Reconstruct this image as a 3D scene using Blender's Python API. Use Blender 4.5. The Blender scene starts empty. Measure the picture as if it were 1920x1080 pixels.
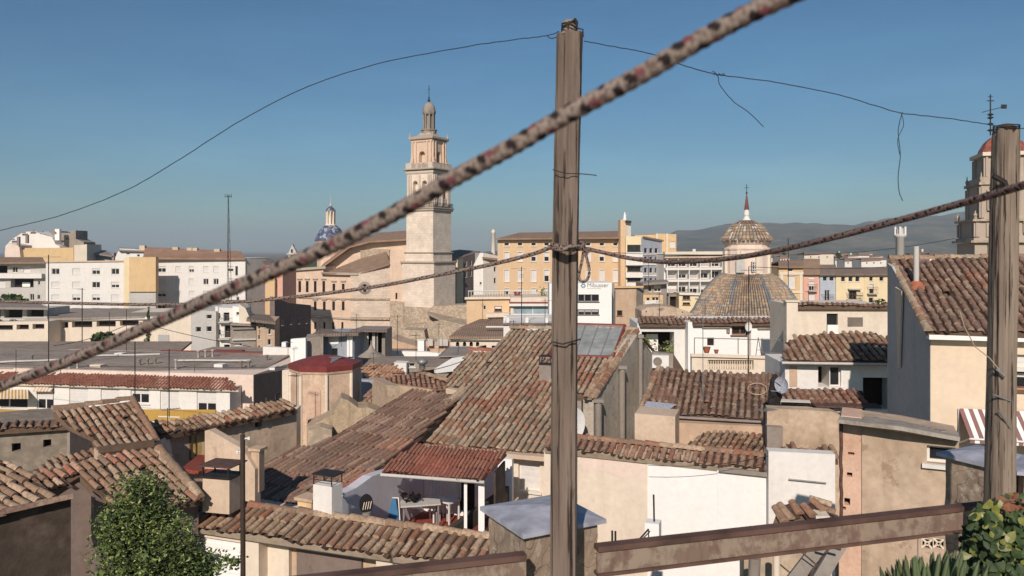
import bpy, math, random
from mathutils import Vector, geometry
R = math.radians
random.seed(7)
# ------------------------------------------------------------------ camera, sky, sun
F = 1500.0; HY = 470.0; CX = 960.0; CZ = 16.0
sc = bpy.context.scene
cam_d = bpy.data.cameras.new('camera'); cam = bpy.data.objects.new('camera', cam_d)
sc.collection.objects.link(cam); sc.camera = cam
cam.location = (0, 0, CZ); cam.rotation_euler = (R(90), 0, 0)
cam_d.sensor_width = 36; cam_d.lens = 36 * F / 1920; cam_d.shift_y = (HY - 540) / 1920
cam_d.clip_start = .05; cam_d.clip_end = 30000
cam_d.dof.use_dof = True; cam_d.dof.focus_distance = 12; cam_d.dof.aperture_fstop = 13
SUN_AZ, SUN_EL = R(11), R(31)
w = bpy.data.worlds.new('World'); sc.world = w; w.use_nodes = True
wn = w.node_tree; wn.nodes.clear()
sky = wn.nodes.new('ShaderNodeTexSky'); sky.sky_type = 'NISHITA'; sky.sun_disc = False
sky.sun_elevation = SUN_EL; sky.sun_rotation = math.pi + SUN_AZ
sky.altitude = 300; sky.air_density = 1.0; sky.dust_density = .8; sky.ozone_density = 3.2
bg = wn.nodes.new('ShaderNodeBackground'); bg.inputs[1].default_value = .065
hs = wn.nodes.new('ShaderNodeHueSaturation'); hs.inputs['Saturation'].default_value = 1.1
wo = wn.nodes.new('ShaderNodeOutputWorld')
tint = wn.nodes.new('ShaderNodeMix'); tint.data_type = 'RGBA'; tint.blend_type = 'MULTIPLY'; tint.inputs[0].default_value = 1; tint.inputs[7].default_value = (.72, .97, 1.03, 1)
tcw = wn.nodes.new('ShaderNodeTexCoord'); mpw = wn.nodes.new('ShaderNodeMapping'); mpw.inputs['Scale'].default_value = (1.5, 1.5, 7); mpw.inputs['Rotation'].default_value = (0, .5, 0); nzw = wn.nodes.new('ShaderNodeTexNoise'); nzw.inputs['Scale'].default_value = 1.7; nzw.inputs['Detail'].default_value = 7; nzw.inputs['Roughness'].default_value = .62
crw = wn.nodes.new('ShaderNodeValToRGB'); crw.color_ramp.elements[0].position = .46; crw.color_ramp.elements[0].color = (1, 1, 1, 1); crw.color_ramp.elements[1].position = .85; crw.color_ramp.elements[1].color = (1.28, 1.2, 1.14, 1)
cl = wn.nodes.new('ShaderNodeMix'); cl.data_type = 'RGBA'; cl.blend_type = 'MULTIPLY'; cl.inputs[0].default_value = 1
wn.links.new(tcw.outputs['Generated'], mpw.inputs[0]); wn.links.new(mpw.outputs[0], nzw.inputs['Vector']); wn.links.new(nzw.outputs['Fac'], crw.inputs[0])
wn.links.new(sky.outputs[0], hs.inputs['Color']); wn.links.new(hs.outputs[0], tint.inputs[6]); wn.links.new(tint.outputs[2], cl.inputs[6]); wn.links.new(crw.outputs[0], cl.inputs[7]); wn.links.new(cl.outputs[2], bg.inputs[0]); wn.links.new(bg.outputs[0], wo.inputs[0])
sd = bpy.data.lights.new('sun', 'SUN'); sd.energy = 4.35; sd.angle = R(.6); sd.color = (1, .90, .81)
sun = bpy.data.objects.new('sun', sd); sc.collection.objects.link(sun)
S = Vector((-math.sin(SUN_AZ) * math.cos(SUN_EL), -math.cos(SUN_AZ) * math.cos(SUN_EL), math.sin(SUN_EL)))
sun.rotation_euler = S.to_track_quat('Z', 'Y').to_euler()
sc.view_settings.view_transform = 'Standard'; sc.view_settings.look = 'None'
sc.view_settings.exposure = 0.0; sc.view_settings.gamma = 1
sc.cycles.max_bounces = 6; sc.cycles.diffuse_bounces = 4; sc.cycles.volume_bounces = 0
# ------------------------------------------------------------------ materials
def lin(c): c /= 255; return c / 12.92 if c <= .04045 else ((c + .055) / 1.055) ** 2.4
def C(r, g, b): return (lin(r), lin(g), lin(b), 1)
def dk(c, k): return (c[0] * k, c[1] * k, c[2] * k, 1)
MATS = {}
class NT:
    def __init__(s, name):
        s.m = bpy.data.materials.new(name); s.m.use_nodes = True; s.t = s.m.node_tree; s.t.nodes.clear()
        s.out = s.n('ShaderNodeOutputMaterial'); s.b = s.n('ShaderNodeBsdfPrincipled'); s.l(s.b.outputs[0], s.out.inputs[0])
        s.b.inputs['Roughness'].default_value = .9
        s.b.inputs['Specular IOR Level'].default_value = .2
    def n(s, k, **kw):
        x = s.t.nodes.new(k)
        for a, v in kw.items(): setattr(x, a, v)
        return x
    def l(s, a, b): s.t.links.new(a, b)
    def co(s, kind='Object', scale=(1, 1, 1)):
        t = s.n('ShaderNodeTexCoord'); m = s.n('ShaderNodeMapping'); m.inputs['Scale'].default_value = scale
        s.l(t.outputs[kind], m.inputs[0]); return m.outputs[0]
    def noise(s, vec, scale, detail=4, rough=.55):
        x = s.n('ShaderNodeTexNoise'); x.inputs['Scale'].default_value = scale; x.inputs['Detail'].default_value = detail
        x.inputs['Roughness'].default_value = rough; s.l(vec, x.inputs['Vector']); return x.outputs['Fac']
    def ramp(s, fac, stops, const=False):
        x = s.n('ShaderNodeValToRGB'); e = x.color_ramp.elements
        if const: x.color_ramp.interpolation = 'CONSTANT'
        while len(e) < len(stops): e.new(.5)
        for k, (p, c) in enumerate(stops):
            e[k].position = p; e[k].color = c if len(c) == 4 else (*c, 1)
        s.l(fac, x.inputs[0]); return x.outputs[0]
    def mix(s, f, a, b, mode='MIX'):
        x = s.n('ShaderNodeMix', data_type='RGBA', blend_type=mode)
        for sock, v in ((x.inputs[0], f), (x.inputs[6], a), (x.inputs[7], b)):
            if isinstance(v, (int, float)): sock.default_value = v
            elif isinstance(v, tuple): sock.default_value = v
            else: s.l(v, sock)
        return x.outputs[2]
    def bump(s, h, strength=.4, dist=.02):
        x = s.n('ShaderNodeBump'); x.inputs['Strength'].default_value = strength; x.inputs['Distance'].default_value = dist
        s.l(h, x.inputs['Height']); s.l(x.outputs[0], s.b.inputs['Normal'])
    def col(s, c): s.l(c, s.b.inputs['Base Color']) if not isinstance(c, tuple) else setattr(s.b.inputs['Base Color'], 'default_value', c)
def g(v): return (v, v, v, 1)
def plaster(name, c, dirt=.35, sc_=1.0, stain=None):
    if name in MATS: return MATS[name]
    t = NT(name); v = t.co(); big = t.noise(v, .55 * sc_, 5, .62); fine = t.noise(v, 7 * sc_, 5)
    st = t.noise(t.co('Object', (2.2, 2.2, .25)), 1.1 * sc_, 5, .65)
    d = stain or dk((c[0] * .9, c[1] * .82, c[2] * .75, 1), .55)
    a = t.mix(t.ramp(big, [(.42, g(0)), (.75, g(dirt))]), c, d)
    a = t.mix(t.ramp(st, [(.52, g(0)), (.85, g(dirt))]), a, dk(d, .75))
    pt = t.noise(v, 1.3 * sc_, 3, .45); a = t.mix(t.ramp(pt, [(.56, g(0)), (.575, g(min(.8, dirt * .9)))]), a, dk(c, .86)); a = t.mix(t.ramp(t.noise(v, 2.6 * sc_, 6, .7), [(.60, g(0)), (.66, g(min(.9, dirt)))]), a, dk(d, 1.1))
    a = t.mix(.35 * dirt + .1, a, t.ramp(fine, [(.3, g(.55)), (.7, g(1.15))]), 'MULTIPLY')
    t.col(a); t.bump(fine, .35, .015); MATS[name] = t.m; return t.m
def flat(name, c, rough=.8, metal=0, var=.15, scale=6, spec=.3):
    if name in MATS: return MATS[name]
    t = NT(name); v = t.co(); f = t.noise(v, scale, 4)
    t.col(t.mix(t.ramp(f, [(.35, g(0)), (.7, g(1))]), c, dk(c, 1 - var * 2)))
    t.b.inputs['Roughness'].default_value = rough; t.b.inputs['Metallic'].default_value = metal
    t.b.inputs['Specular IOR Level'].default_value = spec; MATS[name] = t.m; return t.m
def stone(name, c, c2, bw=.6, bh=.3, mortar=.5, kind='brick'):
    if name in MATS: return MATS[name]
    t = NT(name); uv = t.co('UV'); v = t.co()
    n1 = t.noise(v, .4, 6, .65); n2 = t.noise(v, 3.5, 5, .65)
    if kind == 'brick':
        b = t.n('ShaderNodeTexBrick'); t.l(uv, b.inputs['Vector']); b.inputs['Scale'].default_value = 1
        b.inputs['Brick Width'].default_value = bw; b.inputs['Row Height'].default_value = bh; b.inputs['Mortar Size'].default_value = .02
        b.inputs['Color1'].default_value = c; b.inputs['Color2'].default_value = c2; b.inputs['Mortar'].default_value = dk(c, mortar)
        base = b.outputs[0]
    else:
        vo = t.n('ShaderNodeTexVoronoi'); vo.inputs['Scale'].default_value = 1 / bw; t.l(v, vo.inputs['Vector'])
        base = t.mix(t.ramp(t.noise(v, 2.2 / bw, 3), [(.35, g(0)), (.65, g(1))]), c, c2)
        base = t.mix(t.ramp(vo.outputs['Distance'], [(.35, g(0)), (.6, g(.6))]), base, dk(c, mortar))
    a = t.mix(t.ramp(n1, [(.4, g(0)), (.7, g(.6))]), base, dk(c2, .62))
    a = t.mix(t.ramp(n2, [(.5, g(0)), (.75, g(.5))]), a, dk(c, .5))
    t.col(a); t.bump(n2, .6, .05); MATS[name] = t.m; return t.m
def tilemat(name, pal, lich=(.30, .26, .20, 1), amt=.5):
    if name in MATS: return MATS[name]
    t = NT(name); at = t.n('ShaderNodeAttribute', attribute_name='rnd'); at.attribute_type = 'GEOMETRY'
    n = len(pal); c = t.ramp(at.outputs['Fac'], [(k / n, p) for k, p in enumerate(pal)], True)
    v = t.co(); big = t.noise(v, .7, 5, .6); f = t.noise(v, 14, 5, .65)
    c = t.mix(t.ramp(big, [(.4, g(0)), (.65, g(amt))]), c, lich)
    c = t.mix(t.ramp(f, [(.42, g(0)), (.7, g(.75))]), c, dk(lich, .38))
    t.col(c); t.bump(f, .5, .012); MATS[name] = t.m; return t.m
def farroof(name, c, c2, pitch=.22):
    if name in MATS: return MATS[name]
    t = NT(name); uv = t.co('UV'); wv = t.n('ShaderNodeTexWave', bands_direction='X'); wv.inputs['Scale'].default_value = .314 / pitch * 1
    t.l(uv, wv.inputs['Vector']); v = t.co(); n1 = t.noise(v, .6, 5, .65); n2 = t.noise(v, 6, 4, .7)
    a = t.mix(t.ramp(n1, [(.35, g(0)), (.65, g(1))]), c, c2)
    a = t.mix(t.ramp(n2, [(.4, g(0)), (.7, g(.7))]), a, dk(c, .5))
    t.col(a); t.bump(wv.outputs['Fac'], .8, .1); MATS[name] = t.m; return t.m
P_OLD = [C(182,154,130), C(168,138,114), C(194,168,142), C(160,122,98), C(200,176,150), C(150,124,104), C(176,130,104), C(186,162,138), C(162,144,124), C(178,150,126)]
P_RED = [C(168,124,102), C(152,110,90), C(182,140,116), C(164,104,82), C(160,128,108), C(188,154,130), C(144,104,88), C(170,136,114)]
P_BRN = [C(148,112,92), C(132,98,80), C(156,126,106), C(144,114,96), C(172,142,120), C(136,106,90), C(162,122,106), C(150,120,108), C(180,152,130)]
P_MOSS = [C(172,142,116), C(156,124,100), C(146,110,88), C(190,162,136), C(136,106,86), C(164,122,98), C(180,150,124), C(152,98,76)]
P_TER = [C(160,100,82), C(168,110,90), C(152,94,78), C(174,120,100), C(158,104,86)]
P_TR2 = [C(172,124,102), C(180,134,112), C(164,114,92), C(186,146,122), C(168,108,86)]
TM = dict(old=tilemat('roof_tile_weathered', P_OLD, (.33, .27, .19, 1), .45), red=tilemat('roof_tile_reddish', P_RED, (.26, .18, .13, 1), .4),
          brown=tilemat('roof_tile_brown', P_BRN, (.20, .15, .115, 1), .45), moss=tilemat('roof_tile_lichen', P_MOSS, (.30, .24, .17, 1), .4),
          pan=tilemat('roof_tile_channel', [C(88,68,58), C(76,58,50), C(98,76,64), C(70,54,48)], (.08, .06, .045, 1), .6),  # dark channel colour holds grime and the shade between the covers
          terra=tilemat('roof_tile_new_terracotta', P_TER, (.26, .15, .11, 1), .3), terra2=tilemat('roof_tile_replaced', P_TR2, (.28, .2, .14, 1), .3))
M = dict(
 white=plaster('white_limewash', C(226,220,212), .16), whiteb=plaster('bright_white_paint', C(238,234,228), .07),
 cream=plaster('cream_plaster', C(224,208,188), .22), cream2=plaster('pinkish_cream_plaster', C(228,206,190), .22),
 beige=plaster('beige_plaster', C(208,184,160), .4), beiged=plaster('stained_beige_plaster', C(200,176,152), .85),
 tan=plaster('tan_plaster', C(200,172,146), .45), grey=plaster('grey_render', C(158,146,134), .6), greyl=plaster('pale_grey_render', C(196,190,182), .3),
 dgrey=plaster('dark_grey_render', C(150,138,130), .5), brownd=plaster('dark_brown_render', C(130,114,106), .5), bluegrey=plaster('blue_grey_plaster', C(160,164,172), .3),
 orange=plaster('orange_ochre_plaster', C(214,182,146), .16), orange2=plaster('ochre_plaster', C(214,182,138), .2), yellow=plaster('pale_yellow_plaster', C(228,208,170), .18),
 yband=plaster('mustard_paint', C(184,146,78), .25), pink=plaster('salmon_plaster', C(218,170,150), .2), blue=plaster('pale_blue_plaster', C(178,184,194), .2),
 lilac=plaster('lilac_white_wall', C(206,202,206), .15),
 churchp=plaster('church_pink_plaster', C(220,192,168), .35), towerst=stone('tower_cut_stone', C(236,218,200), C(226,206,186), 1.1, .5, .72),
 churchst=stone('church_cut_stone', C(222,202,182), C(206,186,166), 1.2, .45, .6), rubble=stone('rubble_masonry', C(208,188,164), C(180,160,138), .45, .25, .45, 'v'),
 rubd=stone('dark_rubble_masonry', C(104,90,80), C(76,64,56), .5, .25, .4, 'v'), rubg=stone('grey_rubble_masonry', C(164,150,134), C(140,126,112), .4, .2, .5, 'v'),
 brick=stone('worn_brick', C(200,156,128), C(184,140,114), .28, .09, .6),
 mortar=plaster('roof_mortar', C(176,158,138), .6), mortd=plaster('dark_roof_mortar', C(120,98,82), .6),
 conc=plaster('concrete', C(150,140,130), .5), flatroof=plaster('grey_flat_roofing', C(164,150,138), .9, 1.1), flatroof2=plaster('brown_flat_roofing', C(164,146,130), .8, 1.4),
 fr=farroof('distant_tile_brown', C(170,142,120), C(152,124,104)), fro=farroof('distant_tile_orange', C(182,146,122), C(164,126,104)), frg=farroof('distant_tile_grey', C(152,134,120), C(134,116,104)),
 glass=flat('dark_window_glass', C(42,42,46), .15, 0, .2, 2, .5), inner=flat('dark_interior', C(44,34,30), .9, 0, .2), frame=flat('white_window_frame', C(220,214,206), .5, 0, .05),
 framed=flat('dark_window_frame', C(70,58,50), .6), framew=flat('brown_wood_frame', C(120,84,60), .7), shut=flat('white_roller_shutter', C(214,208,202), .6, 0, .05), shutg=flat('grey_roller_shutter', C(176,172,168), .6, 0, .08),
 bglass=flat('pale_blue_glass', C(150,168,176), .2, 0, .15, 2, .5), sky_gl=flat('skylight_glass', C(160,164,160), .25, 0, .2, 1.5, .5),
 iron=flat('dark_iron', C(58,52,50), .6, .3), rust=flat('rusty_steel', C(106,80,70), .75, .1, .25, 9), rustp=flat('weathered_steel_paint', C(126,106,92), .7, .05, .25, 14),
 galv=flat('galvanised_sheet', C(172,172,182), .55, 0, .2, 16), alu=flat('grey_metal', C(150,148,146), .5, .4), redp=flat('red_painted_metal', C(128,60,56), .55, 0, .12, 3), redt=flat('red_roof_tile_paint', C(136,74,62), .7, 0, .15),
 wht=flat('white_plastic', C(222,218,212), .5, 0, .05), bluef=flat('blue_fabric', C(60,110,150), .8, 0, .1), dark=flat('black_sheet', C(40,36,36), .8, 0, .2),
 mesh=flat('dark_green_netting', C(70,64,56), .95, 0, .15, 20), wood=flat('yellow_wood', C(196,164,104), .8), redfl=flat('red_tiled_floor', C(150,74,56), .8), terr=flat('terracotta', C(176,104,76), .85),
 leaf=flat('leaf_green', C(104,120,62), .55, 0, .3, 9, .35), leafl=flat('leaf_light_green', C(164,176,104), .5, 0, .25, 9, .4), leafd=flat('leaf_dark_green', C(62,78,44), .6, 0, .25, 9), leafy=flat('leaf_yellow_green', C(126,126,62), .45, 0, .25, 9, .4),
 leafr=flat('leaf_reddish', C(130,84,62), .6, 0, .3, 9), bark=flat('bark', C(90,72,56), .9), soil=flat('soil', C(70,52,40), .95))
# ------------------------------------------------------------------ mesh helpers
col = sc.collection
def XY(px, d): return ((px - CX) / F * d, d)
def P3(px, py, d): return Vector(((px - CX) / F * d, d, CZ + (HY - py) / F * d))
class MB:
    def __init__(s): s.v = []; s.f = []; s.mi = []; s.uv = []; s.rn = []; s.sm = []; s.cols = None
    def add(s, vs, fs, mi=0, uvs=None, rn=0., sm=False):
        o = len(s.v); s.v += [Vector(p) for p in vs]
        for k, f in enumerate(fs):
            s.f.append([o + i for i in f]); s.mi.append(mi); s.rn.append(rn); s.sm.append(sm)
            s.uv.append([uvs[i] for i in f] if uvs else None)
        return s
    def box(s, o, x, y, z, mi=0):      # corner o, edge vectors
        o = Vector(o); x = Vector(x); y = Vector(y); z = Vector(z)
        vs = [o, o + x, o + x + y, o + y, o + z, o + x + z, o + x + y + z, o + y + z]
        return s.add(vs, [(0,3,2,1), (4,5,6,7), (0,1,5,4), (1,2,6,5), (2,3,7,6), (3,0,4,7)], mi)
    def cbox(s, c, sx, sy, sz, a=0, mi=0):   # centre, sizes, rotation a
        e = Vector((math.cos(a), -math.sin(a), 0)); n = Vector((math.sin(a), math.cos(a), 0)); u = Vector((0, 0, 1))
        o = Vector(c) - e * sx / 2 - n * sy / 2 - u * sz / 2
        return s.box(o, e * sx, n * sy, u * sz, mi)
    def tube(s, pts, r, seg=6, mi=0, sm=True, caps=True):
        pts = [Vector(p) for p in pts]; n = len(pts)
        rs = r if isinstance(r, (list, tuple)) else [r] * n
        vs = []; up = None
        for k, p in enumerate(pts):
            t = (pts[min(k + 1, n - 1)] - pts[max(k - 1, 0)]).normalized()
            if up is None: up = Vector((0, 0, 1)) if abs(t.z) < .9 else Vector((1, 0, 0))
            b = t.cross(up).normalized(); up = b.cross(t).normalized()
            for q in range(seg):
                an = 2 * math.pi * q / seg; vs.append(p + b * math.cos(an) * rs[k] + up * math.sin(an) * rs[k])
        fs = [(k * seg + q, k * seg + (q + 1) % seg, (k + 1) * seg + (q + 1) % seg, (k + 1) * seg + q) for k in range(n - 1) for q in range(seg)]
        s.add(vs, fs, mi, sm=sm)
        if caps: s.add(vs[:seg][::-1], [tuple(range(seg))], mi); s.add(vs[-seg:], [tuple(range(seg))], mi)
        return s
    def lathe(s, c, prof, seg=16, mi=0, rot=0, sm=True, rn=None):   # prof [(r,z)] absolute z
        vs = []; n = len(prof)
        for r_, z in prof:
            for q in range(seg):
                an = rot + 2 * math.pi * q / seg; vs.append((c[0] + r_ * math.cos(an), c[1] + r_ * math.sin(an), z))
        fs = [(k * seg + q, k * seg + (q + 1) % seg, (k + 1) * seg + (q + 1) % seg, (k + 1) * seg + q) for k in range(n - 1) for q in range(seg)]
        s.add(vs, fs, mi, sm=sm)
        s.add(vs[-seg:], [tuple(range(seg))], mi); s.add(vs[:seg][::-1], [tuple(range(seg))], mi); return s
    def prism(s, top, dz, mi=0):        # polygon top (3d pts), extruded down
        top = [Vector(p) for p in top]; n = len(top); bot = [p - Vector((0, 0, dz)) for p in top]
        nrm = geometry.normal(top)
        uvs = plane_uv(top) * 2
        tri = [tuple(range(n))]
        s.add(top + bot, [tri[0]] + [tuple(n + i for i in reversed(tri[0]))] + [(i, n + i, n + (i + 1) % n, (i + 1) % n) for i in range(n)], mi, uvs); return s
    def build(s, name, mats, parent=None, loc=None):
        if not isinstance(mats, (list, tuple)): mats = [mats]
        L = Vector(parent['_l']) if parent else Vector(loc or (0, 0, 0))
        me = bpy.data.meshes.new(name); me.from_pydata([tuple(v - L) for v in s.v], [], s.f)
        for m in mats: me.materials.append(m)
        me.polygons.foreach_set('material_index', s.mi); me.polygons.foreach_set('use_smooth', s.sm)
        at = me.attributes.new('rnd', 'FLOAT', 'FACE'); at.data.foreach_set('value', s.rn)
        if any(u is not None for u in s.uv):
            uvl = me.uv_layers.new(name='UVMap'); buf = []
            for f, u in zip(s.f, s.uv):
                if u is None: u = [(0, 0)] * len(f)
                for x in u: buf += [x[0], x[1]]
            uvl.data.foreach_set('uv', buf)
        if s.cols:
            ca = me.attributes.new('col', 'FLOAT_COLOR', 'POINT'); ca.data.foreach_set('color', [c for q in s.cols for c in q])
        o = bpy.data.objects.new(name, me); col.objects.link(o)
        if parent is not None:
            o.parent = parent
        else: o.location = L
        o['_l'] = tuple(L)
        return o
def plane_uv(pts):
    n = geometry.normal([Vector(p) for p in pts])
    if abs(n.z) > .95: return [(p[0], p[1]) for p in pts]
    e = Vector((0, 0, 1)).cross(n).normalized(); u = n.cross(e)
    return [(Vector(p).dot(e), Vector(p).dot(u)) for p in pts]
def thing(name, label, cat, loc, group=None, kind=None):
    o = bpy.data.objects.new(name, None); col.objects.link(o); o.location = loc; o.empty_display_size = .3
    o['_l'] = tuple(loc); o['label'] = label; o['category'] = cat
    if group: o['group'] = group
    return o
def tag(o, label, cat, group=None, kind=None):
    if label: o['label'] = label
    if cat: o['category'] = cat
    if group: o['group'] = group
    if kind: o['kind'] = kind
    return o
class W:      # vertical plane through the point seen at px, distance d, turned by a degrees (a>0: right end nearer)
    def __init__(s, px, d, a=0):
        a = R(a); s.o = XY(px, d); s.e = (math.cos(a), -math.sin(a)); s.n = (-math.sin(a), -math.cos(a)); s.a = a
    def u(s, px):
        k = (px - CX) / F; return (k * s.o[1] - s.o[0]) / (s.e[0] - k * s.e[1])
    def hit(s, px, py):
        u = s.u(px); Y = s.o[1] + s.e[1] * u; return u, CZ + (HY - py) / F * Y
    def p(s, u, z, off=0): return Vector((s.o[0] + s.e[0] * u + s.n[0] * off, s.o[1] + s.e[1] * u + s.n[1] * off, z))
    def q(s, px, py, off=0): return s.p(*s.hit(px, py), off)
    def E(s): return Vector((s.e[0], s.e[1], 0))
    def N(s): return Vector((s.n[0], s.n[1], 0))
    def shift(s, off):
        w = W(0, 1); w.o = (s.o[0] + s.n[0] * off, s.o[1] + s.n[1] * off); w.e = s.e; w.n = s.n; w.a = s.a; return w
Z = Vector((0, 0, 1))
def arch_pts(u0, z0, u1, z1, seg=8):
    r = (u1 - u0) / 2; c = (u0 + u1) / 2; zc = z1 - r
    return [(u0, z0), (u1, z0)] + [(c + r * math.cos(math.pi * k / seg), zc + r * math.sin(math.pi * k / seg)) for k in range(seg + 1)]
def extr(mb, w, outer, holes, t, rec, mi=0):
    """front face of polygon outer (u,z) in plane w with holes, sides going back t, reveals rec"""
    loops = [[Vector((a, b, 0)) for a, b in outer]] + [[Vector((a, b, 0)) for a, b in h] for h in holes]
    flatp = [q for l in loops for q in l]
    vs = [w.p(q.x, q.y) for q in flatp]; uvs = [(q.x, q.y) for q in flatp]
    if len(loops) == 1 and len(outer) == 4: mb.add(vs, [(0, 1, 2, 3)], mi, uvs)
    else:
        fs = []
        for tr in geometry.tessellate_polygon(loops):
            a, b, c = (flatp[i] for i in tr)
            fs.append(tr if (b - a).cross(c - a).z > 0 else tr[::-1])
        mb.add(vs, fs, mi, uvs)
    n = len(outer)
    area = sum(outer[i][0] * outer[(i + 1) % n][1] - outer[(i + 1) % n][0] * outer[i][1] for i in range(n))
    for i in range(n):
        a, b = outer[i], outer[(i + 1) % n]
        f = (0, 3, 2, 1) if area > 0 else (0, 1, 2, 3)
        if abs(a[0] - b[0]) < 1e-4: uv = [(a[0], a[1]), (b[0], b[1]), (b[0] + t, b[1]), (a[0] + t, a[1])]
        else: uv = [(a[0], a[1]), (b[0], b[1]), (b[0], b[1] + t), (a[0], a[1] + t)]
        mb.add([w.p(*a), w.p(*b), w.p(*b, -t), w.p(*a, -t)], [f], mi, uv)
    mb.add([w.p(*q, -t) for q in outer], [tuple(range(n))[::-1] if area > 0 else tuple(range(n))], mi, [tuple(q) for q in outer])
    for h in holes:
        m = len(h)
        for i in range(m):
            a, b = h[i], h[(i + 1) % m]
            mb.add([w.p(*a), w.p(*b), w.p(*b, -rec), w.p(*a, -rec)], [(0, 1, 2, 3)], mi, [(a[0], a[1]), (b[0], b[1]), (b[0], b[1] + rec), (a[0], a[1] + rec)])
def window(th, w, u0, z0, u1, z1, kind, rec=.18, fm='frame', nm='window'):
    W_ = u1 - u0; H = z1 - z0; b = max(.05, min(.09, W_ * .08)); E = w.E(); N = w.N()
    ww = w.shift(-rec)
    if kind in ('open', 'arch', 'hole'):
        m = MB()
        m.add([ww.p(u0 - .02, z0 - .02), ww.p(u1 + .02, z0 - .02), ww.p(u1 + .02, z1 + .02), ww.p(u0 - .02, z1 + .02)], [(0, 1, 2, 3)])
        return m.build('opening', M['inner'], th)
    fr = MB()
    for (a, c, l, h) in ((u0, z0, W_, b), (u0, z1 - b, W_, b), (u0, z0 + b, b, H - 2 * b), (u1 - b, z0 + b, b, H - 2 * b)):
        fr.box(ww.p(a, c, 0), E * l, N * .06, Z * h)
    if W_ > .8 and kind != 'shut': fr.box(ww.p((u0 + u1) / 2 - b / 2, z0 + b), E * b, N * .05, Z * (H - 2 * b))
    fr.box(w.p(u0 - .08, z0 - .08), E * (W_ + .16), N * .08, Z * .075)
    f = fr.build(nm, M[fm], th)
    pn = MB(); pn.box(ww.p(u0 + b * .5, z0 + b * .5, .0), E * (W_ - b), N * .02, Z * (H - b))
    if kind != 'shut': pn.build('pane', M['bglass' if kind == 'blue' else 'glass'], f)
    if kind in ('shut', 'half', 'third'):
        sh = MB(); fr_ = {'shut': 1, 'half': .5, 'third': .3}[kind]; hh = (H - 2 * b) * fr_; n = max(3, int(hh / .1)) if W_ > .5 else 3
        for k in range(n): sh.box(ww.p(u0 + b, z1 - b - hh * (k + 1) / n, .022), E * (W_ - 2 * b), N * (.03 + .008 * (k % 2)), Z * (hh / n))
        sh.build('shutter', M['shutg' if fm == 'framed' else 'shut'], f)
    return f
def balcony(th, w, u0, u1, z, d=.7, h=1.0, mat='iron', solid=None):
    m = MB(); E = w.E(); N = w.N(); m.box(w.p(u0, z - .12), E * (u1 - u0), N * d, Z * .12)
    b = m.build('balcony', M['greyl'], th); r = MB()
    if solid:
        r.box(w.p(u0, z + .002, d - .1), E * (u1 - u0), N * .1, Z * h); r.build('balcony_parapet', M[solid], b); return
    n = max(3, int((u1 - u0) / .16))
    for k in range(n + 1): r.box(w.p(u0 + (u1 - u0 - .03) * k / n, z, d - .04), E * .02, N * .02, Z * h)
    r.box(w.p(u0, z + h, d - .05), E * (u1 - u0), N * .04, Z * .04); r.box(w.p(u0, z + h, .0), E * .04, N * (d - .05), Z * .04)
    r.build('railing', M[mat], b)
def block(th, w, top, t, mat, holes=(), zb=-8, name='wall', rec=.18, bot=None, fm='frame'):
    """top: pixel polyline left to right; holes (x0,y0,x1,y1,kind)"""
    tp = [w.hit(*q) for q in top]
    if bot: bp = [w.hit(*q) for q in bot]
    else: bp = [(tp[0][0], zb), (tp[-1][0], zb)]
    outer = bp + tp[::-1]
    hs_ = []; spec = []
    for h in holes:
        x0, y0, x1, y1, k = h[:5]; xm = (x0 + x1) / 2
        u0 = w.u(x0); u1 = w.u(x1); z1 = w.hit(xm, y0)[1]; z0 = w.hit(xm, y1)[1]
        hs_.append(arch_pts(u0, z0, u1, z1) if k == 'arch' else [(u0, z0), (u1, z0), (u1, z1), (u0, z1)]); spec.append((u0, z0, u1, z1, k, h[5] if len(h) > 5 else fm, h[6] if len(h) > 6 else rec))
    recs = rec
    mb = MB(); extr(mb, w, outer, hs_, t, max([q[6] for q in spec] + [rec])); o = mb.build(name, M[mat], th)
    rr = max([q[6] for q in spec] + [rec])
    for q in spec:
        if q[4] != 'none': window(th, w, *q[:5], rec=rr if q[4] in ('open', 'arch', 'hole') else min(rr, .18) if rr > .18 else rr, fm=q[5])
    return o
def grid(xs, ys, ww, hh, kind='half'):
    ks = kind if isinstance(kind, (list, tuple)) else [kind]
    return [(x - ww / 2, y - hh / 2, x + ww / 2, y + hh / 2, ks[(i * 3 + j * 5 + i * j) % len(ks)]) for i, x in enumerate(xs) for j, y in enumerate(ys)]
def strip(th, w, pts, off, h, mat, name='cornice'):      # horizontal band proud of wall along pixels (x0,y0)-(x1,y1)
    (x0, y0), (x1, y1) = pts; a = w.hit(x0, y0); b = w.hit(x1, y1); m = MB()
    N = w.N(); vs = [w.p(a[0], a[1]), w.p(b[0], b[1]), w.p(b[0], b[1] - h), w.p(a[0], a[1] - h)]; vs += [v + N * off for v in vs]
    m.add(vs, [(0, 1, 2, 3), (7, 6, 5, 4), (0, 4, 5, 1), (1, 5, 6, 2), (2, 6, 7, 3), (3, 7, 4, 0)])
    return m.build(name, M[mat], th)
def slab(th, pts, th_, mat, name='roof'):     # pts (px,py,d)
    m = MB(); m.prism([P3(*p) for p in pts], th_); return m.build(name, M[mat], th)
def inpoly(x, y, poly):
    c = False; n = len(poly)
    for i in range(n):
        x1, y1 = poly[i]; x2, y2 = poly[(i + 1) % n]
        if (y1 > y) != (y2 > y) and x < (x2 - x1) * (y - y1) / (y2 - y1) + x1: c = not c
    return c
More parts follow.
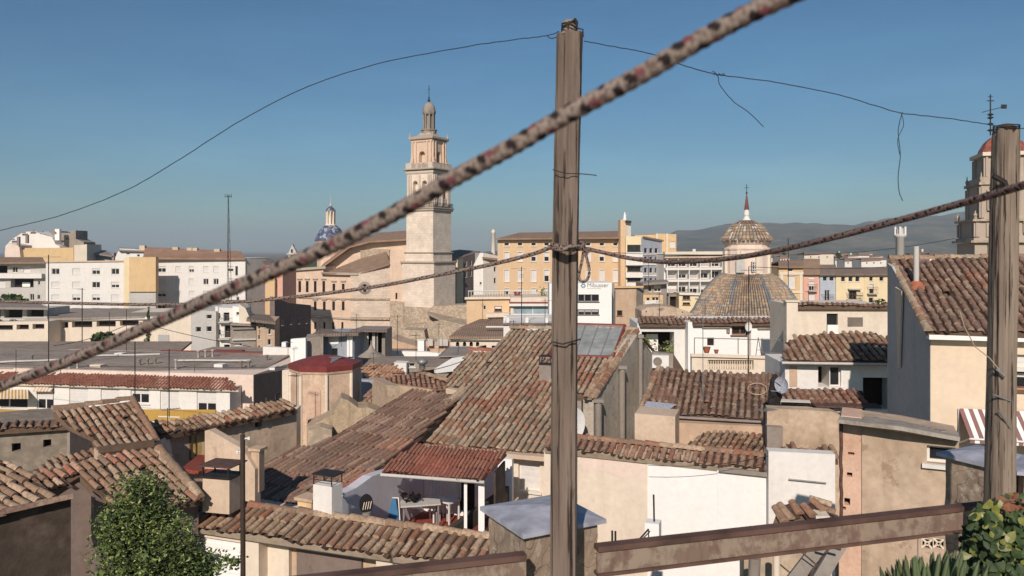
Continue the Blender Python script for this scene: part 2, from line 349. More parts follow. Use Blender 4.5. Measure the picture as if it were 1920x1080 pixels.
class RP:    # sloped roof plane through pixel point at distance d; a: turn of eave line; sl: slope, rising away from eave
    def __init__(s, px, py, d, a, sl):
        s.o = P3(px, py, d); a = R(a); t = R(sl)
        s.e = Vector((math.cos(a), -math.sin(a), 0)); s.s = Vector((math.sin(a) * math.cos(t), math.cos(a) * math.cos(t), math.sin(t))); s.n = s.e.cross(s.s)
    def hit(s, px, py):
        d = Vector(((px - CX) / F, 1, (HY - py) / F)); c = Vector((0, 0, CZ)); t = (s.o - c).dot(s.n) / d.dot(s.n)
        q = c + d * t - s.o; return q.dot(s.e), q.dot(s.s)
    def p(s, u, v, h=0): return s.o + s.e * u + s.s * v + s.n * (h + (.03 * math.sin(u * 1.3 + s.o.x) * math.sin(v * 1.1 + 1) + .018 * math.sin(u * 3.1 + v * 2) if h > -.02 else 0))
    def q(s, px, py, h=0): return s.p(*s.hit(px, py), h)
def troof(th, rp, poly_px, mat='old', pitch=.23, course=.40, seg=5, name='roof', slabm='mortd', thick=.16, jit=1., cut=None, reds=()):
    poly = [rp.hit(*q) for q in poly_px]
    us = [q[0] for q in poly]; vs_ = [q[1] for q in poly]; mb = MB()
    n = len(poly); a = sum(poly[i][0] * poly[(i + 1) % n][1] - poly[(i + 1) % n][0] * poly[i][1] for i in range(n))
    if a < 0: poly = poly[::-1]
    top = [rp.p(*q, -.01) for q in poly]; bot = [rp.p(*q, -thick) for q in poly]
    mb.add(top + bot, [tuple(range(n)), tuple(range(2 * n - 1, n - 1, -1))] + [(i, n + i, n + (i + 1) % n, (i + 1) % n) for i in range(n)], 1)
    i0, i1 = int(math.floor(min(us) / pitch)), int(math.ceil(max(us) / pitch)); j0, j1 = int(math.floor(min(vs_) / course)), int(math.ceil(max(vs_) / course))
    rng = random.Random(int(abs(rp.o.x * 97 + rp.o.y * 13)) + len(poly))
    for i in range(i0, i1 + 1):
        coff = rng.uniform(-.05, .05) * jit; ph = rng.uniform(-.06, .06)
        for j in range(j0, j1 + 1):
            v0 = j * course + ph; uc = (i + .5) * pitch
            if inpoly(uc, v0 + course * .5, poly) and not (cut and inpoly(uc, v0 + course * .5, cut)):
                r = pitch * .345; isr = any(((uc - ru) / sa) ** 2 + ((v0 - rv_) / sb) ** 2 < rng.uniform(.2, 1.2) for ru, rv_, sa, sb in reds); mi_ = 3 if isr else 0; ju = uc + rng.uniform(-.012, .012) * jit + coff * .1; jh = rng.uniform(-.006, .010) * jit
                sk = rng.uniform(-.018, .018) * jit; rv = rng.random()
                if rng.random() < .02 * jit: jh += .03
                
                if rng.random() < .007 * jit: continue
                vl = v0 + rng.uniform(-.02, .02) * jit; vh = v0 + course * 1.12
                ring = []
                for (vv, rr, hh, sx) in ((vl, r * 1.08, .045 + jh, 0), (vh, r * .86, .012 + jh, sk)):
                    for k in range(seg + 1):
                        an = math.pi * k / seg; ring.append(rp.p(ju + sx - math.cos(an) * rr, vv, hh + math.sin(an) * rr * 1.02))
                fs = [(k, seg + 1 + k, seg + 2 + k, k + 1)[::-1] for k in range(seg)]
                mb.add(ring, fs, mi_, rn=rv, sm=True)
                mb.add(ring[:seg + 1], [tuple(range(seg + 1))], mi_, rn=(rv * 7) % 1)
            uc = i * pitch
            if inpoly(uc, v0 + course * .5, poly) and not (cut and inpoly(uc, v0 + course * .5, cut)):
                r = pitch * .34; ring = []; rv = rng.random()
                for (vv, hh) in ((v0 - .04, .022), (v0 + course, .0)):
                    for k in range(4): 
                        t = k / 3 * 2 - 1; ring.append(rp.p(uc + t * r, vv, hh - .012 + .035 * t * t + .002))
                mb.add(ring, [(k, k + 1, 5 + k, 4 + k) for k in range(3)], 2, rn=rv, sm=True)
    return mb.build(name, [TM[mat], M[slabm], TM['pan'], TM['terra2']], th)
def ridge(th, pts, r=.12, L=.42, mat='old', name='ridge_cap', seg=6):
    mb = MB(); rng = random.Random(len(pts) + int(abs(pts[0][0]) * 31))
    for k in range(len(pts) - 1):
        a = Vector(pts[k]); b = Vector(pts[k + 1]); d = b - a; n = max(1, int(d.length / L)); t = d.normalized(); s = t.cross(Z).normalized(); u = s.cross(t)
        for i in range(n):
            p0 = a + d * (i / n) - t * .03; p1 = a + d * ((i + 1) / n) + t * .03; jr = rng.uniform(-.01, .01); ring = []
            for p, rr, h in ((p0, r * 1.07, .02), (p1, r * .92, 0)):
                for q in range(seg + 1):
                    an = math.pi * q / seg; ring.append(p + s * math.cos(an) * rr + u * (math.sin(an) * rr + h + jr))
            mb.add(ring, [(q, seg + 1 + q, seg + 2 + q, q + 1)[::-1] for q in range(seg)], 0, rn=rng.random(), sm=True)
            mb.add(ring[:seg + 1], [tuple(range(seg + 1))], 0, rn=.8); mb.add(ring[seg + 1:], [tuple(range(seg + 1))[::-1]], 0, rn=.8)
    return mb.build(name, TM[mat], th)
def antenna(px, ytop, ybot, d, label, kind='yagi', r=.018, side=1, group=None):
    b = P3(px, ybot, d); t = P3(px, ytop, d); th = thing('antenna', label, 'antenna', b, group)
    m = MB(); m.tube([b, t], r, 5); m.build('mast', M['iron'], th); H = t.z - b.z
    y = MB(); c = t - Z * min(.15, H * .08); L = min(1.1, max(.5, H * .22)); dr = Vector((side * .85, .5, 0)).normalized(); pr = dr.cross(Z)
    y.tube([c - dr * L * .3, c + dr * L * .7], .013, 4)
    for k in range(7): q = c + dr * L * (-.3 + k / 6.); y.tube([q - pr * .2, q + pr * .2], .008, 4)
    if kind == 'double':
        c2 = c - Z * .5
        for k in (-1, 0, 1): y.tube([c2 + Z * k * .1 - pr * .35, c2 + Z * k * .1 + pr * .35], .01, 4)
    y.build('aerial', M['alu'], th); return th
def chimney(px0, px1, ytop, ybot, d, label, mat='white', cap='terr', depth=None, a=10, metalcap=False):
    w = W(px0, d, a); u1 = w.u(px1); z1 = w.hit(px0, ytop)[1]; z0 = w.hit(px0, ybot)[1]; dp = depth or u1
    th = thing('chimney', label, 'chimney', w.p(u1 / 2, z0, -dp / 2)); E = w.E(); N = w.N()
    m = MB(); m.box(w.p(0, z0 - .6), E * u1, -N * dp, Z * (z1 - z0 + .6)); m.build('stack', M[mat], th)
    c = MB()
    if metalcap:
        hh = u1 * .42
        for x in (0, u1 - .02):
            for y in (0, -dp + .02): c.box(w.p(x, z1, y), E * .02, -N * .02, Z * hh)
        c.box(w.p(-.04, z1 + hh), E * (u1 + .08), -N * (dp + .06), Z * .025); c.box(w.p(0, z1 + hh * .5, .0), E * u1, -N * .012, Z * .015)
        c.build('cowl', M['iron'], th)
    else:
        c.box(w.p(-.06, z1, .06), E * (u1 + .12), -N * (dp + .12), Z * .07); c.build('cap', M[cap], th)
    return th
def base(w, px=None, z=0): u = w.u(px) if px else 0; return w.p(u, z, -1)
# ------------------------------------------------------------------ ground, hills
def make_ground():
    mb = MB(); ys = [-30, 30, 70, 110, 150, 200, 400, 1000, 3000, 12000]; hz = lambda y: 1 if y < 60 else max(-7, 1 - (y - 60) * .085)
    for k in range(len(ys) - 1):
        for i in range(12):
            x0 = -1 + i / 6; x1 = x0 + 1 / 6; a, b = ys[k], ys[k + 1]; A = 1.1 * abs(a) + 90; B = 1.1 * abs(b) + 90
            mb.add([(x0 * A, a, hz(a)), (x1 * A, a, hz(a)), (x1 * B, b, hz(b)), (x0 * B, b, hz(b))], [(0, 1, 2, 3)])
    t = NT('ground_earth'); v = t.co(); n = t.noise(v, .02, 8, .6); n2 = t.noise(v, .8, 5)
    t.col(t.mix(t.ramp(n2, [(.3, g(.6)), (.7, g(1.1))]), t.ramp(n, [(.35, C(70,72,48)), (.5, C(120,100,78)), (.65, C(84,84,60))]), g(1), 'MULTIPLY'))
    t.col(t.ramp(n, [(.35, C(70,72,48)), (.5, C(120,100,78)), (.65, C(84,84,60))]))
    o = mb.build('ground', t.m); o['kind'] = 'structure'
make_ground()
def make_hills():
    from mathutils import noise
    prof = [(380, 486), (500, 483), (545, 484), (640, 478), (800, 474), (1000, 468), (1160, 462), (1225, 452), (1267, 437), (1317, 438), (1368, 428), (1427, 424), (1469, 419), (1523, 414), (1565, 416), (1599, 420), (1640, 415), (1666, 411), (1740, 406), (1800, 403), (1880, 399), (1990, 404), (2300, 420)]
    def top(px):
        for (a, b), (c, d) in zip(prof, prof[1:]):
            if a <= px <= c: return b + (d - b) * (px - a) / (c - a)
        return 488
    mb = MB(); NX, NY = 190, 16; D0, D1 = 2300., 4600.; vs = []
    for j in range(NY + 1):
        d = D0 + (D1 - D0) * j / NY; f = math.sin(min(1, j / 11) * math.pi / 2) ** 1.3 if j <= 11 else 1 - (j - 11) / 9
        for i in range(NX + 1):
            px = 380 + (2300 - 380) * i / NX; dd = 3800; zt = CZ + (HY - top(px)) / F * dd
            x = (px - CX) / F * d; r = noise.fractal(Vector((x * .0016, d * .0016, 3)), 1, 2, 6)
            vs.append((x, d, -8 + (zt + 8) * max(0, f * (1 + .28 * r * (1 - abs(j - 11) / 11)))))
    fs = [(j * (NX + 1) + i, j * (NX + 1) + i + 1, (j + 1) * (NX + 1) + i + 1, (j + 1) * (NX + 1) + i) for j in range(NY) for i in range(NX)]
    mb.add(vs, fs, sm=True)
    t = NT('hill_scrub'); v = t.co(); n = t.noise(v, .006, 8, .65); n2 = t.noise(v, .03, 6, .7)
    t.col(t.mix(t.ramp(n2, [(.4, g(0)), (.6, g(.6))]), t.ramp(n, [(.4, C(52,64,42)), (.6, C(128,114,88))]), C(50,58,40)))
    mb.build('hills', t.m)['kind'] = 'structure'
make_hills()
# haze: even thin air round camera and scene
def make_haze():
    m = MB(); m.box((-9000, -60, -9), (18000, 0, 0), (0, 9000, 0), (0, 0, 235))
    t = bpy.data.materials.new('haze_air'); t.use_nodes = True; nt = t.node_tree; nt.nodes.clear()
    o = nt.nodes.new('ShaderNodeOutputMaterial'); v = nt.nodes.new('ShaderNodeVolumePrincipled')
    v.inputs['Color'].default_value = (.74, .82, .92, 1); v.inputs['Density'].default_value = HAZE; v.inputs['Anisotropy'].default_value = .0
    nt.links.new(v.outputs[0], o.inputs['Volume']); b = m.build('haze', t); b['kind'] = 'stuff'; b['label'] = 'thin blue grey haze over the town and the hills'; b['category'] = 'haze'
HAZE = .00017
make_haze()
# ------------------------------------------------------------------ distant wood and far town
def leaf_cloud(mb, c, rx, ry, rz, n, size, rng, mi=0, lobes=5):
    L = [(rng.uniform(-.5, .5), rng.uniform(-.5, .5), rng.uniform(-.45, .5), rng.uniform(.35, .62)) for _ in range(lobes)]
    for _ in range(n):
        l = rng.choice(L); th = rng.uniform(0, 6.283); z = rng.uniform(-1, 1); r = l[3] * rng.uniform(.75, 1.05); q = math.sqrt(1 - z * z)
        p = Vector((c[0] + (l[0] + r * q * math.cos(th)) * rx, c[1] + (l[1] + r * q * math.sin(th)) * ry, c[2] + (l[2] + r * z) * rz))
        a = Vector((rng.uniform(-1, 1), rng.uniform(-1, 1), rng.uniform(-.6, .6))).normalized(); b = a.cross(Vector((rng.uniform(-1, 1), rng.uniform(-1, 1), rng.uniform(-1, 1)))).normalized()
        s = size * rng.uniform(.6, 1.3)
        mb.add([p - a * s, p - b * s * .55, p + a * s, p + b * s * .55], [(0, 1, 2, 3)], rng.choice(mi) if isinstance(mi, (list, tuple)) else mi)
def simple_tree(px, ytop, ybase, d, wpx, label, kind='round', mats=('leafd', 'leaf'), n=260, group=None):
    b = P3(px, ybase, d); t = P3(px, ytop, d); H = t.z - b.z; r = wpx / 2 / F * d; rng = random.Random(int(px * 7 + d))
    th = thing('tree' if kind == 'round' else 'cypress_tree', label, 'tree', b, group); m = MB(); m.tube([b, b + Z * H * .5, b + Z * H * .8], [r * .12, r * .09, r * .03], 5); m.build('trunk', M['bark'], th)
    c = MB(); leaf_cloud(c, b + Z * H * .6, r * 1.1, r * 1.1, H * .42 / (.95), n, max(.12, r * .22), rng, [0, 0, 1], 7); c.build('crown', [M[q] for q in mats], th)
def wood():
    rng = random.Random(3); mb = MB()
    for k in range(210):
        px = rng.uniform(820, 2000) if k > 60 else rng.uniform(480, 960); d = rng.uniform(420, 900); r = rng.uniform(3, 7); b = P3(px, 470, d); b.z = -7
        for _ in range(16):
            p = b + Vector((rng.uniform(-r, r), rng.uniform(-r, r), rng.uniform(1, 9 + r * .8))); s = rng.uniform(1.2, 2.4); a = Vector((rng.uniform(-1, 1), rng.uniform(-1, 1), rng.uniform(-1, 1))).normalized(); c = a.orthogonal().normalized()
            mb.add([p - a * s, p - c * s, p + a * s, p + c * s], [(0, 1, 2, 3)])
    o = mb.build('wood', M['leafd']); tag(o, 'far dark woodland between the pale town roofs and the hills', 'wood', kind='stuff')
wood()
far_specs = [  # px0, px1, ytop, yeave, d, wall, roof, label
 (1442, 1462, 474, 478, 300, 'white', 'frg', 'small far white block just left of the tree beside the dome'),
 (1463, 1480, 478, 482, 260, 'white', 'fro', 'far white house with an antenna mast before it, right of the lantern dome'),
 (1508, 1563, 472, 477, 380, 'cream', 'frg', 'wide flat cream block on the far skyline above the brown roofed houses'),
 (1566, 1586, 480, 484, 420, 'white', 'frg', 'narrow far white house right of the flat cream block'),
 (1584, 1612, 483, 488, 330, 'white', 'fro', 'far white house with low roof above the three window house'),
 (1615, 1662, 483, 488, 300, 'white', 'fro', 'long low white far house with shallow gable next to the concrete column'),
 (1590, 1630, 477, 480, 560, 'white', 'frg', 'hazy white row house furthest back behind the long low gable house'),
 (1632, 1656, 478, 481, 620, 'greyl', 'frg', 'hazy grey white block furthest back left of the concrete column'),
 (1698, 1722, 478, 481, 520, 'white', 'fro', 'far white house just right of the concrete column'),
 (1724, 1742, 471, 474, 450, 'cream', 'frg', 'far cream block with raised stair house, left of the bell gable tower'),
 (1743, 1790, 473, 477, 430, 'white', 'frg', 'wide far pale building close to the foot of the baroque tower'),
 (1540, 1566, 475, 479, 640, 'greyl', 'fro', 'tiny pale far house showing behind the flat cream block'),
 (1568, 1590, 474, 478, 700, 'cream', 'fro', 'tiny cream far house at the foot of the hills'),
 (1610, 1636, 474, 477, 760, 'white', 'fro', 'tiny white far house in front of the dark wooded slope'),
 (1274, 1292, 475, 479, 260, 'cream', 'frg', 'small cream roof house above the flat cornice of the balcony block'),
 (1296, 1314, 474, 479, 250, 'tan', 'fro', 'brown stair house between two white roof houses above the balcony block'),
 (1312, 1330, 471, 476, 280, 'white', 'frg', 'small white roof house left of the lantern dome'),
]
for k, (x0, x1, yt, ye, d, wm, rm, lb) in enumerate(far_specs):
    w_ = W(x0, d, 4); th = thing('far_house', lb, 'house', base(w_, (x0 + x1) / 2, -7), 'far houses below the hills')
    xs = [x0 + (x1 - x0) * q for q in (.22, .5, .78)]
    block(th, w_, [(x0, ye), (x1, ye)], 10, wm, grid(xs, [ye + 5], 2.4, 2.6, 'hole'), zb=-8, rec=.3)
    T = 8; y0, y1 = d, d + 10
    mb = MB(); a = P3(x0 - .6, ye, d - .5); b = P3(x1 + .6, ye, d - .5); r0 = P3(x0 - .4, yt, d + 5); r1 = P3(x1 + .4, yt, d + 5)
    mb.prism([a, b, r1, r0], .3); c = a + Vector((0, 11, 0)); e = b + Vector((0, 11, 0)); mb.prism([r0, r1, e, c], .3); mb.build('roof', M[rm], th)
    if k % 3 == 0: m = MB(); q = P3(x0 + 5, yt, d + 4); m.cbox(q, .9, .9, 2.4); m.build('roof_chimney', M['white'], th)
simple_tree(1471, 470, 492, 330, 12, 'dark tree right of the lantern dome among far white houses')
simple_tree(1574, 472, 490, 400, 14, 'dark far tree beside the flat cream block')
simple_tree(1700, 474, 484, 240, 12, 'dark tree between the concrete column and the tall pipe')
simple_tree(1228, 473, 484, 330, 16, 'dark tree on the skyline beside the ochre block')
# ------------------------------------------------------------------ pastel row, right of the dome
def pastel(px0, px1, ye, d, mat, lb, holes, yr, roof='fr', trim=None, extra=None):
    w_ = W(px0, d, 0); th = thing('town_house', lb, 'house', base(w_, (px0 + px1) / 2, -4), 'pastel houses in a row')
    block(th, w_, [(px0, ye), (px1, ye)], 9, mat, holes, zb=-8, fm='frame')
    mb = MB(); a = P3(px0 - .5, ye, d - .5); b = P3(px1 + .5, ye, d - .5); r0 = P3(px0 - .5, yr, d + 4.5); r1 = P3(px1 + .5, yr, d + 4.5)
    mb.prism([a, b, r1, r0], .22); c = a + Vector((0, 10, 0)); e = b + Vector((0, 10, 0)); mb.prism([r0, r1, e, c], .22); mb.build('roof', M[roof], th)
    for s in (trim or []): strip(th, w_, *s)
    for s in (extra or []): balcony(th, w_, w_.u(s[0]), w_.u(s[1]), w_.hit(s[0], s[2])[1], .7, 1.0)
    return th, w_
th, w_ = pastel(1460, 1506, 500, 128, 'orange2', 'yellow ochre town house with cream bands, leftmost of the pastel row', [(1478, 503, 1487, 509, 'dark'), (1476, 518, 1491, 541, 'shut', 'frame'), (1476, 556, 1491, 575, 'dark')], 488, 'fr',
       [(((1461, 510), (1506, 510)), .15, .45, 'cream'), (((1461, 546), (1506, 546)), .15, .3, 'cream')])
for x in (1463, 1499): strip(th, w_, ((x, 510), (x + 5, 510)), .12, 8, 'cream', 'pilaster')
pastel(1506.5, 1537, 513, 128.3, 'pink', 'narrow salmon pink town house in the pastel row', [(1517, 517, 1527, 523, 'shut'), (1517, 528, 1527, 545, 'half'), (1516, 552, 1528, 565, 'shut')], 485, 'fr', None, [(1514, 1530, 545)])
pastel(1537.5, 1567, 514, 128, 'blue', 'pale blue grey town house in the pastel row', [(1543, 518, 1551, 527, 'dark'), (1555, 518, 1564, 527, 'dark'), (1546, 544, 1556, 564, 'dark')], 496, 'frg', None, [(1540, 1562, 564)])
th, w_ = pastel(1567.5, 1621, 514, 127.7, 'yellow', 'broad cream yellow town house with three top windows and a flowered balcony', [(1577, 518, 1585, 528, 'dark', 'frame'), (1591, 518, 1599, 528, 'dark'), (1604, 518, 1612, 528, 'dark'), (1592, 545, 1606, 561, 'dark', 'framew')], 501, 'frg', None, [(1586, 1616, 561)])
strip(th, w_, ((1589, 541), (1612, 541)), .7, .15, 'greyl', 'canopy')
m = MB(); rng = random.Random(5)
for x in range(1588, 1615, 3): leaf_cloud(m, w_.q(x, 554, .75), .25, .25, .3, 14, .09, rng, [0, 0, 1], 2)
tag(m.build('balcony_flowers', [M['leafd'], M['leafr']]), 'row of dark flower pots hanging on the balcony of the cream yellow house', 'plants')
pastel(1621.5, 1668, 514, 127.6, 'yellow', 'cream town house with two top windows, rightmost of the pastel row', [(1630, 519, 1637, 527, 'dark'), (1649, 519, 1657, 527, 'dark'), (1630, 533, 1638, 550, 'half', 'framew'), (1629, 558, 1638, 568, 'dark')], 501, 'frg', None, [(1625, 1643, 550)])
# ------------------------------------------------------------------ balcony apartment block behind the dome
w_ = W(1245, 118, -3); th = thing('apartment_block', 'cream balcony apartment block with flat cornice left of the tiled dome', 'building', base(w_, 1300, -4))
hs_ = []
for r_, (y0, y1) in enumerate([(488, 500), (508, 522), (537, 550), (560, 572)]):
    for c_, x in enumerate([1258, 1278, 1299, 1319, 1340, 1360]):
        if r_ > 1 and x < 1270: continue
        hs_.append((x - 8.5, y0, x + 8.5, y1, ['dark', 'half', 'third', 'shut'][(r_ * 3 + c_ * 2 + c_ // 3) % 4], 'frame', .9))
block(th, w_, [(1245, 476), (1375, 475)], 12, 'white', hs_, zb=-8, rec=.5)
strip(th, w_, ((1243, 472), (1376, 471)), 1.3, .5, 'cream'); strip(th, w_, ((1243, 481), (1376, 480)), 1.2, .22, 'beige')
for y in (502, 524, 552): strip(th, w_, ((1245 if y < 530 else 1268, y), (1376, y - 1)), 1.0, .34, 'white', 'floor_band')
for k, x in enumerate([1247.5, 1268, 1288.5, 1309, 1329.5, 1350]): strip(th, w_, ((x, 484), (x + 1.6, 484)), .95, 9, 'white', 'partition')
r_ = MB()
for y in (499, 521, 548):
    for k in range(3): r_.tube([w_.q(1246, y - 2.2 * k - 1.5, .9), w_.q(1375, y - 2.2 * k - 2, .9)], .03, 4)
r_.build('balcony_rails', M['iron'], th)
# low houses at its foot
w_ = W(1243, 104, -2); th = thing('low_house', 'small white annex with three dark windows under the white window grid building', 'house', base(w_, 1225, -3))
block(th, w_, [(1205, 553), (1243, 553)], 6, 'orange2', [(1212, 558, 1219, 564, 'dark'), (1222, 557, 1236, 564, 'dark')], rec=.3); strip(th, w_, ((1207, 565), (1236, 565)), .5, .6, 'white', 'balcony_band')
w_ = W(1209, 108, -2); th = thing('low_house', 'dull grey house with dark flat roof below the white window grid building', 'house', base(w_, 1230, -3))
block(th, w_, [(1208, 532), (1250, 529)], 6, 'dgrey', [(1216, 535, 1222, 547, 'dark'), (1226, 535, 1240, 547, 'half')], rec=.2); slab(th, [(1206, 531, 107), (1254, 528, 107), (1250, 524, 113), (1212, 525, 113)], .3, 'dgrey')
w_ = W(1243, 110, -4); th = thing('shop_front', 'dark recessed ground floor with pale pillars below the balcony apartment block', 'building', base(w_, 1260, -3))
block(th, w_, [(1243, 553), (1275, 552)], 5, 'grey', [(1246, 557, 1252, 577, 'open'), (1256, 556, 1272, 577, 'open')], rec=.8)
w_ = W(1274, 108, 3); th = thing('low_house', 'cream house with two stacked brown windows left of the tiled dome', 'house', base(w_, 1285, -3))
block(th, w_, [(1273, 550), (1312, 551)], 5, 'yellow', [(1280, 555, 1294, 562, 'dark', 'framew'), (1280, 567, 1294, 572, 'dark', 'framew')], rec=.2); strip(th, w_, ((1273, 549), (1312, 550)), .3, .25, 'white')
# ------------------------------------------------------------------ white office with grid windows + ochre block behind
w_ = W(1205, 132, -6); th = thing('ochre_block', 'ochre stepped block behind the white window grid building', 'building', base(w_, 1240, -4))
block(th, w_, [(1190, 441), (1229, 440), (1229.1, 438), (1268, 439)], 10, 'orange2', [(1256, 453, 1266, 464, 'shut')]); strip(th, w_, ((1229, 438), (1232, 438)), .35, 12, 'cream', 'pilaster'); strip(th, w_, ((1248, 438), (1251, 438)), .35, 12, 'cream', 'pilaster')
w_ = W(1175, 122, 6); th = thing('white_block', 'narrow white apartment block with stacked dark glazed balconies right of the orange building', 'building', base(w_, 1195, -4))
block(th, w_, [(1173, 443), (1205, 443)], 9, 'yellow', [(1176, 459, 1202, 472, 'dark', 'framed', .6), (1176, 480, 1202, 486, 'dark', 'framed', .6), (1176, 499, 1202, 509, 'dark', 'framed', .6), (1176, 518, 1202, 528, 'dark', 'framed', .6)], rec=.4)
for y in (473, 488, 511, 530): strip(th, w_, ((1173, y), (1205, y)), .6, .75, 'white', 'balcony_parapet')
w2 = W(1205, 121.5, -34); hs_ = [(x - 3.2, y - 5, x + 3.2, y + 5, 'dark') for x in (1211, 1221, 1231) for y in (470, 486, 507, 526)]
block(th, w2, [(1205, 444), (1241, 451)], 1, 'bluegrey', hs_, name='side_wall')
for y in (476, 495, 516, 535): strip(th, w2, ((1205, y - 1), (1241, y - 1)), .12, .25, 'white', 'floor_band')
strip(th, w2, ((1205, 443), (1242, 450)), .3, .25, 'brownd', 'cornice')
# ------------------------------------------------------------------ orange hotel-like building
w_ = W(933, 126, -1); th = thing('orange_building', 'long orange building with rows of white shuttered windows and brown hipped roof', 'building', base(w_, 1050, -4))
cols = [950, 975, 1000.5, 1025, 1052, 1077, 1103, 1128.5, 1154]
hs_ = []
for k, x in enumerate(cols):
    hs_ += [(x - 4.5, 455, x + 4.5, 461, 'dark'), (x - 4.5, 473, x + 4.5, 490, 'half' if k in (2, 3, 7) else 'third' if k == 5 else 'shut'), (x - 4.5, 506, x + 4.5, 528, 'half' if k == 3 else 'shut'), (x - 4.5, 541, x + 4.5, 557, 'shut' if k % 4 else 'third')]
block(th, w_, [(933, 448), (1168, 445.5)], 14, 'orange', hs_, rec=.25)
for x in cols:
    for y0, y1 in ((455, 461), (473, 490), (506, 528), (541, 557)):
        mb = MB(); u0 = w_.u(x - 5.6); u1 = w_.u(x + 5.6); a = w_.hit(x, y0 - 1.6)[1]; b = w_.hit(x, y0)[1]; c = w_.hit(x, y1 + 1.6)[1]; d_ = w_.hit(x, y1 + .2)[1]
        mb.box(w_.p(u0, b), w_.E() * (u1 - u0), w_.N() * .05, Z * (a - b)); mb.box(w_.p(u0, c), w_.E() * (u1 - u0), w_.N() * .12, Z * (d_ - c)); mb.box(w_.p(u0, d_ - .02), w_.E() * .1, w_.N() * .04, Z * (b - d_ + .04)); mb.box(w_.p(u1 - .1, d_ - .02), w_.E() * .1, w_.N() * .04, Z * (b - d_ + .04)); mb.build('window_surround', M['cream'], th)
strip(th, w_, ((931, 446.5), (1170, 444)), .5, .3, 'beige')
mb = MB(); e0 = P3(930.5, 447, 125.2); e1 = P3(1170, 444.5, 125.2); r0 = P3(974, 436, 133); r1 = P3(1164, 433, 133); b0 = P3(932, 447, 141); b1 = P3(1166, 444.5, 141)
mb.prism([e0, e1, r1, r0], .25); mb.prism([e0, r0, b0], .25); mb.prism([r0, r1, b1, b0], .25); mb.build('roof', M['fr'], th)
w_ = W(1163, 124.5, -6); th = thing('chimney_tower', 'orange stair tower carrying a small white statue at the end of the orange building', 'tower', base(w_, 1168, -4))
block(th, w_, [(1163.5, 412), (1173.5, 412)], 1.6, 'orange'); block(th, W(1173.6, 125, -6), [(1173.6, 415), (1183, 415)], 1.2, 'greyl', name='side_slab'); slab(th, [(1172, 414.5, 124.3), (1184, 416, 124.3), (1184, 414, 126.5), (1172, 413, 126.5)], .15, 'iron')
b = P3(1171.5, 412, 125); m = MB(); m.lathe((b.x, b.y), [(.3, b.z), (.32, b.z + .15), (.18, b.z + .2), (.22, b.z + .5), (.16, b.z + .8), (.1, b.z + .92), (.12, b.z + 1.05), (.05, b.z + 1.2)], 10)
m.tube([b + Vector((0, 0, .75)), b + Vector((.25, -.1, .55)), b + Vector((.3, -.2, .75))], .06, 5)
tag(m.build('statue', M['whiteb'], None, b), 'small white robed statue standing on the orange stair tower', 'statue')
# pale slender chimney on the skyline
b = P3(925, 480, 190); th = thing('factory_chimney', 'slender pale round chimney on the skyline left of the orange building', 'chimney', b)
m = MB(); z1 = P3(925, 430, 190).z; m.lathe((b.x, b.y), [(.62, -7), (.55, b.z), (.42, z1 - 1), (.52, z1 - .9), (.52, z1 - .5), (.4, z1 - .4), (.38, z1)], 12); m.build('shaft', M['cream'], th)
# dark shaded house + white house left of the orange building
w_ = W(850, 172, -62); th = thing('shaded_house_or_shadow_stand_in', 'tall house in shade with tiled gable roof just right of the bell tower', 'house', base(w_, 870, -5))
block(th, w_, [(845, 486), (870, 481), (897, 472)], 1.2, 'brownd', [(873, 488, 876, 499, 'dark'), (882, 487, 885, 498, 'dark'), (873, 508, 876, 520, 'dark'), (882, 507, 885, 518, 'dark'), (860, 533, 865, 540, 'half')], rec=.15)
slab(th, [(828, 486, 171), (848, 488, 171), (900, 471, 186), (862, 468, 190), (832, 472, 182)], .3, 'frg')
w_ = W(850, 171, 14); th = thing('yellow_house', 'yellow wall slice between the bell tower and the shaded house', 'house', base(w_, 855, -5)); block(th, w_, [(842, 489), (858, 487)], 4, 'yellow', [(851, 505, 855, 512, 'dark')])
w_ = W(890, 138, 10); th = thing('white_house', 'white house with small wall lamps between the shaded house and the orange building', 'house', base(w_, 900, -5))
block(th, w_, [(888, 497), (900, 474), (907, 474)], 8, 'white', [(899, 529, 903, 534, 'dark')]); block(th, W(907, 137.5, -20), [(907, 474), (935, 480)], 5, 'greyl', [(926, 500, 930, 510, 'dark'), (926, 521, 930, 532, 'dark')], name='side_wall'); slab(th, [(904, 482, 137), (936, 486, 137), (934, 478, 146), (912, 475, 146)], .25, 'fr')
# ------------------------------------------------------------------ left apartments
w_ = W(0, 158, 3); th = thing('apartment_block', 'white apartment house with brown roof and deep balcony at the left edge', 'building', base(w_, 40, -5))
block(th, w_, [(-40, 492), (86, 491)], 14, 'greyl', [(-30, 498, 14, 512, 'none'), (23, 500, 33, 511, 'dark'), (44, 499, 57, 511, 'shut'), (20, 523, 63, 539, 'hole', 'frame', 1.3), (-20, 526, 10, 539, 'shut'), (71, 527, 75, 534, 'dark'), (56, 551, 64, 563, 'dark'), (70, 553, 75, 561, 'dark'), (5, 552, 30, 566, 'third')], rec=1.2, zb=-8)
slab(th, [(-45, 492, 156), (84, 491, 156), (80, 482, 163), (-45, 482, 163)], .35, 'fr')
strip(th, w_, ((-40, 495), (85, 494)), .5, .25, 'white'); strip(th, w_, ((-40, 513), (84, 513)), 1.0, .9, 'white', 'balcony_parapet')
m = MB(); q = w_.q(24, 539, .0); m.box(w_.q(36, 538, -1.0), w_.E() * 1.6, w_.N() * .1, Z * .9); m.build('balcony_screen', M['whiteb'], th)
w_ = W(86, 155, 2); th = thing('apartment_block', 'white apartment house with four columns of windows and an ochre end wall', 'building', base(w_, 160, -5))
hs_ = []
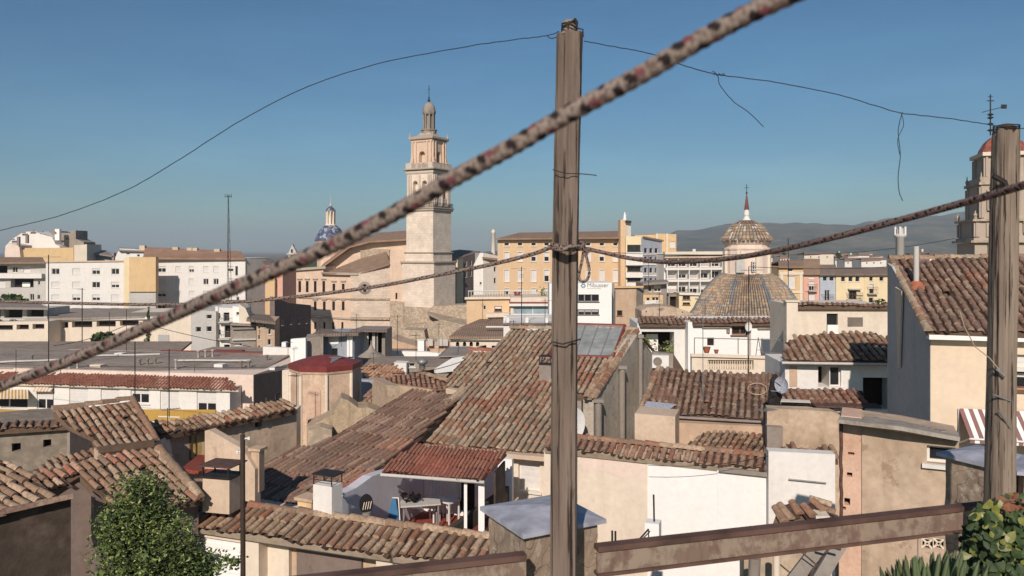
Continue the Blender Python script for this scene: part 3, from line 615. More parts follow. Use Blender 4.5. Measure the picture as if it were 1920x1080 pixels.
kinds = {(0,0):'dark', (1,0):'shut', (2,0):'third', (3,0):'dark', (0,1):'shut', (1,1):'shut', (2,1):'dark', (3,1):'half', (0,2):'shut', (1,2):'half', (2,2):'half', (3,2):'shut', (0,3):'shut', (1,3):'shut', (2,3):'shut', (3,3):'shut'}
for i, x in enumerate((104, 143, 180, 216)):
    for j, y in enumerate((509, 534, 558, 583)): hs_.append((x - 7.5, y - 5.5, x + 7.5, y + 5.5, kinds[(i, j)]))
block(th, w_, [(86, 491), (234, 489)], 13, 'white', hs_, rec=.2)
strip(th, w_, ((86, 490), (234, 488)), .25, .25, 'beige', 'parapet')
wy = W(234, 153, 1); block(th, wy, [(232, 484), (242, 482)], 1.4, 'yellow', name='end_strip'); block(th, wy.shift(.4), [(242, 482), (292, 482)], 1.2, 'orange2', bot=[(242, 547), (292, 547)], name='ochre_end_wall')
block(th, wy, [(242.1, 547.2), (292, 547.2)], 1.0, 'greyl', name='lower_end_wall')
w_ = W(290, 160, 2); th = thing('apartment_block', 'long white apartment house with brown tiled roof and end balconies', 'building', base(w_, 370, -5))
hs_ = []
K = ['shut', 'dark', 'shut', 'shut', 'half']
for j, (y, dx) in enumerate(((505, 0), (528, 0), (551, 0), (574, 0))):
    for i, x in enumerate((303, 334, 359, 386, 405)):
        kk = [['third', 'shut', 'half', 'shut', 'shut'], ['shut', 'shut', 'shut', 'dark', 'dark'], ['half', 'shut', 'shut', 'shut', 'shut'], ['dark', 'third', 'shut', 'dark', 'shut']][j][i]
        hs_.append((x - (8 if i == 0 else 5), y - 5.5, x + (8 if i == 0 else 5), y + 5.5, kk))
    hs_.append((426, y - 6, 438, y + 4, 'half')); hs_.append((441, y - 6, 446, y + 12 if y < 520 else y + 4, 'dark'))
block(th, w_, [(270, 483), (460, 484)], 15, 'white', hs_, rec=.2)
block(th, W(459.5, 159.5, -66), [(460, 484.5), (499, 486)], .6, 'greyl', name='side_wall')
mb = MB(); e0 = P3(268, 483, 158.8); e1 = P3(459, 484, 158.8); r0 = P3(272, 463, 165); r1 = P3(452, 471, 165)
mb.prism([e0, e1, r1, r0], .35); mb.build('roof', M['fro'], th)
for i, x in enumerate((268, 330, 357, 366, 408)):
    q = P3(x, 468 - 3 + (x - 268) * .045, 164.5); m = MB(); m.cbox(q, 1.1, .9, 1.0); m.build('roof_chimney', M['beige'], th)
for y in (532, 556): balcony(th, w_, w_.u(423), w_.u(447), w_.hit(430, y + 5)[1], 1.0, 1, 'iron', 'white')
w_ = W(218, 182, 3); th = thing('white_house', 'small white attic with dark roof behind the ochre end wall', 'house', base(w_, 245, -5))
block(th, w_, [(216, 483), (224, 466), (270, 469), (272, 484)], 6, 'white', [(237, 473, 243, 477, 'dark'), (257, 477, 262, 481, 'dark')]); slab(th, [(222, 468, 181), (272, 470, 181), (272, 466, 190), (224, 464, 190)], .3, 'dgrey')
w_ = W(38, 205, 2); th = thing('hill_building', 'stepped cream and white building with chimneys on the far left skyline', 'building', base(w_, 80, -5))
block(th, w_, [(38, 465), (138, 464)], 10, 'orange2', name='wall'); block(th, W(139, 203, -8), [(139, 460), (163, 458)], 10, 'cream', name='end_wall')
block(th, W(20, 212, 2), [(10, 462), (22, 449), (42, 436), (58, 433), (98, 445), (104, 458), (112, 462)], 12, 'white', name='upper_wall')
block(th, W(10, 204, 3), [(9, 470), (16, 456), (36, 460), (38, 480)], 5, 'cream2', name='pink_wall')
block(th, W(98, 215, 0), [(97, 433), (104, 433), (104.1, 435), (113, 435), (113.1, 436), (132, 437), (132.1, 432), (142, 432), (142.1, 448), (157, 454)], 6, 'grey', [(123, 445, 127, 450, 'dark')], name='stair_house')
m = MB(); q = P3(109, 440, 212); m.cbox(q, 1.2, 1, 3.0); m.build('roof_chimney', M['whiteb'], th)
for x, y in ((35, 452), (51, 448)): m = MB(); q = P3(x, y, 203.5); m.cbox(q, .6, .6, 2.2); m.build('roof_chimney', M['dgrey'], th)
for k, (a, b) in enumerate(((22, 449), (42, 436), (58, 433), (76, 434), (98, 435))): m = MB(); q = P3(a, b, 211); m.cbox(q, 1.5, .3, .35); m.build('ridge_finial', M['dgrey'], th)
w_ = W(162, 210, 2); th = thing('grey_house', 'low grey roofed house on the skyline right of the cream stepped building', 'house', base(w_, 185, -5))
block(th, w_, [(160, 470), (210, 478)], 8, 'bluegrey', [(174, 481, 178, 487, 'dark')]); slab(th, [(158, 472, 208), (212, 480, 208), (198, 469, 216), (164, 467, 216)], .3, 'dgrey'); block(th, W(210, 208, 0), [(209.5, 474), (214, 474)], 1, 'dgrey', name='chimney_stack')
# garden wall range with dark strip openings
w_ = W(90, 116, 1); th = thing('pelota_hall', 'long cream wall with a row of dark strip openings under a grey flat roof', 'building', base(w_, 200, 0))
hs_ = [(97, 604, 128, 615, 'open'), (135, 603, 173, 614, 'open'), (181, 602, 217, 612.5, 'open'), (225, 601, 260, 611, 'open'), (268, 600.5, 304, 610, 'open')]
block(th, w_, [(90, 599), (310, 594)], 20, 'cream', hs_, rec=.8, zb=-6); slab(th, [(88, 597, 115.4), (313, 592, 115.4), (356, 578, 137), (94, 578, 137)], .3, 'flatroof')
strip(th, w_, ((90, 597.5), (312, 593)), .35, .35, 'white')
w_ = W(-10, 113, 1); th = thing('garden_wall', 'lower cream wall with three dark openings below the terrace at the left edge', 'wall', base(w_, 40, 0))
block(th, w_, [(-30, 604), (92, 602)], 6, 'cream', [(-14, 609.5, 24, 619, 'open'), (31, 608.5, 54, 618, 'open'), (61, 607.5, 83, 617, 'open')], rec=.8, zb=-6)
w_ = W(-10, 120, 1); th = thing('terrace_pavilion', 'dark open terrace pavilion with grey roof at the left edge', 'building', base(w_, 40, 2))
block(th, w_, [(-30, 578), (88, 578)], 6, 'greyl', [(-25, 580, 1, 596, 'open'), (8, 579.5, 42, 596, 'open'), (50, 579, 82, 594, 'open')], rec=1.2, zb=-6); slab(th, [(-35, 576, 118), (90, 577, 118), (70, 566, 127), (-35, 563, 127)], .3, 'dgrey')
r_ = MB(); 
for x in range(-20, 90, 4): r_.tube([w_.q(x, 601, 5.5), w_.q(x, 594, 5.5)], .04, 4)
r_.tube([w_.q(-20, 594, 5.5), w_.q(90, 593, 5.5)], .05, 4); tag(r_.build('terrace_railing', M['wht']), 'white railing on the wall in front of the open terrace pavilion', 'railing')
for k, (x, wd) in enumerate(((10, 26), (45, 14), (70, 18))):
    rng = random.Random(k + 90); c = MB(); q = w_.q(x, 601 - 3, 5.9); leaf_cloud(c, q, wd * .04, .4, .55, 160, .14, rng, [0, 1], 5)
    tag(c.build('terrace_shrub', [M['leafd'], M['leaf']], None, q), ['shrub at the left end of the white terrace railing', 'low shrub in the middle of the white terrace railing', 'pale shrub at the right end of the white terrace railing'][k], 'shrub')
simple_tree(20, 548, 600, 130, 70, 'large dark tree behind the open terrace pavilion at the left edge', n=500)
simple_tree(197, 625, 664, 88, 42, 'round dark green tree before the long cream wall', n=700)
b = P3(278, 662, 86); th = thing('cypress_tree', 'thin dark cypress before the long cream wall', 'tree', b); c = MB(); rng = random.Random(8)
for k in range(12): leaf_cloud(c, b + Z * (.3 + k * .38), .45 - .03 * k, .45 - .03 * k, .5, 60, .12, rng, [0, 0, 1], 3)
c.build('crown', [M['leafd'], M['leaf']], th); m = MB(); m.tube([b - Z * 1, b + Z * 2], .12, 5); m.build('trunk', M['bark'], th)
w_ = W(306, 104, 1); th = thing('white_house', 'plain cream house corner with a grey shutter door right of the long cream wall', 'house', base(w_, 330, 0))
block(th, w_, [(300, 592), (358, 590)], 10, 'cream', [(297, 627, 317, 662, 'none')] if 0 else []); m = MB(); m.box(w_.q(297, 662, .02), w_.E() * 1.4, w_.N() * .06, Z * 2.4); m.build('shutter_door', M['shutg'], th)
w_ = W(358, 102, -4); th = thing('grey_house', 'pale grey house with two small square windows left of the stacked balconies', 'house', base(w_, 380, 0))
block(th, w_, [(358, 580), (405, 584)], 10, 'greyl', [(367, 613, 377, 622.5, 'dark', 'frame'), (387, 612, 397, 622, 'dark'), (387, 590, 397, 598, 'dark')])
w_ = W(405, 103, -8); th = thing('balcony_house', 'narrow white house with stacked dark balconies beneath the thick rope', 'house', base(w_, 420, 0))
block(th, w_, [(405, 576), (440, 578)], 9, 'white', [(409, 587, 413, 598, 'dark'), (419, 586, 430, 602, 'open'), (409, 618, 414, 628, 'dark'), (421, 610, 432, 633, 'open'), (420, 646, 431, 662, 'open')], rec=.5)
m = MB(); m.box(w_.q(404, 662, .02), w_.E() * .35, w_.N() * .12, Z * 6); m.build('downpipe', M['wht'], th)
for y in (603, 634): balcony(th, w_, w_.u(411), w_.u(432), w_.hit(420, y)[1], .8, .9, 'alu')
w_ = W(432, 99, -3); th = thing('grey_house', 'grey rendered three storey house in front of the white end wall', 'house', base(w_, 455, 0))
block(th, w_, [(432, 608), (480, 609)], 8, 'grey', [(440, 644, 455, 648, 'dark'), (465, 655, 471, 668, 'dark')]); strip(th, w_, ((437, 614), (481, 613)), .3, .25, 'dgrey'); strip(th, w_, ((437, 635), (481, 634)), .3, .2, 'greyl')
slab(th, [(432, 607, 98.5), (482, 609, 98.5), (478, 602, 106), (436, 600, 106)], .2, 'flatroof')
w_ = W(481, 98, -12); th = thing('town_house', 'narrow brown town house with stacked small windows beside the ochre strip', 'house', base(w_, 500, 0))
block(th, w_, [(481, 602), (515, 603)], 8, 'tan', [(484, 611, 488, 617, 'dark'), (484, 628, 488, 637, 'dark'), (484, 648, 488, 656, 'dark'), (494, 608, 498, 614, 'dark'), (503, 617, 508, 627, 'dark'), (502, 636, 508, 647, 'dark')], rec=.15)
slab(th, [(462, 598, 97), (516, 604, 97), (505, 590, 104), (468, 588, 104)], .3, 'frg')
w_ = W(424, 101, -8); th = thing('white_house', 'small white roof house with sunlit stair wall above the grey rendered house', 'house', base(w_, 445, 0))
block(th, w_, [(436, 574), (452, 576)], 5, 'whiteb', [(443, 585, 450, 591, 'dark')]); block(th, W(450, 100, -8), [(448, 570), (460, 578), (470, 600)], 3, 'cream', name='stair_wall')
w_ = W(498, 143, 2); th = thing('ochre_house', 'tall narrow ochre house side left of the shaded street', 'house', base(w_, 507, -4)); block(th, w_, [(499, 520), (515, 520)], 9, 'orange2', [(513, 530, 514.5, 534, 'none')] if 0 else [])
slab(th, [(497, 496, 144), (520, 498, 144), (524, 492, 152), (492, 488, 152)], .3, 'frg'); block(th, w_.shift(-1), [(497, 497), (530, 500)], 8, 'pink', [(516, 531, 520, 542, 'dark')], name='upper_wall')
w_ = W(515, 122, -79); th = thing('shaded_house_or_shadow_stand_in', 'dark brown front added along the street for the shadow left of the church', 'house', base(w_, 550, -4))
block(th, w_, [(515, 556), (540, 568), (583, 572)], .8, 'brownd', [(528, 600, 532, 610, 'dark'), (545, 598, 548, 608, 'dark'), (560, 597, 563, 607, 'dark'), (574, 596, 577, 606, 'dark')], rec=.12)  # house front added as a stand-in for shadow on the church facade
# ------------------------------------------------------------------ church
w_ = W(545, 172, 6); th = thing('church', 'large pink stone church with tiled roofs behind the bell tower', 'church', base(w_, 650, -4))
wf = W(545, 168, 4)
hs_ = [(x - 2.5, 527, x + 2.5, 548, 'hole') for x in (562, 576, 591, 607)] + [(x - 2.5, 532, x + 2.5, 548, 'hole') for x in (626, 643.5)]
hs_ += [(x - 2.5, 565, x + 2.5, 582, 'hole') for x in (591, 608, 625.5, 643.5)] + [(x - 2, 604, x + 2, 617, 'hole') for x in (591, 608, 624.5, 642)]
block(th, wf, [(540, 505), (606, 500), (606.1, 511), (661, 512)], 10, 'churchp', hs_, rec=.25)
strip(th, wf, ((540, 504), (612, 499)), .6, .5, 'churchst'); strip(th, wf, ((604, 510), (673, 511.5)), .8, .5, 'churchst')
strip(th, wf, ((560, 556), (661, 559)), .25, .3, 'churchst'); strip(th, wf, ((545, 588), (656, 596)), .3, .35, 'churchst')
mb = MB()
for x, y in [(562, 524), (576, 524), (591, 524), (607, 524), (626, 528), (643.5, 528), (591, 562), (608, 562), (625.5, 562), (643.5, 562)]:
    u = wf.u(x); z_ = wf.hit(x, y)[1]; mb.box(wf.p(u - .55, z_), wf.E() * 1.1, wf.N() * .3, Z * .22)
mb.build('window_hoods', M['churchst'], th)
ws = W(660, 166.5, 3); block(th, ws, [(657, 515), (671, 512), (731, 494)], 9, 'churchst', [(681, 532, 687, 548, 'hole')], rec=.4, name='stone_wing')
strip(th, ws, ((656, 559), (731, 559)), .35, .3, 'rubble'); strip(th, ws, ((656, 594), (731, 595)), .5, .5, 'rubble')
mb = MB(); q = ws.q(684, 540, .05); R0 = 1.35
for k in range(24):
    a0 = 2 * math.pi * k / 24; a1 = 2 * math.pi * (k + 1) / 24
    def rp_(a, r, o): return q + ws.E() * math.cos(a) * r + Z * math.sin(a) * r + ws.N() * o
    mb.add([rp_(a0, R0, 0), rp_(a1, R0, 0), rp_(a1, .8, 0.25), rp_(a0, .8, .25)], [(0, 1, 2, 3)])
mb.build('round_window_moulding', M['grey'], th)
wb = W(731, 165.5, 2); block(th, wb, [(731, 490), (731.1, 470), (757, 468), (764, 468)], 10, 'churchp', [(741.5, 549, 745, 561, 'hole')], name='buttress', rec=.3)
block(th, wb.shift(1.0), [(731, 565), (757, 566)], 4, 'rubble', name='rough_base')
block(th, W(690, 176, 3), [(600, 500), (655, 464), (692, 452), (762, 449)], 12, 'churchp', name='nave_wall'); strip(th, W(690, 175.8, 3), ((676, 469), (762, 472)), .3, .25, 'churchst')
slab(th, [(596, 505, 174), (655, 462, 174), (693, 452, 174), (763, 448, 174), (766, 432, 184), (712, 436, 184), (640, 460, 186)], .35, 'fr', 'nave_roof')
slab(th, [(603, 511, 166.5), (672, 512.5, 166.5), (731, 494, 165.2), (724, 471, 175), (673, 486, 175), (628, 504, 172)], .3, 'fr', 'aisle_roof')
block(th, W(676, 175, 3), [(676, 470), (700, 466), (730, 468)], 2, 'rubble', bot=[(676, 490), (730, 490)], name='clerestory_wall')
# small bell gable
w_ = W(541, 178, 2); th = thing('bell_gable', 'small white bell gable on the far left end of the church', 'bell gable', base(w_, 548, 10))
block(th, w_, [(540, 476), (541, 474), (544, 466), (546, 463), (548, 458), (550, 463), (553, 468), (556, 474), (558, 476)], 1.2, 'greyl', [(545.5, 467, 549, 474, 'arch'), (544, 478, 551, 490, 'arch')], rec=.5); strip(th, w_, ((538, 475), (560, 476)), .3, .25, 'greyl')
# blue dome
c0 = P3(620, 500, 180); zf = lambda y: P3(620, y, 180).z; kk = 180 / F
th = thing('blue_dome', 'blue glazed tile church dome with small lantern left of the bell tower', 'dome', (c0.x, c0.y, 10)); XYc = (c0.x, c0.y)
m = MB(); m.lathe(XYc, [(25 * kk, -5), (25 * kk, zf(457)), (27 * kk, zf(456)), (28.5 * kk, zf(452))], 8, 0, R(12), False); m.build('drum', M['churchp'], th)
m = MB(); m.lathe(XYc, [(29.5 * kk, zf(452)), (27 * kk, zf(444)), (22.5 * kk, zf(435)), (16.5 * kk, zf(427)), (11 * kk, zf(423)), (9.5 * kk, zf(422))], 8, 0, R(12), False)
t = NT('blue_glazed_tiles'); vv = t.co(); vo = t.n('ShaderNodeTexVoronoi'); vo.inputs['Scale'].default_value = 2.2; t.l(vv, vo.inputs['Vector']); sp = t.n('ShaderNodeSeparateColor'); t.l(vo.outputs['Color'], sp.inputs[0])
t.col(t.ramp(sp.outputs[0], [(0, C(72,80,104)), (.4, C(84,92,114)), (.6, C(150,154,166)), (.85, C(110,104,116))], True)); t.b.inputs['Roughness'].default_value = .5; m.build('tiled_dome', t.m, th)
m = MB(); m.lathe(XYc, [(10.5 * kk, zf(423)), (10.5 * kk, zf(421)), (5.5 * kk, zf(420)), (5.5 * kk, zf(397)), (9.5 * kk, zf(396)), (9.5 * kk, zf(395))], 12)
for k in range(8): an = k * math.pi / 4 + .2; m.tube([(c0.x + 7.6 * kk * math.cos(an), c0.y + 7.6 * kk * math.sin(an), zf(421)), (c0.x + 7.6 * kk * math.cos(an), c0.y + 7.6 * kk * math.sin(an), zf(396))], 1.3 * kk, 6)
m.build('lantern', M['cream'], th)
m = MB(); m.lathe(XYc, [(10 * kk, zf(395)), (7 * kk, zf(391)), (3.5 * kk, zf(388)), (1.4 * kk, zf(387))], 12); m.build('lantern_cap', t.m, th)
m = MB(); m.lathe(XYc, [(.5 * kk, zf(388)), (2.6 * kk, zf(386)), (2.8 * kk, zf(384)), (1 * kk, zf(382)), (.5 * kk, zf(381)), (.35 * kk, zf(365))], 8); m.build('finial', M['greyl'], th)
# ------------------------------------------------------------------ bell tower
def tower():
    d = 165.; kk = d / F; A = R(29); w0 = 6.68
    near = P3(812, 470, d - 3.0); e = Vector((math.cos(A), -math.sin(A), 0)); n = Vector((-math.sin(A), -math.cos(A), 0))
    c = near - e * w0 / 2 - n * w0 / 2; c.z = 0; zf = lambda y: CZ + (HY - y) / F * (d - 1)
    th = thing('bell_tower', 'tall pale stone baroque bell tower with open lantern on top', 'tower', (c.x, c.y, -5))
    def face(k, half):    # k 0 left face, 1 right face ; W plane with local coordinates
        w_ = W(960, 10); a = A + (0 if k == 0 else -math.pi / 2); w_.a = a; w_.e = (math.cos(a), -math.sin(a)); w_.n = (-math.sin(a), -math.cos(a))
        w_.o = (c.x + w_.n[0] * half, c.y + w_.n[1] * half); return w_
    def stage(name, y0, y1, half, mat, holesL=(), holesR=(), rec=.8):
        z1, z0 = zf(y0), zf(y1); mb = MB()
        for k in range(4):
            w_ = W(960, 10); a = A - k * math.pi / 2; w_.a = a; w_.e = (math.cos(a), -math.sin(a)); w_.n = (-math.sin(a), -math.cos(a)); w_.o = (c.x + w_.n[0] * half, c.y + w_.n[1] * half)
            hl = holesL if k % 2 == 0 else holesR
            arcs = [arch_pts(u0, zf(b), u1, zf(a_)) for (u0, u1, a_, b) in hl]
            s_ = -half if k % 2 == 0 else -half + 1.0; e_ = half if k % 2 == 0 else half - 1.0
            extr(mb, w_, [(s_, z0), (e_, z0), (e_, z1), (s_, z1)], arcs, 1.0, rec)
        mb.build(name, M[mat], th)
        if hl:
            mb = MB(); h2 = half - rec - .1; mb.lathe((c.x, c.y), [(h2 * 1.2, z0 + .1), (h2 * 1.2, z1 - .1)], 4, 0, -A + math.pi / 4, False); mb.build('dark_bell_chamber', M['inner'], th)
    def plate(y0, y1, half, mat='churchst', name='cornice'):
        m = MB(); m.lathe((c.x, c.y), [(half * 1.4142 * .97, zf(y1)), (half * 1.4142, zf(y1) + (zf(y0) - zf(y1)) * .35), (half * 1.4142, zf(y0))], 4, 0, -A + math.pi / 4, False); m.build(name, M[mat], th)
    h = w0 / 2
    stage('lower_base', 575, 690, h + .75, 'rubble'); stage('base', 493, 575, h + .6, 'towerst'); plate(490, 494, h + .9)
    stage('plinth', 474, 490, h + .12, 'towerst'); plate(472.5, 475, h + .35); stage('shaft', 392, 473, h, 'towerst')
    plate(389, 392, h + .45, 'churchst'); plate(392, 396, h + .3)
    aL = [(-1.75, -.55, 339, 372), (.55, 1.75, 339, 372)]
    stage('lower_belfry', 326, 388, h - .1, 'towerst', aL, aL, 1.0)
    m = MB()
    for k in range(4):
        w_ = W(960, 10); a = A - k * math.pi / 2; w_.a = a; w_.e = (math.cos(a), -math.sin(a)); w_.n = (-math.sin(a), -math.cos(a)); w_.o = (c.x + w_.n[0] * (h - .1), c.y + w_.n[1] * (h - .1))
        for u in (-2.75, -2.2, 0, 2.2, 2.75): m.box(w_.p(u - .17, zf(386)), w_.E() * .34, w_.N() * .22, Z * (zf(328) - zf(386)))
    m.build('pilasters', M['towerst'], th)
    m = MB()
    for k in range(4):      # balustrade posts over both cornices
        w_ = W(960, 10); a = A - k * math.pi / 2; w_.a = a; w_.e = (math.cos(a), -math.sin(a)); w_.n = (-math.sin(a), -math.cos(a)); w_.o = (c.x + w_.n[0] * (h + .25), c.y + w_.n[1] * (h + .25))
        for q in range(19): m.box(w_.p(-h - .2 + q * (w0 + .3) / 18 - .03, zf(389)), w_.E() * .06, w_.N() * .06, Z * .85)
        m.box(w_.p(-h - .25, zf(389) + .85), w_.E() * (w0 + .5), w_.N() * .06, Z * .06)
    m.build('iron_balustrade', M['iron'], th)
    plate(320, 326, h + .1, 'towerst'); plate(316, 319, h + .55); 
    m = MB()
    for k in range(4):
        w_ = W(960, 10); a = A - k * math.pi / 2; w_.a = a; w_.e = (math.cos(a), -math.sin(a)); w_.n = (-math.sin(a), -math.cos(a)); w_.o = (c.x + w_.n[0] * (h + .1), c.y + w_.n[1] * (h + .1))
        for u0, u1 in ((-h - .1, -h + 1.3), (-.9, -.5), (.5, .9), (h - 1.3, h + .1)): m.box(w_.p(u0, zf(316)), w_.E() * (u1 - u0), -w_.N() * .3, Z * 1.1)
        for q in range(14): m.box(w_.p(-h + 1.3 + q * .31, zf(316)), w_.E() * .13, -w_.N() * .2, Z * .95)
        m.box(w_.p(-h, zf(316) + 1.05), w_.E() * w0, -w_.N() * .3, Z * .14)
    m.build('stone_parapet', M['towerst'], th)
    h2 = h - .85
    stage('upper_belfry', 262, 316, h2, 'churchp', [(-.75, .75, 283, 305)], [(-.75, .75, 283, 305)])
    m = MB()
    for k in range(4):
        w_ = W(960, 10); a = A - k * math.pi / 2; w_.a = a; w_.e = (math.cos(a), -math.sin(a)); w_.n = (-math.sin(a), -math.cos(a)); w_.o = (c.x + w_.n[0] * h2, c.y + w_.n[1] * h2)
        for u in (-2.4, -1.55, 1.3, 2.15): m.box(w_.p(u, zf(314)), w_.E() * .28, w_.N() * .3, Z * (zf(264) - zf(314)))
        for s_ in (-1, 1):   # side volutes as stepped shoulders
            for q in range(4): m.box(w_.p(s_ * (h2 + .0) - (0 if s_ > 0 else .75 - q * .17), zf(316) + q * .75), w_.E() * (.75 - q * .17), -w_.N() * .5, Z * .76)
    m.build('pilasters_and_volutes', M['churchp'], th)
    plate(262, 266, h2 + .2, 'churchp'); plate(256, 261, h2 + .55, 'churchst')
    m = MB()
    for sx in (-1, 1):
        for sy in (-1, 1):
            q = c + e * sx * (h2 + .3) + n * sy * (h2 + .3); m.lathe((q.x, q.y), [(.22, zf(256)), (.25, zf(256) + .2), (.1, zf(256) + .3), (.2, zf(256) + .55), (.03, zf(256) + .95)], 8)
    m.build('corner_urns', M['churchst'], th)
    m = MB(); m.lathe((c.x, c.y), [((h2 + .4) * 1.35, zf(256)), (h2 * .9, zf(251)), (1.9, zf(247))], 4, 0, -A + math.pi / 4, False); m.build('stepped_roof', M['churchst'], th)
    m = MB(); m.lathe((c.x, c.y), [(1.55, zf(248)), (1.55, zf(243)), (1.75, zf(242)), (1.75, zf(240)), (1.2, zf(239)), (.75, zf(238)), (.75, zf(212)), (1.3, zf(211)), (1.45, zf(207)), (1.45, zf(204))], 8, 0, R(10), False)
    for k in range(8): an = k * math.pi / 4 + R(10); m.tube([(c.x + 1.12 * math.cos(an), c.y + 1.12 * math.sin(an), zf(240)), (c.x + 1.12 * math.cos(an), c.y + 1.12 * math.sin(an), zf(210))], .17, 6)
    m.build('lantern', M['grey'], th)
    m = MB(); m.lathe((c.x, c.y), [(1.3, zf(204)), (1.28, zf(199)), (1.1, zf(194)), (.75, zf(190)), (.3, zf(188)), (.12, zf(187))], 12); m.build('lantern_dome', M['grey'], th)
    m = MB(); m.lathe((c.x, c.y), [(.1, zf(188)), (.32, zf(184)), (.1, zf(181)), (.2, zf(179)), (.07, zf(177)), (.06, zf(155))], 8); q = Vector((c.x, c.y, zf(163))); m.tube([q - e * .3, q + e * .3], .05, 5); m.build('finial_cross', M['iron'], th)
    # grey plaster niche on the shady lower face
    return th
tower()
# ramped stone wall in front of the tower
w_ = W(757, 158, 3); th = thing('rampart_wall', 'old rubble rampart wall sloping down right at the foot of the bell tower', 'wall', base(w_, 800, -3))
block(th, w_, [(735, 624), (757, 612), (800, 606), (801, 585), (812, 574), (884, 571)], 5, 'rubble'); block(th, W(800, 152, 20), [(795, 606), (830, 600), (884, 612), (884, 622), (850, 640)], 6, 'rubble', name='lower_wall')
slab(th, [(801, 586, 156), (830, 600, 152), (884, 612, 150), (900, 592, 165), (884, 570, 172), (812, 572, 166)], .4, 'mortar', 'sloping_top')
# ------------------------------------------------------------------ baroque tower at right edge
def rtower():
    d = 112.; zf = lambda y: P3(1870, y, d).z; kk = d / F; A = R(16)
    cx = P3(1880, 470, d + 3); c = Vector((cx.x, cx.y, 0)); th = thing('church_tower', 'ornate baroque church tower with red tiled dome half hidden by the right post', 'tower', (c.x, c.y, -3))
    def st(nm, y0, y1, half, mat, k=1.): m = MB(); m.lathe((c.x, c.y), [(half * kk * 1.4142, zf(y1)), (half * kk * 1.4142 * k, zf(y0))], 4, 0, -A + math.pi / 4, False); return m.build(nm, M[mat], th)
    st('base', 456, 560, 64, 'churchst'); st('cornice', 451, 455, 72, 'rubble'); st('cornice', 446, 451, 66, 'churchst'); st('lower_stage', 415, 446, 62, 'churchst'); st('cornice', 411, 415, 68, 'rubble')
    st('upper_stage', 346, 411, 50, 'churchst'); st('cornice', 341, 346, 54, 'rubble'); st('attic', 331, 341, 48, 'churchst'); st('belfry', 291, 331, 40, 'churchst', .96); st('cornice', 284, 291, 46, 'cream')
    m = MB()
    for sx in (-1, 1):
        for h_, y0, y1, r_ in ((66, 411, 395, 3.2), (62, 446, 420, 3), (52, 346, 322, 2.6)):
            for sy in (-1, 1):
                q = c + Vector((math.cos(A), -math.sin(A), 0)) * sx * h_ * kk * .95 + Vector((math.sin(A), math.cos(A), 0)) * sy * h_ * kk * .95
                m.lathe((q.x, q.y), [(r_ * kk, zf(y0)), (r_ * kk * .9, zf(y0 - (y0 - y1) * .4)), (r_ * kk * 1.4, zf(y0 - (y0 - y1) * .5)), (r_ * kk * .5, zf(y0 - (y0 - y1) * .7)), (.05, zf(y1))], 8)
    m.build('pinnacles', M['rubble'], th)
    for k, (h_, u, y0, y1, kd) in enumerate([(62.3, -.42, 421, 436, 'n'), (62.3, .42, 421, 436, 'n'), (50.3, 0, 358, 398, 'o'), (50.3, -.6, 362, 392, 'n'), (40.3, 0, 298, 324, 'o'), (64.3, -.5, 462, 480, 'n')]):
        w_ = W(960, 10); w_.a = A; w_.e = (math.cos(A), -math.sin(A)); w_.n = (-math.sin(A), -math.cos(A)); w_.o = (c.x + w_.n[0] * h_ * kk, c.y + w_.n[1] * h_ * kk); cu = u * h_ * kk; hw = (.5 if kd == 'n' else .8); m = MB(); pts = arch_pts(cu - hw, zf(y1), cu + hw, zf(y0)); n_ = len(pts)
        m.add([w_.p(*p, .0) for p in pts] + [w_.p(*p, .04) for p in pts], [tuple(range(n_, 2 * n_))] + [(i, (i + 1) % n_, n_ + (i + 1) % n_, n_ + i) for i in range(n_)]); m.build('opening', M['inner' if kd == 'o' else 'grey'], th)
        m = MB(); m.box(w_.p(cu - hw - .25, zf(y1) - .2, 0), w_.E() * (2 * hw + .5), w_.N() * .35, Z * .2); m.box(w_.p(cu - hw - .3, zf(y0) + .15, 0), w_.E() * (2 * hw + .6), w_.N() * .35, Z * .25)
        for s_ in (-1, 1): m.tube([w_.p(cu + s_ * (hw + .18), zf(y1), .15), w_.p(cu + s_ * (hw + .18), zf(y0) + .15, .15)], .12, 6)
        m.build('aedicule', M['churchst'], th)
    m = MB()
    for k in range(4):
        a = A - k * math.pi / 2; w_ = W(960, 10); w_.a = a; w_.e = (math.cos(a), -math.sin(a)); w_.n = (-math.sin(a), -math.cos(a))
        for h_, y0, y1 in ((62, 418, 444), (50, 350, 408), (40, 293, 330)):
            w_.o = (c.x + w_.n[0] * h_ * kk, c.y + w_.n[1] * h_ * kk)
            for s_ in (-1, -.72, .62, .9): m.box(w_.p(s_ * h_ * kk, zf(y1)), w_.E() * .1 * h_ * kk, w_.N() * .22, Z * (zf(y0) - zf(y1)))
    m.build('pilasters', M['churchst'], th)
    m = MB(); m.lathe((c.x, c.y), [(44 * kk, zf(284)), (40 * kk, zf(274)), (33 * kk, zf(262)), (22 * kk, zf(252)), (9 * kk, zf(246)), (3 * kk, zf(244))], 8, 0, R(8), False); m.build('tiled_dome', M['rdome'], th)
    q = P3(1857, 245, d + 2); m = MB(); m.tube([(q.x, q.y, zf(250)), (q.x, q.y, zf(172))], .09, 6)
    for y in (240, 228, 216, 210): m.lathe((q.x, q.y), [(.05, zf(y + 3)), (.42, zf(y + 1)), (.42, zf(y)), (.05, zf(y - 3))], 8)
    for y in (184,): m.tube([(q.x - .5, q.y, zf(y)), (q.x + .5, q.y, zf(y))], .07, 5)
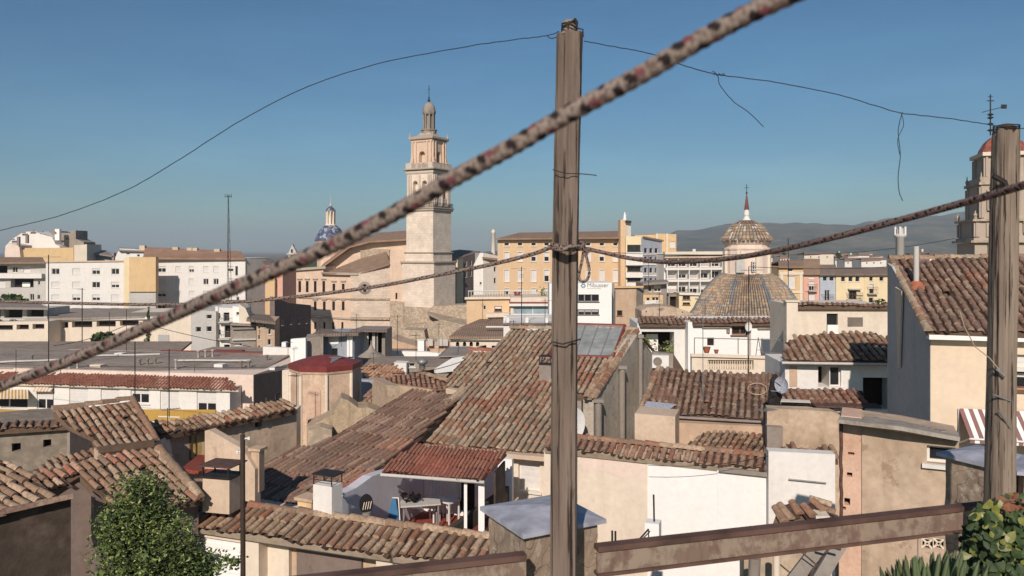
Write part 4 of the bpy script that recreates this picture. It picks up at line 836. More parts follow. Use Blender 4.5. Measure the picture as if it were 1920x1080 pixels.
    m.tube([(q.x - 1.2, q.y, zf(206)), (q.x + 1.7, q.y - .2, zf(196))], .05, 5); m.cbox((q.x + 1.8, q.y - .2, zf(195.5)), .8, .06, .6); m.tube([(q.x - .35, q.y, zf(176)), (q.x + .35, q.y, zf(176))], .04, 4)
    m.build('weather_vane', M['iron'], th)
t = NT('red_glazed_dome_tiles'); wv = t.n('ShaderNodeTexNoise'); wv.inputs['Scale'].default_value = 1.5; t.l(t.co(), wv.inputs['Vector']); t.col(t.ramp(wv.outputs['Fac'], [(.4, C(166,100,80)), (.6, C(140,78,66)), (.72, C(96,60,62))])); t.b.inputs['Roughness'].default_value = .5; M['rdome'] = t.m
rtower()
# ------------------------------------------------------------------ tiled dome with lantern
def bigdome():
    d = 72.; kk = d / F; c0 = P3(1400, 600, d); c = (c0.x, c0.y); zf = lambda y: P3(1400, y, d).z
    th = thing('tiled_dome', 'large octagonal dome of old glazed tiles carrying a smaller tiled dome', 'dome', (c0.x, c0.y, 2))
    m = MB(); m.lathe(c, [(98 * kk, -4), (98 * kk, zf(600)), (106 * kk, zf(597)), (108 * kk, zf(594))], 8, 0, R(10), False); m.build('drum', M['tan'], th)
    prof = [(106, 594), (97, 583), (91, 570), (83, 556), (74, 542), (63, 529), (52, 519), (44, 514)]
    mb = MB(); rng = random.Random(4); rot = R(10)
    def P(an, t):      # angle position on octagon, t 0..1 along profile
        f = t * (len(prof) - 1); i = min(int(f), len(prof) - 2); r = prof[i][0] + (prof[i + 1][0] - prof[i][0]) * (f - i); y = prof[i][1] + (prof[i + 1][1] - prof[i][1]) * (f - i)
        s = 2 * math.pi / 8; b = ((an - rot) % s) - s / 2; rr = r * kk * math.cos(s / 2) / math.cos(b) * 1.06; return Vector((c[0] + rr * math.cos(an), c[1] + rr * math.sin(an), zf(y)))
    for f_ in range(8):
        for q in range(15):
            a0 = rot + 2 * math.pi * (f_ + q / 15) / 8; aw = 2 * math.pi / 8 / 15
            for k in range(19):
                t0, t1 = k / 19, (k + 1.1) / 19; rv = rng.random(); edge = q in (0, 14)
                ring = []
                for tt, ex in ((t0, .06), (min(t1, 1), .01)):
                    for s in range(5):
                        an = a0 + aw * (.08 + .84 * s / 4); p = P(an, tt); o = Vector((p.x - c[0], p.y - c[1], 0)).normalized() + Z * .8; p += o.normalized() * (math.sin(math.pi * s / 4) * .12 + ex); ring.append(p)
                blue = edge or (rng.random() < .05)
                mb.add(ring, [(s, s + 1, 6 + s, 5 + s) for s in range(4)], 1 if blue and rng.random() < .7 else 0, rn=rv, sm=True)
                mb.add(ring[:5], [tuple(range(5))], 0, rn=.7)
    m2 = [(106 * kk * 1.0, zf(594))]
    mb.lathe(c, [(a * kk * .985, zf(b + .6)) for a, b in prof], 8, 2, rot, False)
    mb.build('tiled_shell', [M['domet'], M['domeb'], M['mortd']], th)
    m = MB(); m.lathe(c, [(45 * kk, zf(519)), (43 * kk, zf(513)), (41 * kk, zf(512)), (41 * kk, zf(469)), (43 * kk, zf(468)), (43 * kk, zf(465)), (39 * kk, zf(464)), (39 * kk, zf(459)), (42 * kk, zf(457)), (44 * kk, zf(453)), (44 * kk, zf(451))], 16, 0, R(5), False); m.build('lantern_drum', M['cream2'], th)
    m = MB()
    for k in range(8):
        an = R(10) + k * math.pi / 4; q = Vector((c[0] + 41.5 * kk * math.cos(an), c[1] + 41.5 * kk * math.sin(an), 0)); m.cbox((q.x, q.y, (zf(512) + zf(470)) / 2), .34, .34, zf(470) - zf(512), -an)
    m.build('pilasters', M['cream'], th)
    wl = W(1388, d - 41 * kk - .02, 3); m = MB(); pts = arch_pts(*(wl.u(1380), zf(512) + .1, wl.u(1396), zf(476))); m.add([wl.p(*p, .02) for p in pts] + [wl.p(*p, .1) for p in pts], [tuple(range(len(pts), 2 * len(pts)))] + [(i, (i + 1) % len(pts), len(pts) + (i + 1) % len(pts), len(pts) + i) for i in range(len(pts))]); m.build('blind_arch', M['greyl'], th)
    wr = W(1414, d - 39 * kk, -20); m = MB(); a = wr.u(1408); b = wr.u(1417); z0, z1 = zf(509), zf(490)
    for k in range(3): m.box(wr.p(a + (b - a - .06) * k / 2, z0, .12), wr.E() * .06, wr.N() * .06, Z * (z1 - z0))
    for k in range(5): m.box(wr.p(a, z0 + (z1 - z0 - .06) * k / 4, .12), wr.E() * (b - a), wr.N() * .06, Z * .06)
    f = m.build('window', M['frame'], th); m = MB(); m.box(wr.p(a, z0, .02), wr.E() * (b - a), wr.N() * .1, Z * (z1 - z0)); m.build('pane', M['glass'], f)
    up = [(46, 453), (45, 450), (38, 438), (31, 428), (23, 420), (14, 415), (8, 413)]
    mb = MB(); n = 40; rng = random.Random(9)
    mb.lathe(c, [(a * kk * .96, zf(b)) for a, b in up], 16, 1)
    for q in range(n):
        for k in range(11):
            t0, t1 = k / 11, (k + 1.1) / 11; ring = []
            if k > 6 and q % 2: continue
            for tt, ex in ((t0, .07), (min(1, t1), .02)):
                f = tt * (len(up) - 1); i = min(int(f), len(up) - 2); r = (up[i][0] + (up[i + 1][0] - up[i][0]) * (f - i)) * kk; z_ = zf(up[i][1] + (up[i + 1][1] - up[i][1]) * (f - i))
                for s in range(4):
                    an = 2 * math.pi * (q + .1 + .8 * s / 3 * (2 if k > 6 else 1) * (.5 if k > 6 else 1)) / n; rr = r + (math.sin(math.pi * s / 3) * .09 + ex); ring.append(Vector((c[0] + rr * math.cos(an), c[1] + rr * math.sin(an), z_ + ex)))
            mb.add(ring, [(s, s + 1, 5 + s, 4 + s) for s in range(3)], 2 if rng.random() < .07 else 0, rn=rng.random(), sm=True); mb.add(ring[:4], [(0, 1, 2, 3)], 0, rn=.7)
    mb.build('upper_tiled_dome', [M['domet'], M['mortd'], M['greyl']], th)
    m = MB(); m.lathe(c, [(8.5 * kk, zf(416)), (7.5 * kk, zf(411)), (5.5 * kk, zf(410)), (5 * kk, zf(404)), (6 * kk, zf(403)), (5 * kk, zf(401)), (4.2 * kk, zf(393))], 10); m.build('lantern_neck', M['white'], th)
    m = MB(); m.lathe(c, [(5.2 * kk, zf(393)), (4.4 * kk, zf(391)), (1.2 * kk, zf(367)), (.5 * kk, zf(363))], 10); m.build('red_cone', M['redcone'], th)
    m = MB(); m.tube([(c[0], c[1], zf(366)), (c[0], c[1], zf(345))], .03, 5); m.lathe(c, [(.03, zf(364)), (.11, zf(362)), (.03, zf(360))], 8); m.tube([(c[0] - .22, c[1], zf(352)), (c[0] + .22, c[1], zf(352))], .02, 4); m.build('cross', M['iron'], th)
M['domet'] = tilemat('dome_tile', [C(172,150,126), C(156,134,114), C(186,162,134), C(150,126,106), C(186,152,124), C(160,146,130), C(144,128,116), C(192,166,136)], (.30, .25, .20, 1), .35)
M['domeb'] = tilemat('dome_tile_blue', [C(126,134,146), C(112,124,140), C(140,144,150), C(120,128,136)], (.22, .2, .17, 1), .4)
M['redcone'] = flat('dull_red_cone', C(118,70,64), .7, 0, .12, 3)
bigdome()
# ------------------------------------------------------------------ middle distance, centre
def house(nm, lb, w_, top, t, mat, holes=(), cat='house', rec=.18, zb=-5, **k):
    th = thing(nm, lb, cat, base(w_, (top[0][0] + top[-1][0]) / 2, 0)); block(th, w_, top, t, mat, holes, rec=rec, zb=zb, **k); return th
th = house('cream_house', 'cream house with a railed roof terrace and one brown window left of the centre post', W(875, 108, 4), [(875, 559), (955, 557)], 8, 'orange', [(906, 573, 911, 581, 'dark'), (927, 574, 941, 584, 'half', 'framew')])
w_ = W(875, 108, 4); strip(th, w_, ((872, 557), (957, 556)), .4, .3, 'cream'); strip(th, w_, ((914, 586), (957, 585)), 2.0, .5, 'cream', 'lower_terrace')
m = MB()
for x in list(range(878, 1035, 5)): m.tube([w_.q(x, 558, -.3), w_.q(x, 547, -.3)], .045, 4)
m.tube([w_.q(877, 546, -.3), w_.q(1034, 545, -.3)], .06, 4); tag(m.build('terrace_railing', M['wht']), 'white railing along the roof terrace before the orange building', 'railing')
th = house('terrace_house', 'white house with pale blue glazed gallery and dark strip below the orange building', W(957, 100, 0), [(957, 558), (1040, 557)], 8, 'cream', [(962, 573, 1036, 590, 'blue', 'frame', .6)], rec=.6)
strip(th, W(957, 100, 0), ((955, 566), (1040, 566)), .2, .18, 'redp', 'red_line'); strip(th, W(957, 100, 0), ((955, 569), (1040, 569)), .5, .3, 'white')
m = MB(); q = P3(970, 553, 104); m.cbox(q, .8, .1, .35); m.lathe((q.x - .25, q.y), [(.02, q.z + .1), (.3, q.z + .3), (.02, q.z + .45)], 8); m.lathe((q.x + .25, q.y), [(.02, q.z + .1), (.3, q.z + .3), (.02, q.z + .45)], 8); m.tube([q - Z * .6, q], .04, 4)
tag(m.build('sun_shade', M['redp'], None, q), 'small bright red shade on the railed roof terrace', 'parasol')
rng = random.Random(2); c = MB(); q = P3(1015, 552, 103); leaf_cloud(c, q, 1.1, .5, 1.3, 150, .13, rng, [0, 1], 5); c.tube([q - Z * 1.2, q + Z * .6], .05, 4, 2); tag(c.build('terrace_plant', [M['leafl'], M['leaf'], M['bark']], None, q), 'tall potted plant on the roof terrace beside the centre post', 'plant')
# office with sign
w_ = W(1030, 92, 1); th = house('office_building', 'white office block with a grey logo sign and long dark window bands', w_, [(1030, 532), (1147, 530)], 6, 'whiteb', [(1040, 552, 1123, 566, 'dark', 'framed', .3), (1040, 580, 1123, 590, 'half', 'framed', .3)], 'building', rec=.3)
for y in (552, 580):
    m = MB()
    for x in (1060, 1083, 1095, 1108): m.box(w_.q(x, y + (14 if y < 570 else 10), -.2), w_.E() * .12, w_.N() * .1, Z * (.85 if y < 570 else .6))
    m.build('mullions', M['alu'], th)
m = MB(); m.box(w_.q(1083, 567.5, .01), w_.E() * 2.4, w_.N() * .05, Z * .22); m.build('grey_sill_panel', M['alu'], th)
def text(s, size, loc, a, mat, parent, name='lettering', ext=.02):
    cu = bpy.data.curves.new('tmp', 'FONT'); cu.body = s; cu.size = size; cu.extrude = ext; ob = bpy.data.objects.new('tmp', cu); col.objects.link(ob)
    bpy.context.view_layer.update(); dg = bpy.context.evaluated_depsgraph_get(); me = bpy.data.meshes.new_from_object(ob.evaluated_get(dg)); bpy.data.objects.remove(ob)
    o = bpy.data.objects.new(name, me); col.objects.link(o); o.parent = parent; o.location = Vector(loc) - Vector(parent['_l']); o.rotation_euler = (R(90), 0, -a); me.materials.clear(); me.materials.append(mat); o['_l'] = tuple(loc); return o
sg = MB(); q = w_.q(1093.5, 535.5, .03)
for k in range(6):
    an = k * math.pi / 3; p = q + w_.E() * math.cos(an) * .2 + Z * math.sin(an) * .2; sg.cbox(p, .18, .05, .18, w_.a)
sg.build('logo', M['bglass'], th); text('Mibusser', .68, w_.q(1100.5, 538.2, .03), w_.a, M['alu'], th); text('SALUT  I  BELLESA', .2, w_.q(1101, 541.6, .03), w_.a, M['alu'], th) if 0 else None
m = MB()
for k in range(9): m.box(w_.q(1101 + k * 2.9, 541.5, .02), w_.E() * .12, w_.N() * .02, Z * .05)
m.build('small_lettering', M['alu'], th)
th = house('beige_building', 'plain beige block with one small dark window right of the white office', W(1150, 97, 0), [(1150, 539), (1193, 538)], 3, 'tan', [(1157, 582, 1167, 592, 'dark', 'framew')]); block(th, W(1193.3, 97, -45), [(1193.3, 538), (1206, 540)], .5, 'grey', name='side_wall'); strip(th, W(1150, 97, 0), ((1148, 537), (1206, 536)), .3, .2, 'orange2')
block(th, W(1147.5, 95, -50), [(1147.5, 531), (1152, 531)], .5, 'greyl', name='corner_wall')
# arches building, white building
w_ = W(845, 78, 2); th = house('arcaded_house', 'cream house with small round arches and a hipped brown tile roof', w_, [(845, 632), (952, 632)], 9, 'cream', [(x - 3.2, 641, x + 3.2, 650, 'arch') for x in (858, 871, 883.5, 895.5)] + [(898, 647, 912, 653, 'open'), (922, 648, 940, 653, 'open')], rec=.4)
strip(th, w_, ((843, 631), (953, 631)), .4, .3, 'white'); mb = MB()
for pts in ([(842, 631, 77.4), (954, 631, 77.4), (948, 598, 88), (900, 598, 88)], [(842, 631, 77.4), (900, 598, 88), (862, 614, 92)]): mb.prism([P3(*p) for p in pts], .25)
mb.build('roof', M['fr'], th); m = MB(); m.box(P3(911, 614, 80), (3, 0, 0), (0, .3, 0), (0, 0, .12)); m.build('roof_flashing', M['white'], th)
w_ = W(944, 58, 2); th = house('white_house', 'white flat roofed house with grey window left of the centre post behind the big roof', w_, [(944, 607), (1036, 606)], 8, 'white', [(957, 615, 985, 629, 'dark', 'framed')]); strip(th, w_, ((943, 606), (1040, 605)), .15, .12, 'brownd')
m = MB()
for x in (949, 985, 1022): m.box(w_.q(x, 606, -.4), w_.E() * .22, -w_.N() * .2, Z * .42)
m.tube([w_.q(944, 596, -.4), w_.q(1040, 595, -.4)], .03, 4); m.tube([w_.q(944, 592, -.4), w_.q(1040, 591, -.4)], .02, 4); m.build('parapet_posts', M['white'], th)
for y, d in ((600, 66),): th2 = house('low_wall', 'white wall with brown coping behind the white flat roofed house', W(944, d, 0), [(944, 592), (1045, 591)], 1, 'white', cat='wall')
# cluster left of it, below the church
R_ = [('white_wall', 'long low white wall below the shaded street', W(493, 66, -4), [(493, 650), (575, 654)], .5, 'white', 'wall'),
 ('white_panel_wall', 'bright white square wall panel before the shaded street', W(545, 63, 0), [(545, 636), (573, 634)], .5, 'whiteb', 'wall'),
 ('small_annex', 'little white rooftop cube between the long low wall and the square panel', W(528, 68, 0), [(528, 642), (536, 642)], .7, 'whiteb', 'roof house'),
 ('garden_house', 'brown grey roof house left of the blue grey house', W(573, 64, -12), [(573, 634), (606, 630)], 3, 'grey', 'house')]
for nm, lb, w_, tp, t_, mt, ct in R_: house(nm, lb, w_, tp, t_, mt, cat=ct)
w_ = W(603, 66, 3); th = house('blue_grey_house', 'blue grey house with white patch and wide flat brown roof before the church', w_, [(603, 627), (664, 627)], 5, 'bluegrey', [(622, 653, 633, 667, 'dark', 'framed')])
slab(th, [(586, 626, 65), (672, 624, 65), (690, 619, 71), (600, 616, 71)], .25, 'frg'); m = MB(); m.box(w_.q(616, 645, .0), w_.E() * .85, w_.N() * .03, Z * .8); m.build('white_patch', M['whiteb'], th); m = MB(); m.box(w_.q(652, 668, .0), w_.E() * .45, w_.N() * .25, Z * 1.8); m.build('white_pillar', M['whiteb'], th)
w_ = W(664, 69, 0); th = house('open_shed', 'dark open roof shed with thin posts right of the blue grey house', w_, [(664, 619), (722, 620)], 4, 'dgrey', [(668, 623, 716, 664, 'open', 'frame', 1.2)], rec=1.2)
slab(th, [(655, 619, 68), (726, 620, 68), (722, 616, 74), (672, 614, 74)], .15, 'frg')
for x, mt, wd in ((676, 'white', .3), (682, 'cream', .45), (699, 'greyl', .25), (707, 'dgrey', .12)): m = MB(); m.box(w_.q(x, 664, .1), w_.E() * wd, w_.N() * .2, Z * 1.9); m.build('post', M[mt], th)
q = P3(696, 668, 60); m = MB(); m.lathe((q.x, q.y), [(1.0, q.z), (.6, q.z + .25), (.25, q.z + .5), (.05, q.z + .9), (.03, q.z + 1.2)], 12); tag(m.build('grey_cone_roof', M['grey'], None, q), 'small grey cone shaped roof cap in front of the open shed', 'roof cap')
th = house('gabled_house', 'small house with slanted brown roof at the foot of the rampart wall', W(712, 80, 0), [(712, 652), (735, 634), (748, 640), (800, 655)], 4, 'tan'); slab(th, [(708, 656, 79), (790, 657, 79), (778, 637, 86), (742, 640, 86)], .25, 'fr'); slab(th, [(712, 650, 79.5), (720, 654, 79), (750, 632, 84), (736, 632, 86)], .3, 'fr', 'lean_to_roof')
th = house('rubble_house', 'rubble stone house stump below the buttress of the church', W(735, 118, 0), [(735, 632), (757, 618), (795, 620), (801, 648)], 4, 'rubble', [(748, 634, 754, 640, 'open')]); slab(th, [(745, 643, 116), (800, 646, 116), (798, 641, 122), (750, 640, 122)], .25, 'fr')
th = house('white_parapet', 'bright white roof parapet running right below the small slanted roof house', W(724, 74, 2), [(724, 658), (800, 660), (880, 668)], .6, 'whiteb', cat='wall')
chimney(783, 795, 638, 658, 76, 'bright white wide chimney on the small slanted roof house', 'whiteb', 'white')
w_ = W(800, 82, 0); th = house('tan_house', 'tan house side between the white chimney and the glass hipped roof', w_, [(796, 640), (850, 642)], 3, 'tan', [(818, 643, 824, 650, 'half')]); m = MB()
for x in (808, 826, 836): m.cbox(w_.q(x, 641, .3), .5, .5, .7); m.build('roof_vent', M['greyl'], th); m = MB()
th = thing('glass_conservatory', 'grey glazed hipped conservatory roof left of the reddish ridge', 'conservatory', P3(850, 668, 60)); mb = MB(); A_, B_, C_, D_ = P3(822, 668, 58), P3(892, 666, 58), P3(878, 650, 62), P3(842, 650, 62); mb.prism([A_, B_, C_, D_], .08); mb.prism([A_, D_, P3(838, 652, 66)], .08); mb.build('glazing', M['dgrey'], th)
m = MB(); m.tube([A_, D_], .05, 4); m.tube([D_, C_], .05, 4); m.tube([C_, B_], .05, 4); m.tube([(A_ + B_) / 2, (D_ + C_) / 2], .05, 4); m.build('glazing_bars', M['alu'], th)
th = house('flat_roof_house', 'low house with wide grey brown flat roof and white side below the conservatory', W(690, 52, 0), [(690, 692), (900, 690)], .5, 'grey'); slab(th, [(676, 690, 51.5), (905, 687, 51.5), (890, 668, 60), (700, 668, 60)], .2, 'flatroof2')
block(th, W(815, 50, -30), [(818, 693), (852, 672), (905, 664)], .3, 'whiteb', bot=[(818, 700), (905, 690)], name='white_side')
th = house('white_roof_hut', 'small white roof hut with dark window above the bright orange tile roof', W(738, 50, 4), [(738, 680), (762, 681)], 1, 'white', [(765, 681, 777, 688, 'none')] if 0 else []); block(th, W(763, 50.5, 0), [(763, 679), (786, 680)], 1, 'grey', [(766, 681, 778, 688, 'dark')], name='grey_hut')
q = P3(792, 683, 49); m = MB(); m.lathe((q.x, q.y), [(.18, q.z - .3), (.18, q.z), (.32, q.z + .05), (.34, q.z + .2), (.2, q.z + .35), (.05, q.z + .4)], 10); tag(m.build('roof_ventilator', M['alu'], None, q), 'round metal ventilator on the grey brown flat roof', 'ventilator')
# small old roofs right of the octagonal tower
th = thing('old_house', 'old house with bright orange tile roof behind the octagonal tower', 'house', P3(715, 712, 46)); rp = RP(690, 712, 46, 20, 16); troof(th, rp, [(674, 690), (700, 683), (738, 684), (760, 702), (752, 712), (698, 713)], 'moss', pitch=.25, seg=3)
TMo = tilemat('roof_tile_orange', [C(204,156,124), C(192,140,110), C(212,170,138), C(182,130,104), C(200,156,128)], (.32, .22, .14, 1), .3); th.children[0].data.materials[0] = TMo
block(th, W(672, 45, 0), [(672, 712), (727, 712)], .4, 'bluegrey'); 
th = thing('old_house', 'old house with shallow reddish tile roof between the orange roof and the great roof', 'house', P3(780, 735, 41)); rp = RP(735, 722, 41, -10, 9); troof(th, rp, [(700, 712), (775, 700), (875, 727), (868, 735), (745, 728)], 'red', pitch=.25, seg=3); block(th, W(727, 40, -10), [(727, 720), (870, 738)], .4, 'tan')
ridge(th, [P3(785, 698, 43), P3(875, 725, 40)], .14, mat='moss')
th = thing('old_house', 'low house with dark tile roof and grey wall right of the octagonal tower', 'house', P3(700, 765, 38)); rp = RP(690, 770, 37.5, 20, 17); troof(th, rp, [(674, 762), (682, 745), (700, 730), (728, 727), (728, 765), (676, 768)], 'red', pitch=.25, seg=3); block(th, W(672, 37, 0), [(672, 768), (730, 770)], .4, 'tan')
th = house('plaster_wall', 'stained cream plaster wall stump left of the great striped roof', W(727, 35.5, -25), [(726, 722), (748, 724), (762, 735)], 2.5, 'beiged', cat='wall')
th = thing('side_house', 'house with dark red ridge and striped tile roof left behind the great roof', 'house', P3(880, 720, 36)); rp = RP(845, 735, 36, 22, 19)
troof(th, rp, [(835, 720), (880, 659), (948, 662), (945, 700), (870, 738)], 'old', seg=4, slabm='mortd'); ridge(th, [rp.q(880, 658, .05), rp.q(948, 661, .05)], .16, mat='terra'); block(th, W(838, 35.8, 22), [(836, 728), (920, 745)], .4, 'beige')
# ------------------------------------------------------------------ long white building left
w_ = W(0, 58, 9); th = thing('long_white_house', 'long white house with red tiled skirt roof, shuttered windows and mustard base band', 'house', base(w_, 220, 0))
hs_ = [(-20, 733, 52, 765, 'third'), (69, 730, 101, 768, 'half'), (130, 726, 165, 764, 'shut'), (189, 728, 224, 766, 'shut'), (245, 730, 280, 757, 'third'), (300, 732, 336, 780, 'shut'), (369, 734, 406, 779, 'half')]
block(th, w_, [(-60, 714), (431, 729)], 1.6, 'white', hs_, rec=.15, zb=0); block(th, w_.shift(-1.7), [(-60, 688), (475, 703)], 11, 'cream2', zb=0, name='upper_wall')
u0, z0 = w_.hit(-60, 716); rp = RP(-60, 715, 58 + 0, 9, 20); rp.o = w_.p(u0, w_.hit(0, 717)[1], .35)
troof(th, rp, [(-40, 717), (447, 731), (424, 708), (-40, 700)], 'terra', pitch=.25, seg=3, slabm='cream', name='skirt_roof', jit=.3)
a_ = w_.shift(-1.75); m = MB(); e0 = w_.hit(-60, 700)[0]
strip(th, w_, ((-60, 717), (432, 730)), .12, .12, 'whiteb'); strip(th, w_, ((-60, 766), (405, 768)), .06, .8, 'yband', 'base_band')
f = slab(th, [(-60, 686, 60.2), (478, 702, 57.4), (545, 664, 66.5), (-60, 652, 72)], .15, 'flatroof')
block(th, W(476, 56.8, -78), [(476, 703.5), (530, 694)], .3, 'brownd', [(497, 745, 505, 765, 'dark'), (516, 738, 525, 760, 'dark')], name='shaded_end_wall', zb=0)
block(th, W(529, 52, 0), [(529, 694), (548, 694)], 1, 'cream', name='end_pier', zb=0)
m = MB(); aw = W(-10, 56.5, 9)
for k in range(26):
    a = aw.q(-30 + k * 3.2, 748, .0); b = aw.q(-30 + (k + 1) * 3.2, 748, 0); a2 = w_.q(-27 + k * 3.1, 731, .05); b2 = w_.q(-27 + (k + 1) * 3.1, 731, .05); m.add([a, b, b2, a2, a + Z * .03, b + Z * .03, b2 + Z * .03, a2 + Z * .03], [(0, 1, 2, 3), (7, 6, 5, 4), (0, 4, 5, 1)], k % 2)
tag(m.build('awning', [M['yband'], M['cream']], None, aw.q(0, 748)), 'yellow and cream striped awning at the left end of the long white house', 'awning')
m = MB()
for k in range(11): a = w_.q(68 + k * 3.1, 732, .35); b = w_.q(68 + (k + 1) * 3.1, 732, .35); a2 = w_.q(68 + k * 3.1, 725, .05); b2 = w_.q(68 + (k + 1) * 3.1, 725, .05); m.add([a, b, b2, a2, a - Z * .03, b - Z * .03, b2 - Z * .03, a2 - Z * .03], [(0, 1, 2, 3), (7, 6, 5, 4)], k % 2)
tag(m.build('awning', [M['tan'], M['cream']], None, w_.q(80, 728)), 'short rolled up brown awning over the second window of the long white house', 'awning')
for k, (x0, x1, y0, y1, d, mt, lb) in enumerate([(401, 417, 683, 694, 60, 'white', 'white box chimney on the grey flat roof right of the leaning antenna'), (214, 229, 662, 673, 66, 'white', 'small white box on the flat roof beside a dark red patch'), (414, 468, 665, 676, 67, 'cream', 'long cream skylight kerb at the back of the grey flat roof'), (505, 515, 688, 692, 58, 'white', 'tiny white block near the right end of the grey flat roof'), (168, 188, 684, 692, 60, 'cream', 'low cream kerb on the flat roof left of the tall antennas')]):
    w2 = W(x0, d, 9); m = MB(); m.box(w2.q(x0, y1 + 2), w2.E() * w2.u(x1), -w2.N() * .7, Z * ((y1 + 2 - y0) / F * d)); tag(m.build('roof_box', M[mt], None, w2.q(x0, y1)), lb, 'roof box')
th = house('low_red_roof_house', 'low grey flat roofed house with red strip behind the long white house', W(60, 76, 8), [(-60, 655), (560, 668)], 1, 'dgrey', zb=0)
slab(th, [(-60, 662, 73), (330, 664, 72), (360, 640, 84), (-60, 640, 88)], .2, 'flatroof2'); slab(th, [(330, 668, 70), (560, 668, 68), (590, 652, 74), (400, 650, 76)], .2, 'flatroof')
m = MB(); m.box(P3(300, 663, 71), (11, -1.2, 0), (0, .5, 0), (0, 0, .25)); m.build('red_strip', M['redt'], th); m = MB(); m.box(P3(400, 661, 71), (2.6, -.2, 0), (0, .8, 0), (0, 0, .18)); m.build('red_patch', M['redt'], th)
m = MB(); m.box(P3(80, 664, 70.5), (2.8, .2, 0), (0, .5, 0), (0, 0, .3)); m.build('white_kerb', M['cream'], th)
rng = random.Random(77)
for k, (x, y, lb) in enumerate([(60, 676, 'small round vent pipe at the left end of the grey flat roof'), (130, 690, 'short vent pipe before the flat roof edge above the awning'), (262, 684, 'vent pipe cluster right of the first tall antenna on the flat roof'), (330, 690, 'stubby vent pipe near the middle of the grey flat roof'), (452, 688, 'short vent pipe right of the white box chimney'), (372, 672, 'thin vent pipe at the back of the grey flat roof'), (500, 676, 'low vent pipe near the shaded end wall on the flat roof')]):
    dd = 8.7 * F / (y - HY) if y > 0 else 60; q = P3(x, y, dd); m = MB()
    for j in range(1 + k % 3): m.lathe((q.x + j * .5, q.y + j * .2), [(.09, q.z - .3), (.09, q.z + .35 + .2 * (k % 2)), (.15, q.z + .38 + .2 * (k % 2)), (.15, q.z + .45 + .2 * (k % 2))], 8)
    tag(m.build('vent_pipe', M['greyl' if k % 2 else 'conc'], None, q), lb, 'vent pipe')
for k, (x0, y0, x1, y1) in enumerate([(150, 668, 300, 664), (330, 676, 470, 676), (-20, 680, 120, 674)]):
    a = P3(x0, y0, 8.55 * F / (y0 - HY)); b = P3(x1, y1, 8.55 * F / (y1 - HY)); m = MB(); m.tube([a, a.lerp(b, .3) + Z * .02, a.lerp(b, .7) - Z * .01, b], .09, 5)
    tag(m.build('roof_kerb', M['greyl'], None, a), ['long pale kerb line across the grey flat roof behind the thick rope', 'pale kerb line at the right of the grey flat roof', 'pale kerb line at the left end of the grey flat roof'][k], 'kerb')
# ------------------------------------------------------------------ octagonal tower
M['pinkn'] = plaster('faded_pink_plaster', C(212, 178, 154), .6, 2)
d = 39.; kk = d / F; c0 = P3(610, 800, d + 1.6); zf = lambda y: P3(610, y, d).z; th = thing('octagonal_tower', 'ruinous octagonal plaster tower with red painted metal roof', 'tower', (c0.x, c0.y, 2)); c = (c0.x, c0.y)
m = MB(); m.lathe(c, [(66 * kk, 0), (66 * kk, zf(703)), (68 * kk, zf(702)), (69 * kk, zf(698))], 8, 0, R(15), False)
ot = plaster('peeling_pink_plaster', C(216, 186, 160), .7, 1.6, C(150, 128, 108)); m.build('walls', ot, th)
m = MB()
for k in range(8):
    an = R(15) + k * math.pi / 4; m.tube([(c[0] + 66.2 * kk * math.cos(an), c[1] + 66.2 * kk * math.sin(an), 2), (c[0] + 66.2 * kk * math.cos(an), c[1] + 66.2 * kk * math.sin(an), zf(703))], .09, 6)
m.build('corner_strips', M['cream'], th)
a0_ = R(15) + 5 * math.pi / 4; a1_ = R(15) + 6 * math.pi / 4; pa = Vector((c[0] + 66.4 * kk * math.cos(a0_), c[1] + 66.4 * kk * math.sin(a0_), 0)); pb = Vector((c[0] + 66.4 * kk * math.cos(a1_), c[1] + 66.4 * kk * math.sin(a1_), 0)); e_ = (pb - pa).normalized(); nn_ = Vector((e_.y, -e_.x, 0)); L_ = (pb - pa).length; m = MB()
pts = arch_pts(L_ * .22, zf(800), L_ * .78, zf(722)); pts3 = [pa + e_ * u + Z * z for u, z in pts]; m.add([p + nn_ * .0 for p in pts3] + [p + nn_ * .03 for p in pts3], [tuple(range(len(pts), 2 * len(pts)))] + [(i, (i + 1) % len(pts), len(pts) + (i + 1) % len(pts), len(pts) + i) for i in range(len(pts))]); m.build('blind_niche', M['pinkn'], th)
m = MB(); m.lathe(c, [(69 * kk, zf(698)), (70 * kk, zf(688)), (68 * kk, zf(687)), (30 * kk, zf(677)), (1 * kk, zf(673))], 8, 0, R(15), False); m.build('metal_roof', M['redp'], th)
m = MB(); q = P3(580, 684, d + .3); m.box(q, (1.0, .1, .03), (.45, .9, .22), (0, 0, .04)); m.build('roof_light', M['alu'], th)
M['ruinm'] = plaster('crumbling_ruin_plaster', C(190, 168, 140), 1.0, 1.8, C(130, 110, 88))
th = house('ruined_wall', 'crumbling rubble wall leaning against the octagonal tower', W(575, 34, -12), [(575, 800), (600, 790), (622, 778), (640, 746), (655, 752), (672, 765), (690, 764), (712, 772), (740, 800)], 1.4, 'ruinm', cat='wall', zb=2)
block(th, W(585, 33.2, -10), [(578, 808), (600, 800), (622, 806)], .8, 'rubble', name='broken_stub'); block(th, W(541, 33.5, -5), [(541, 795), (548, 770), (556, 768)], 1, 'cream', name='cream_pier')
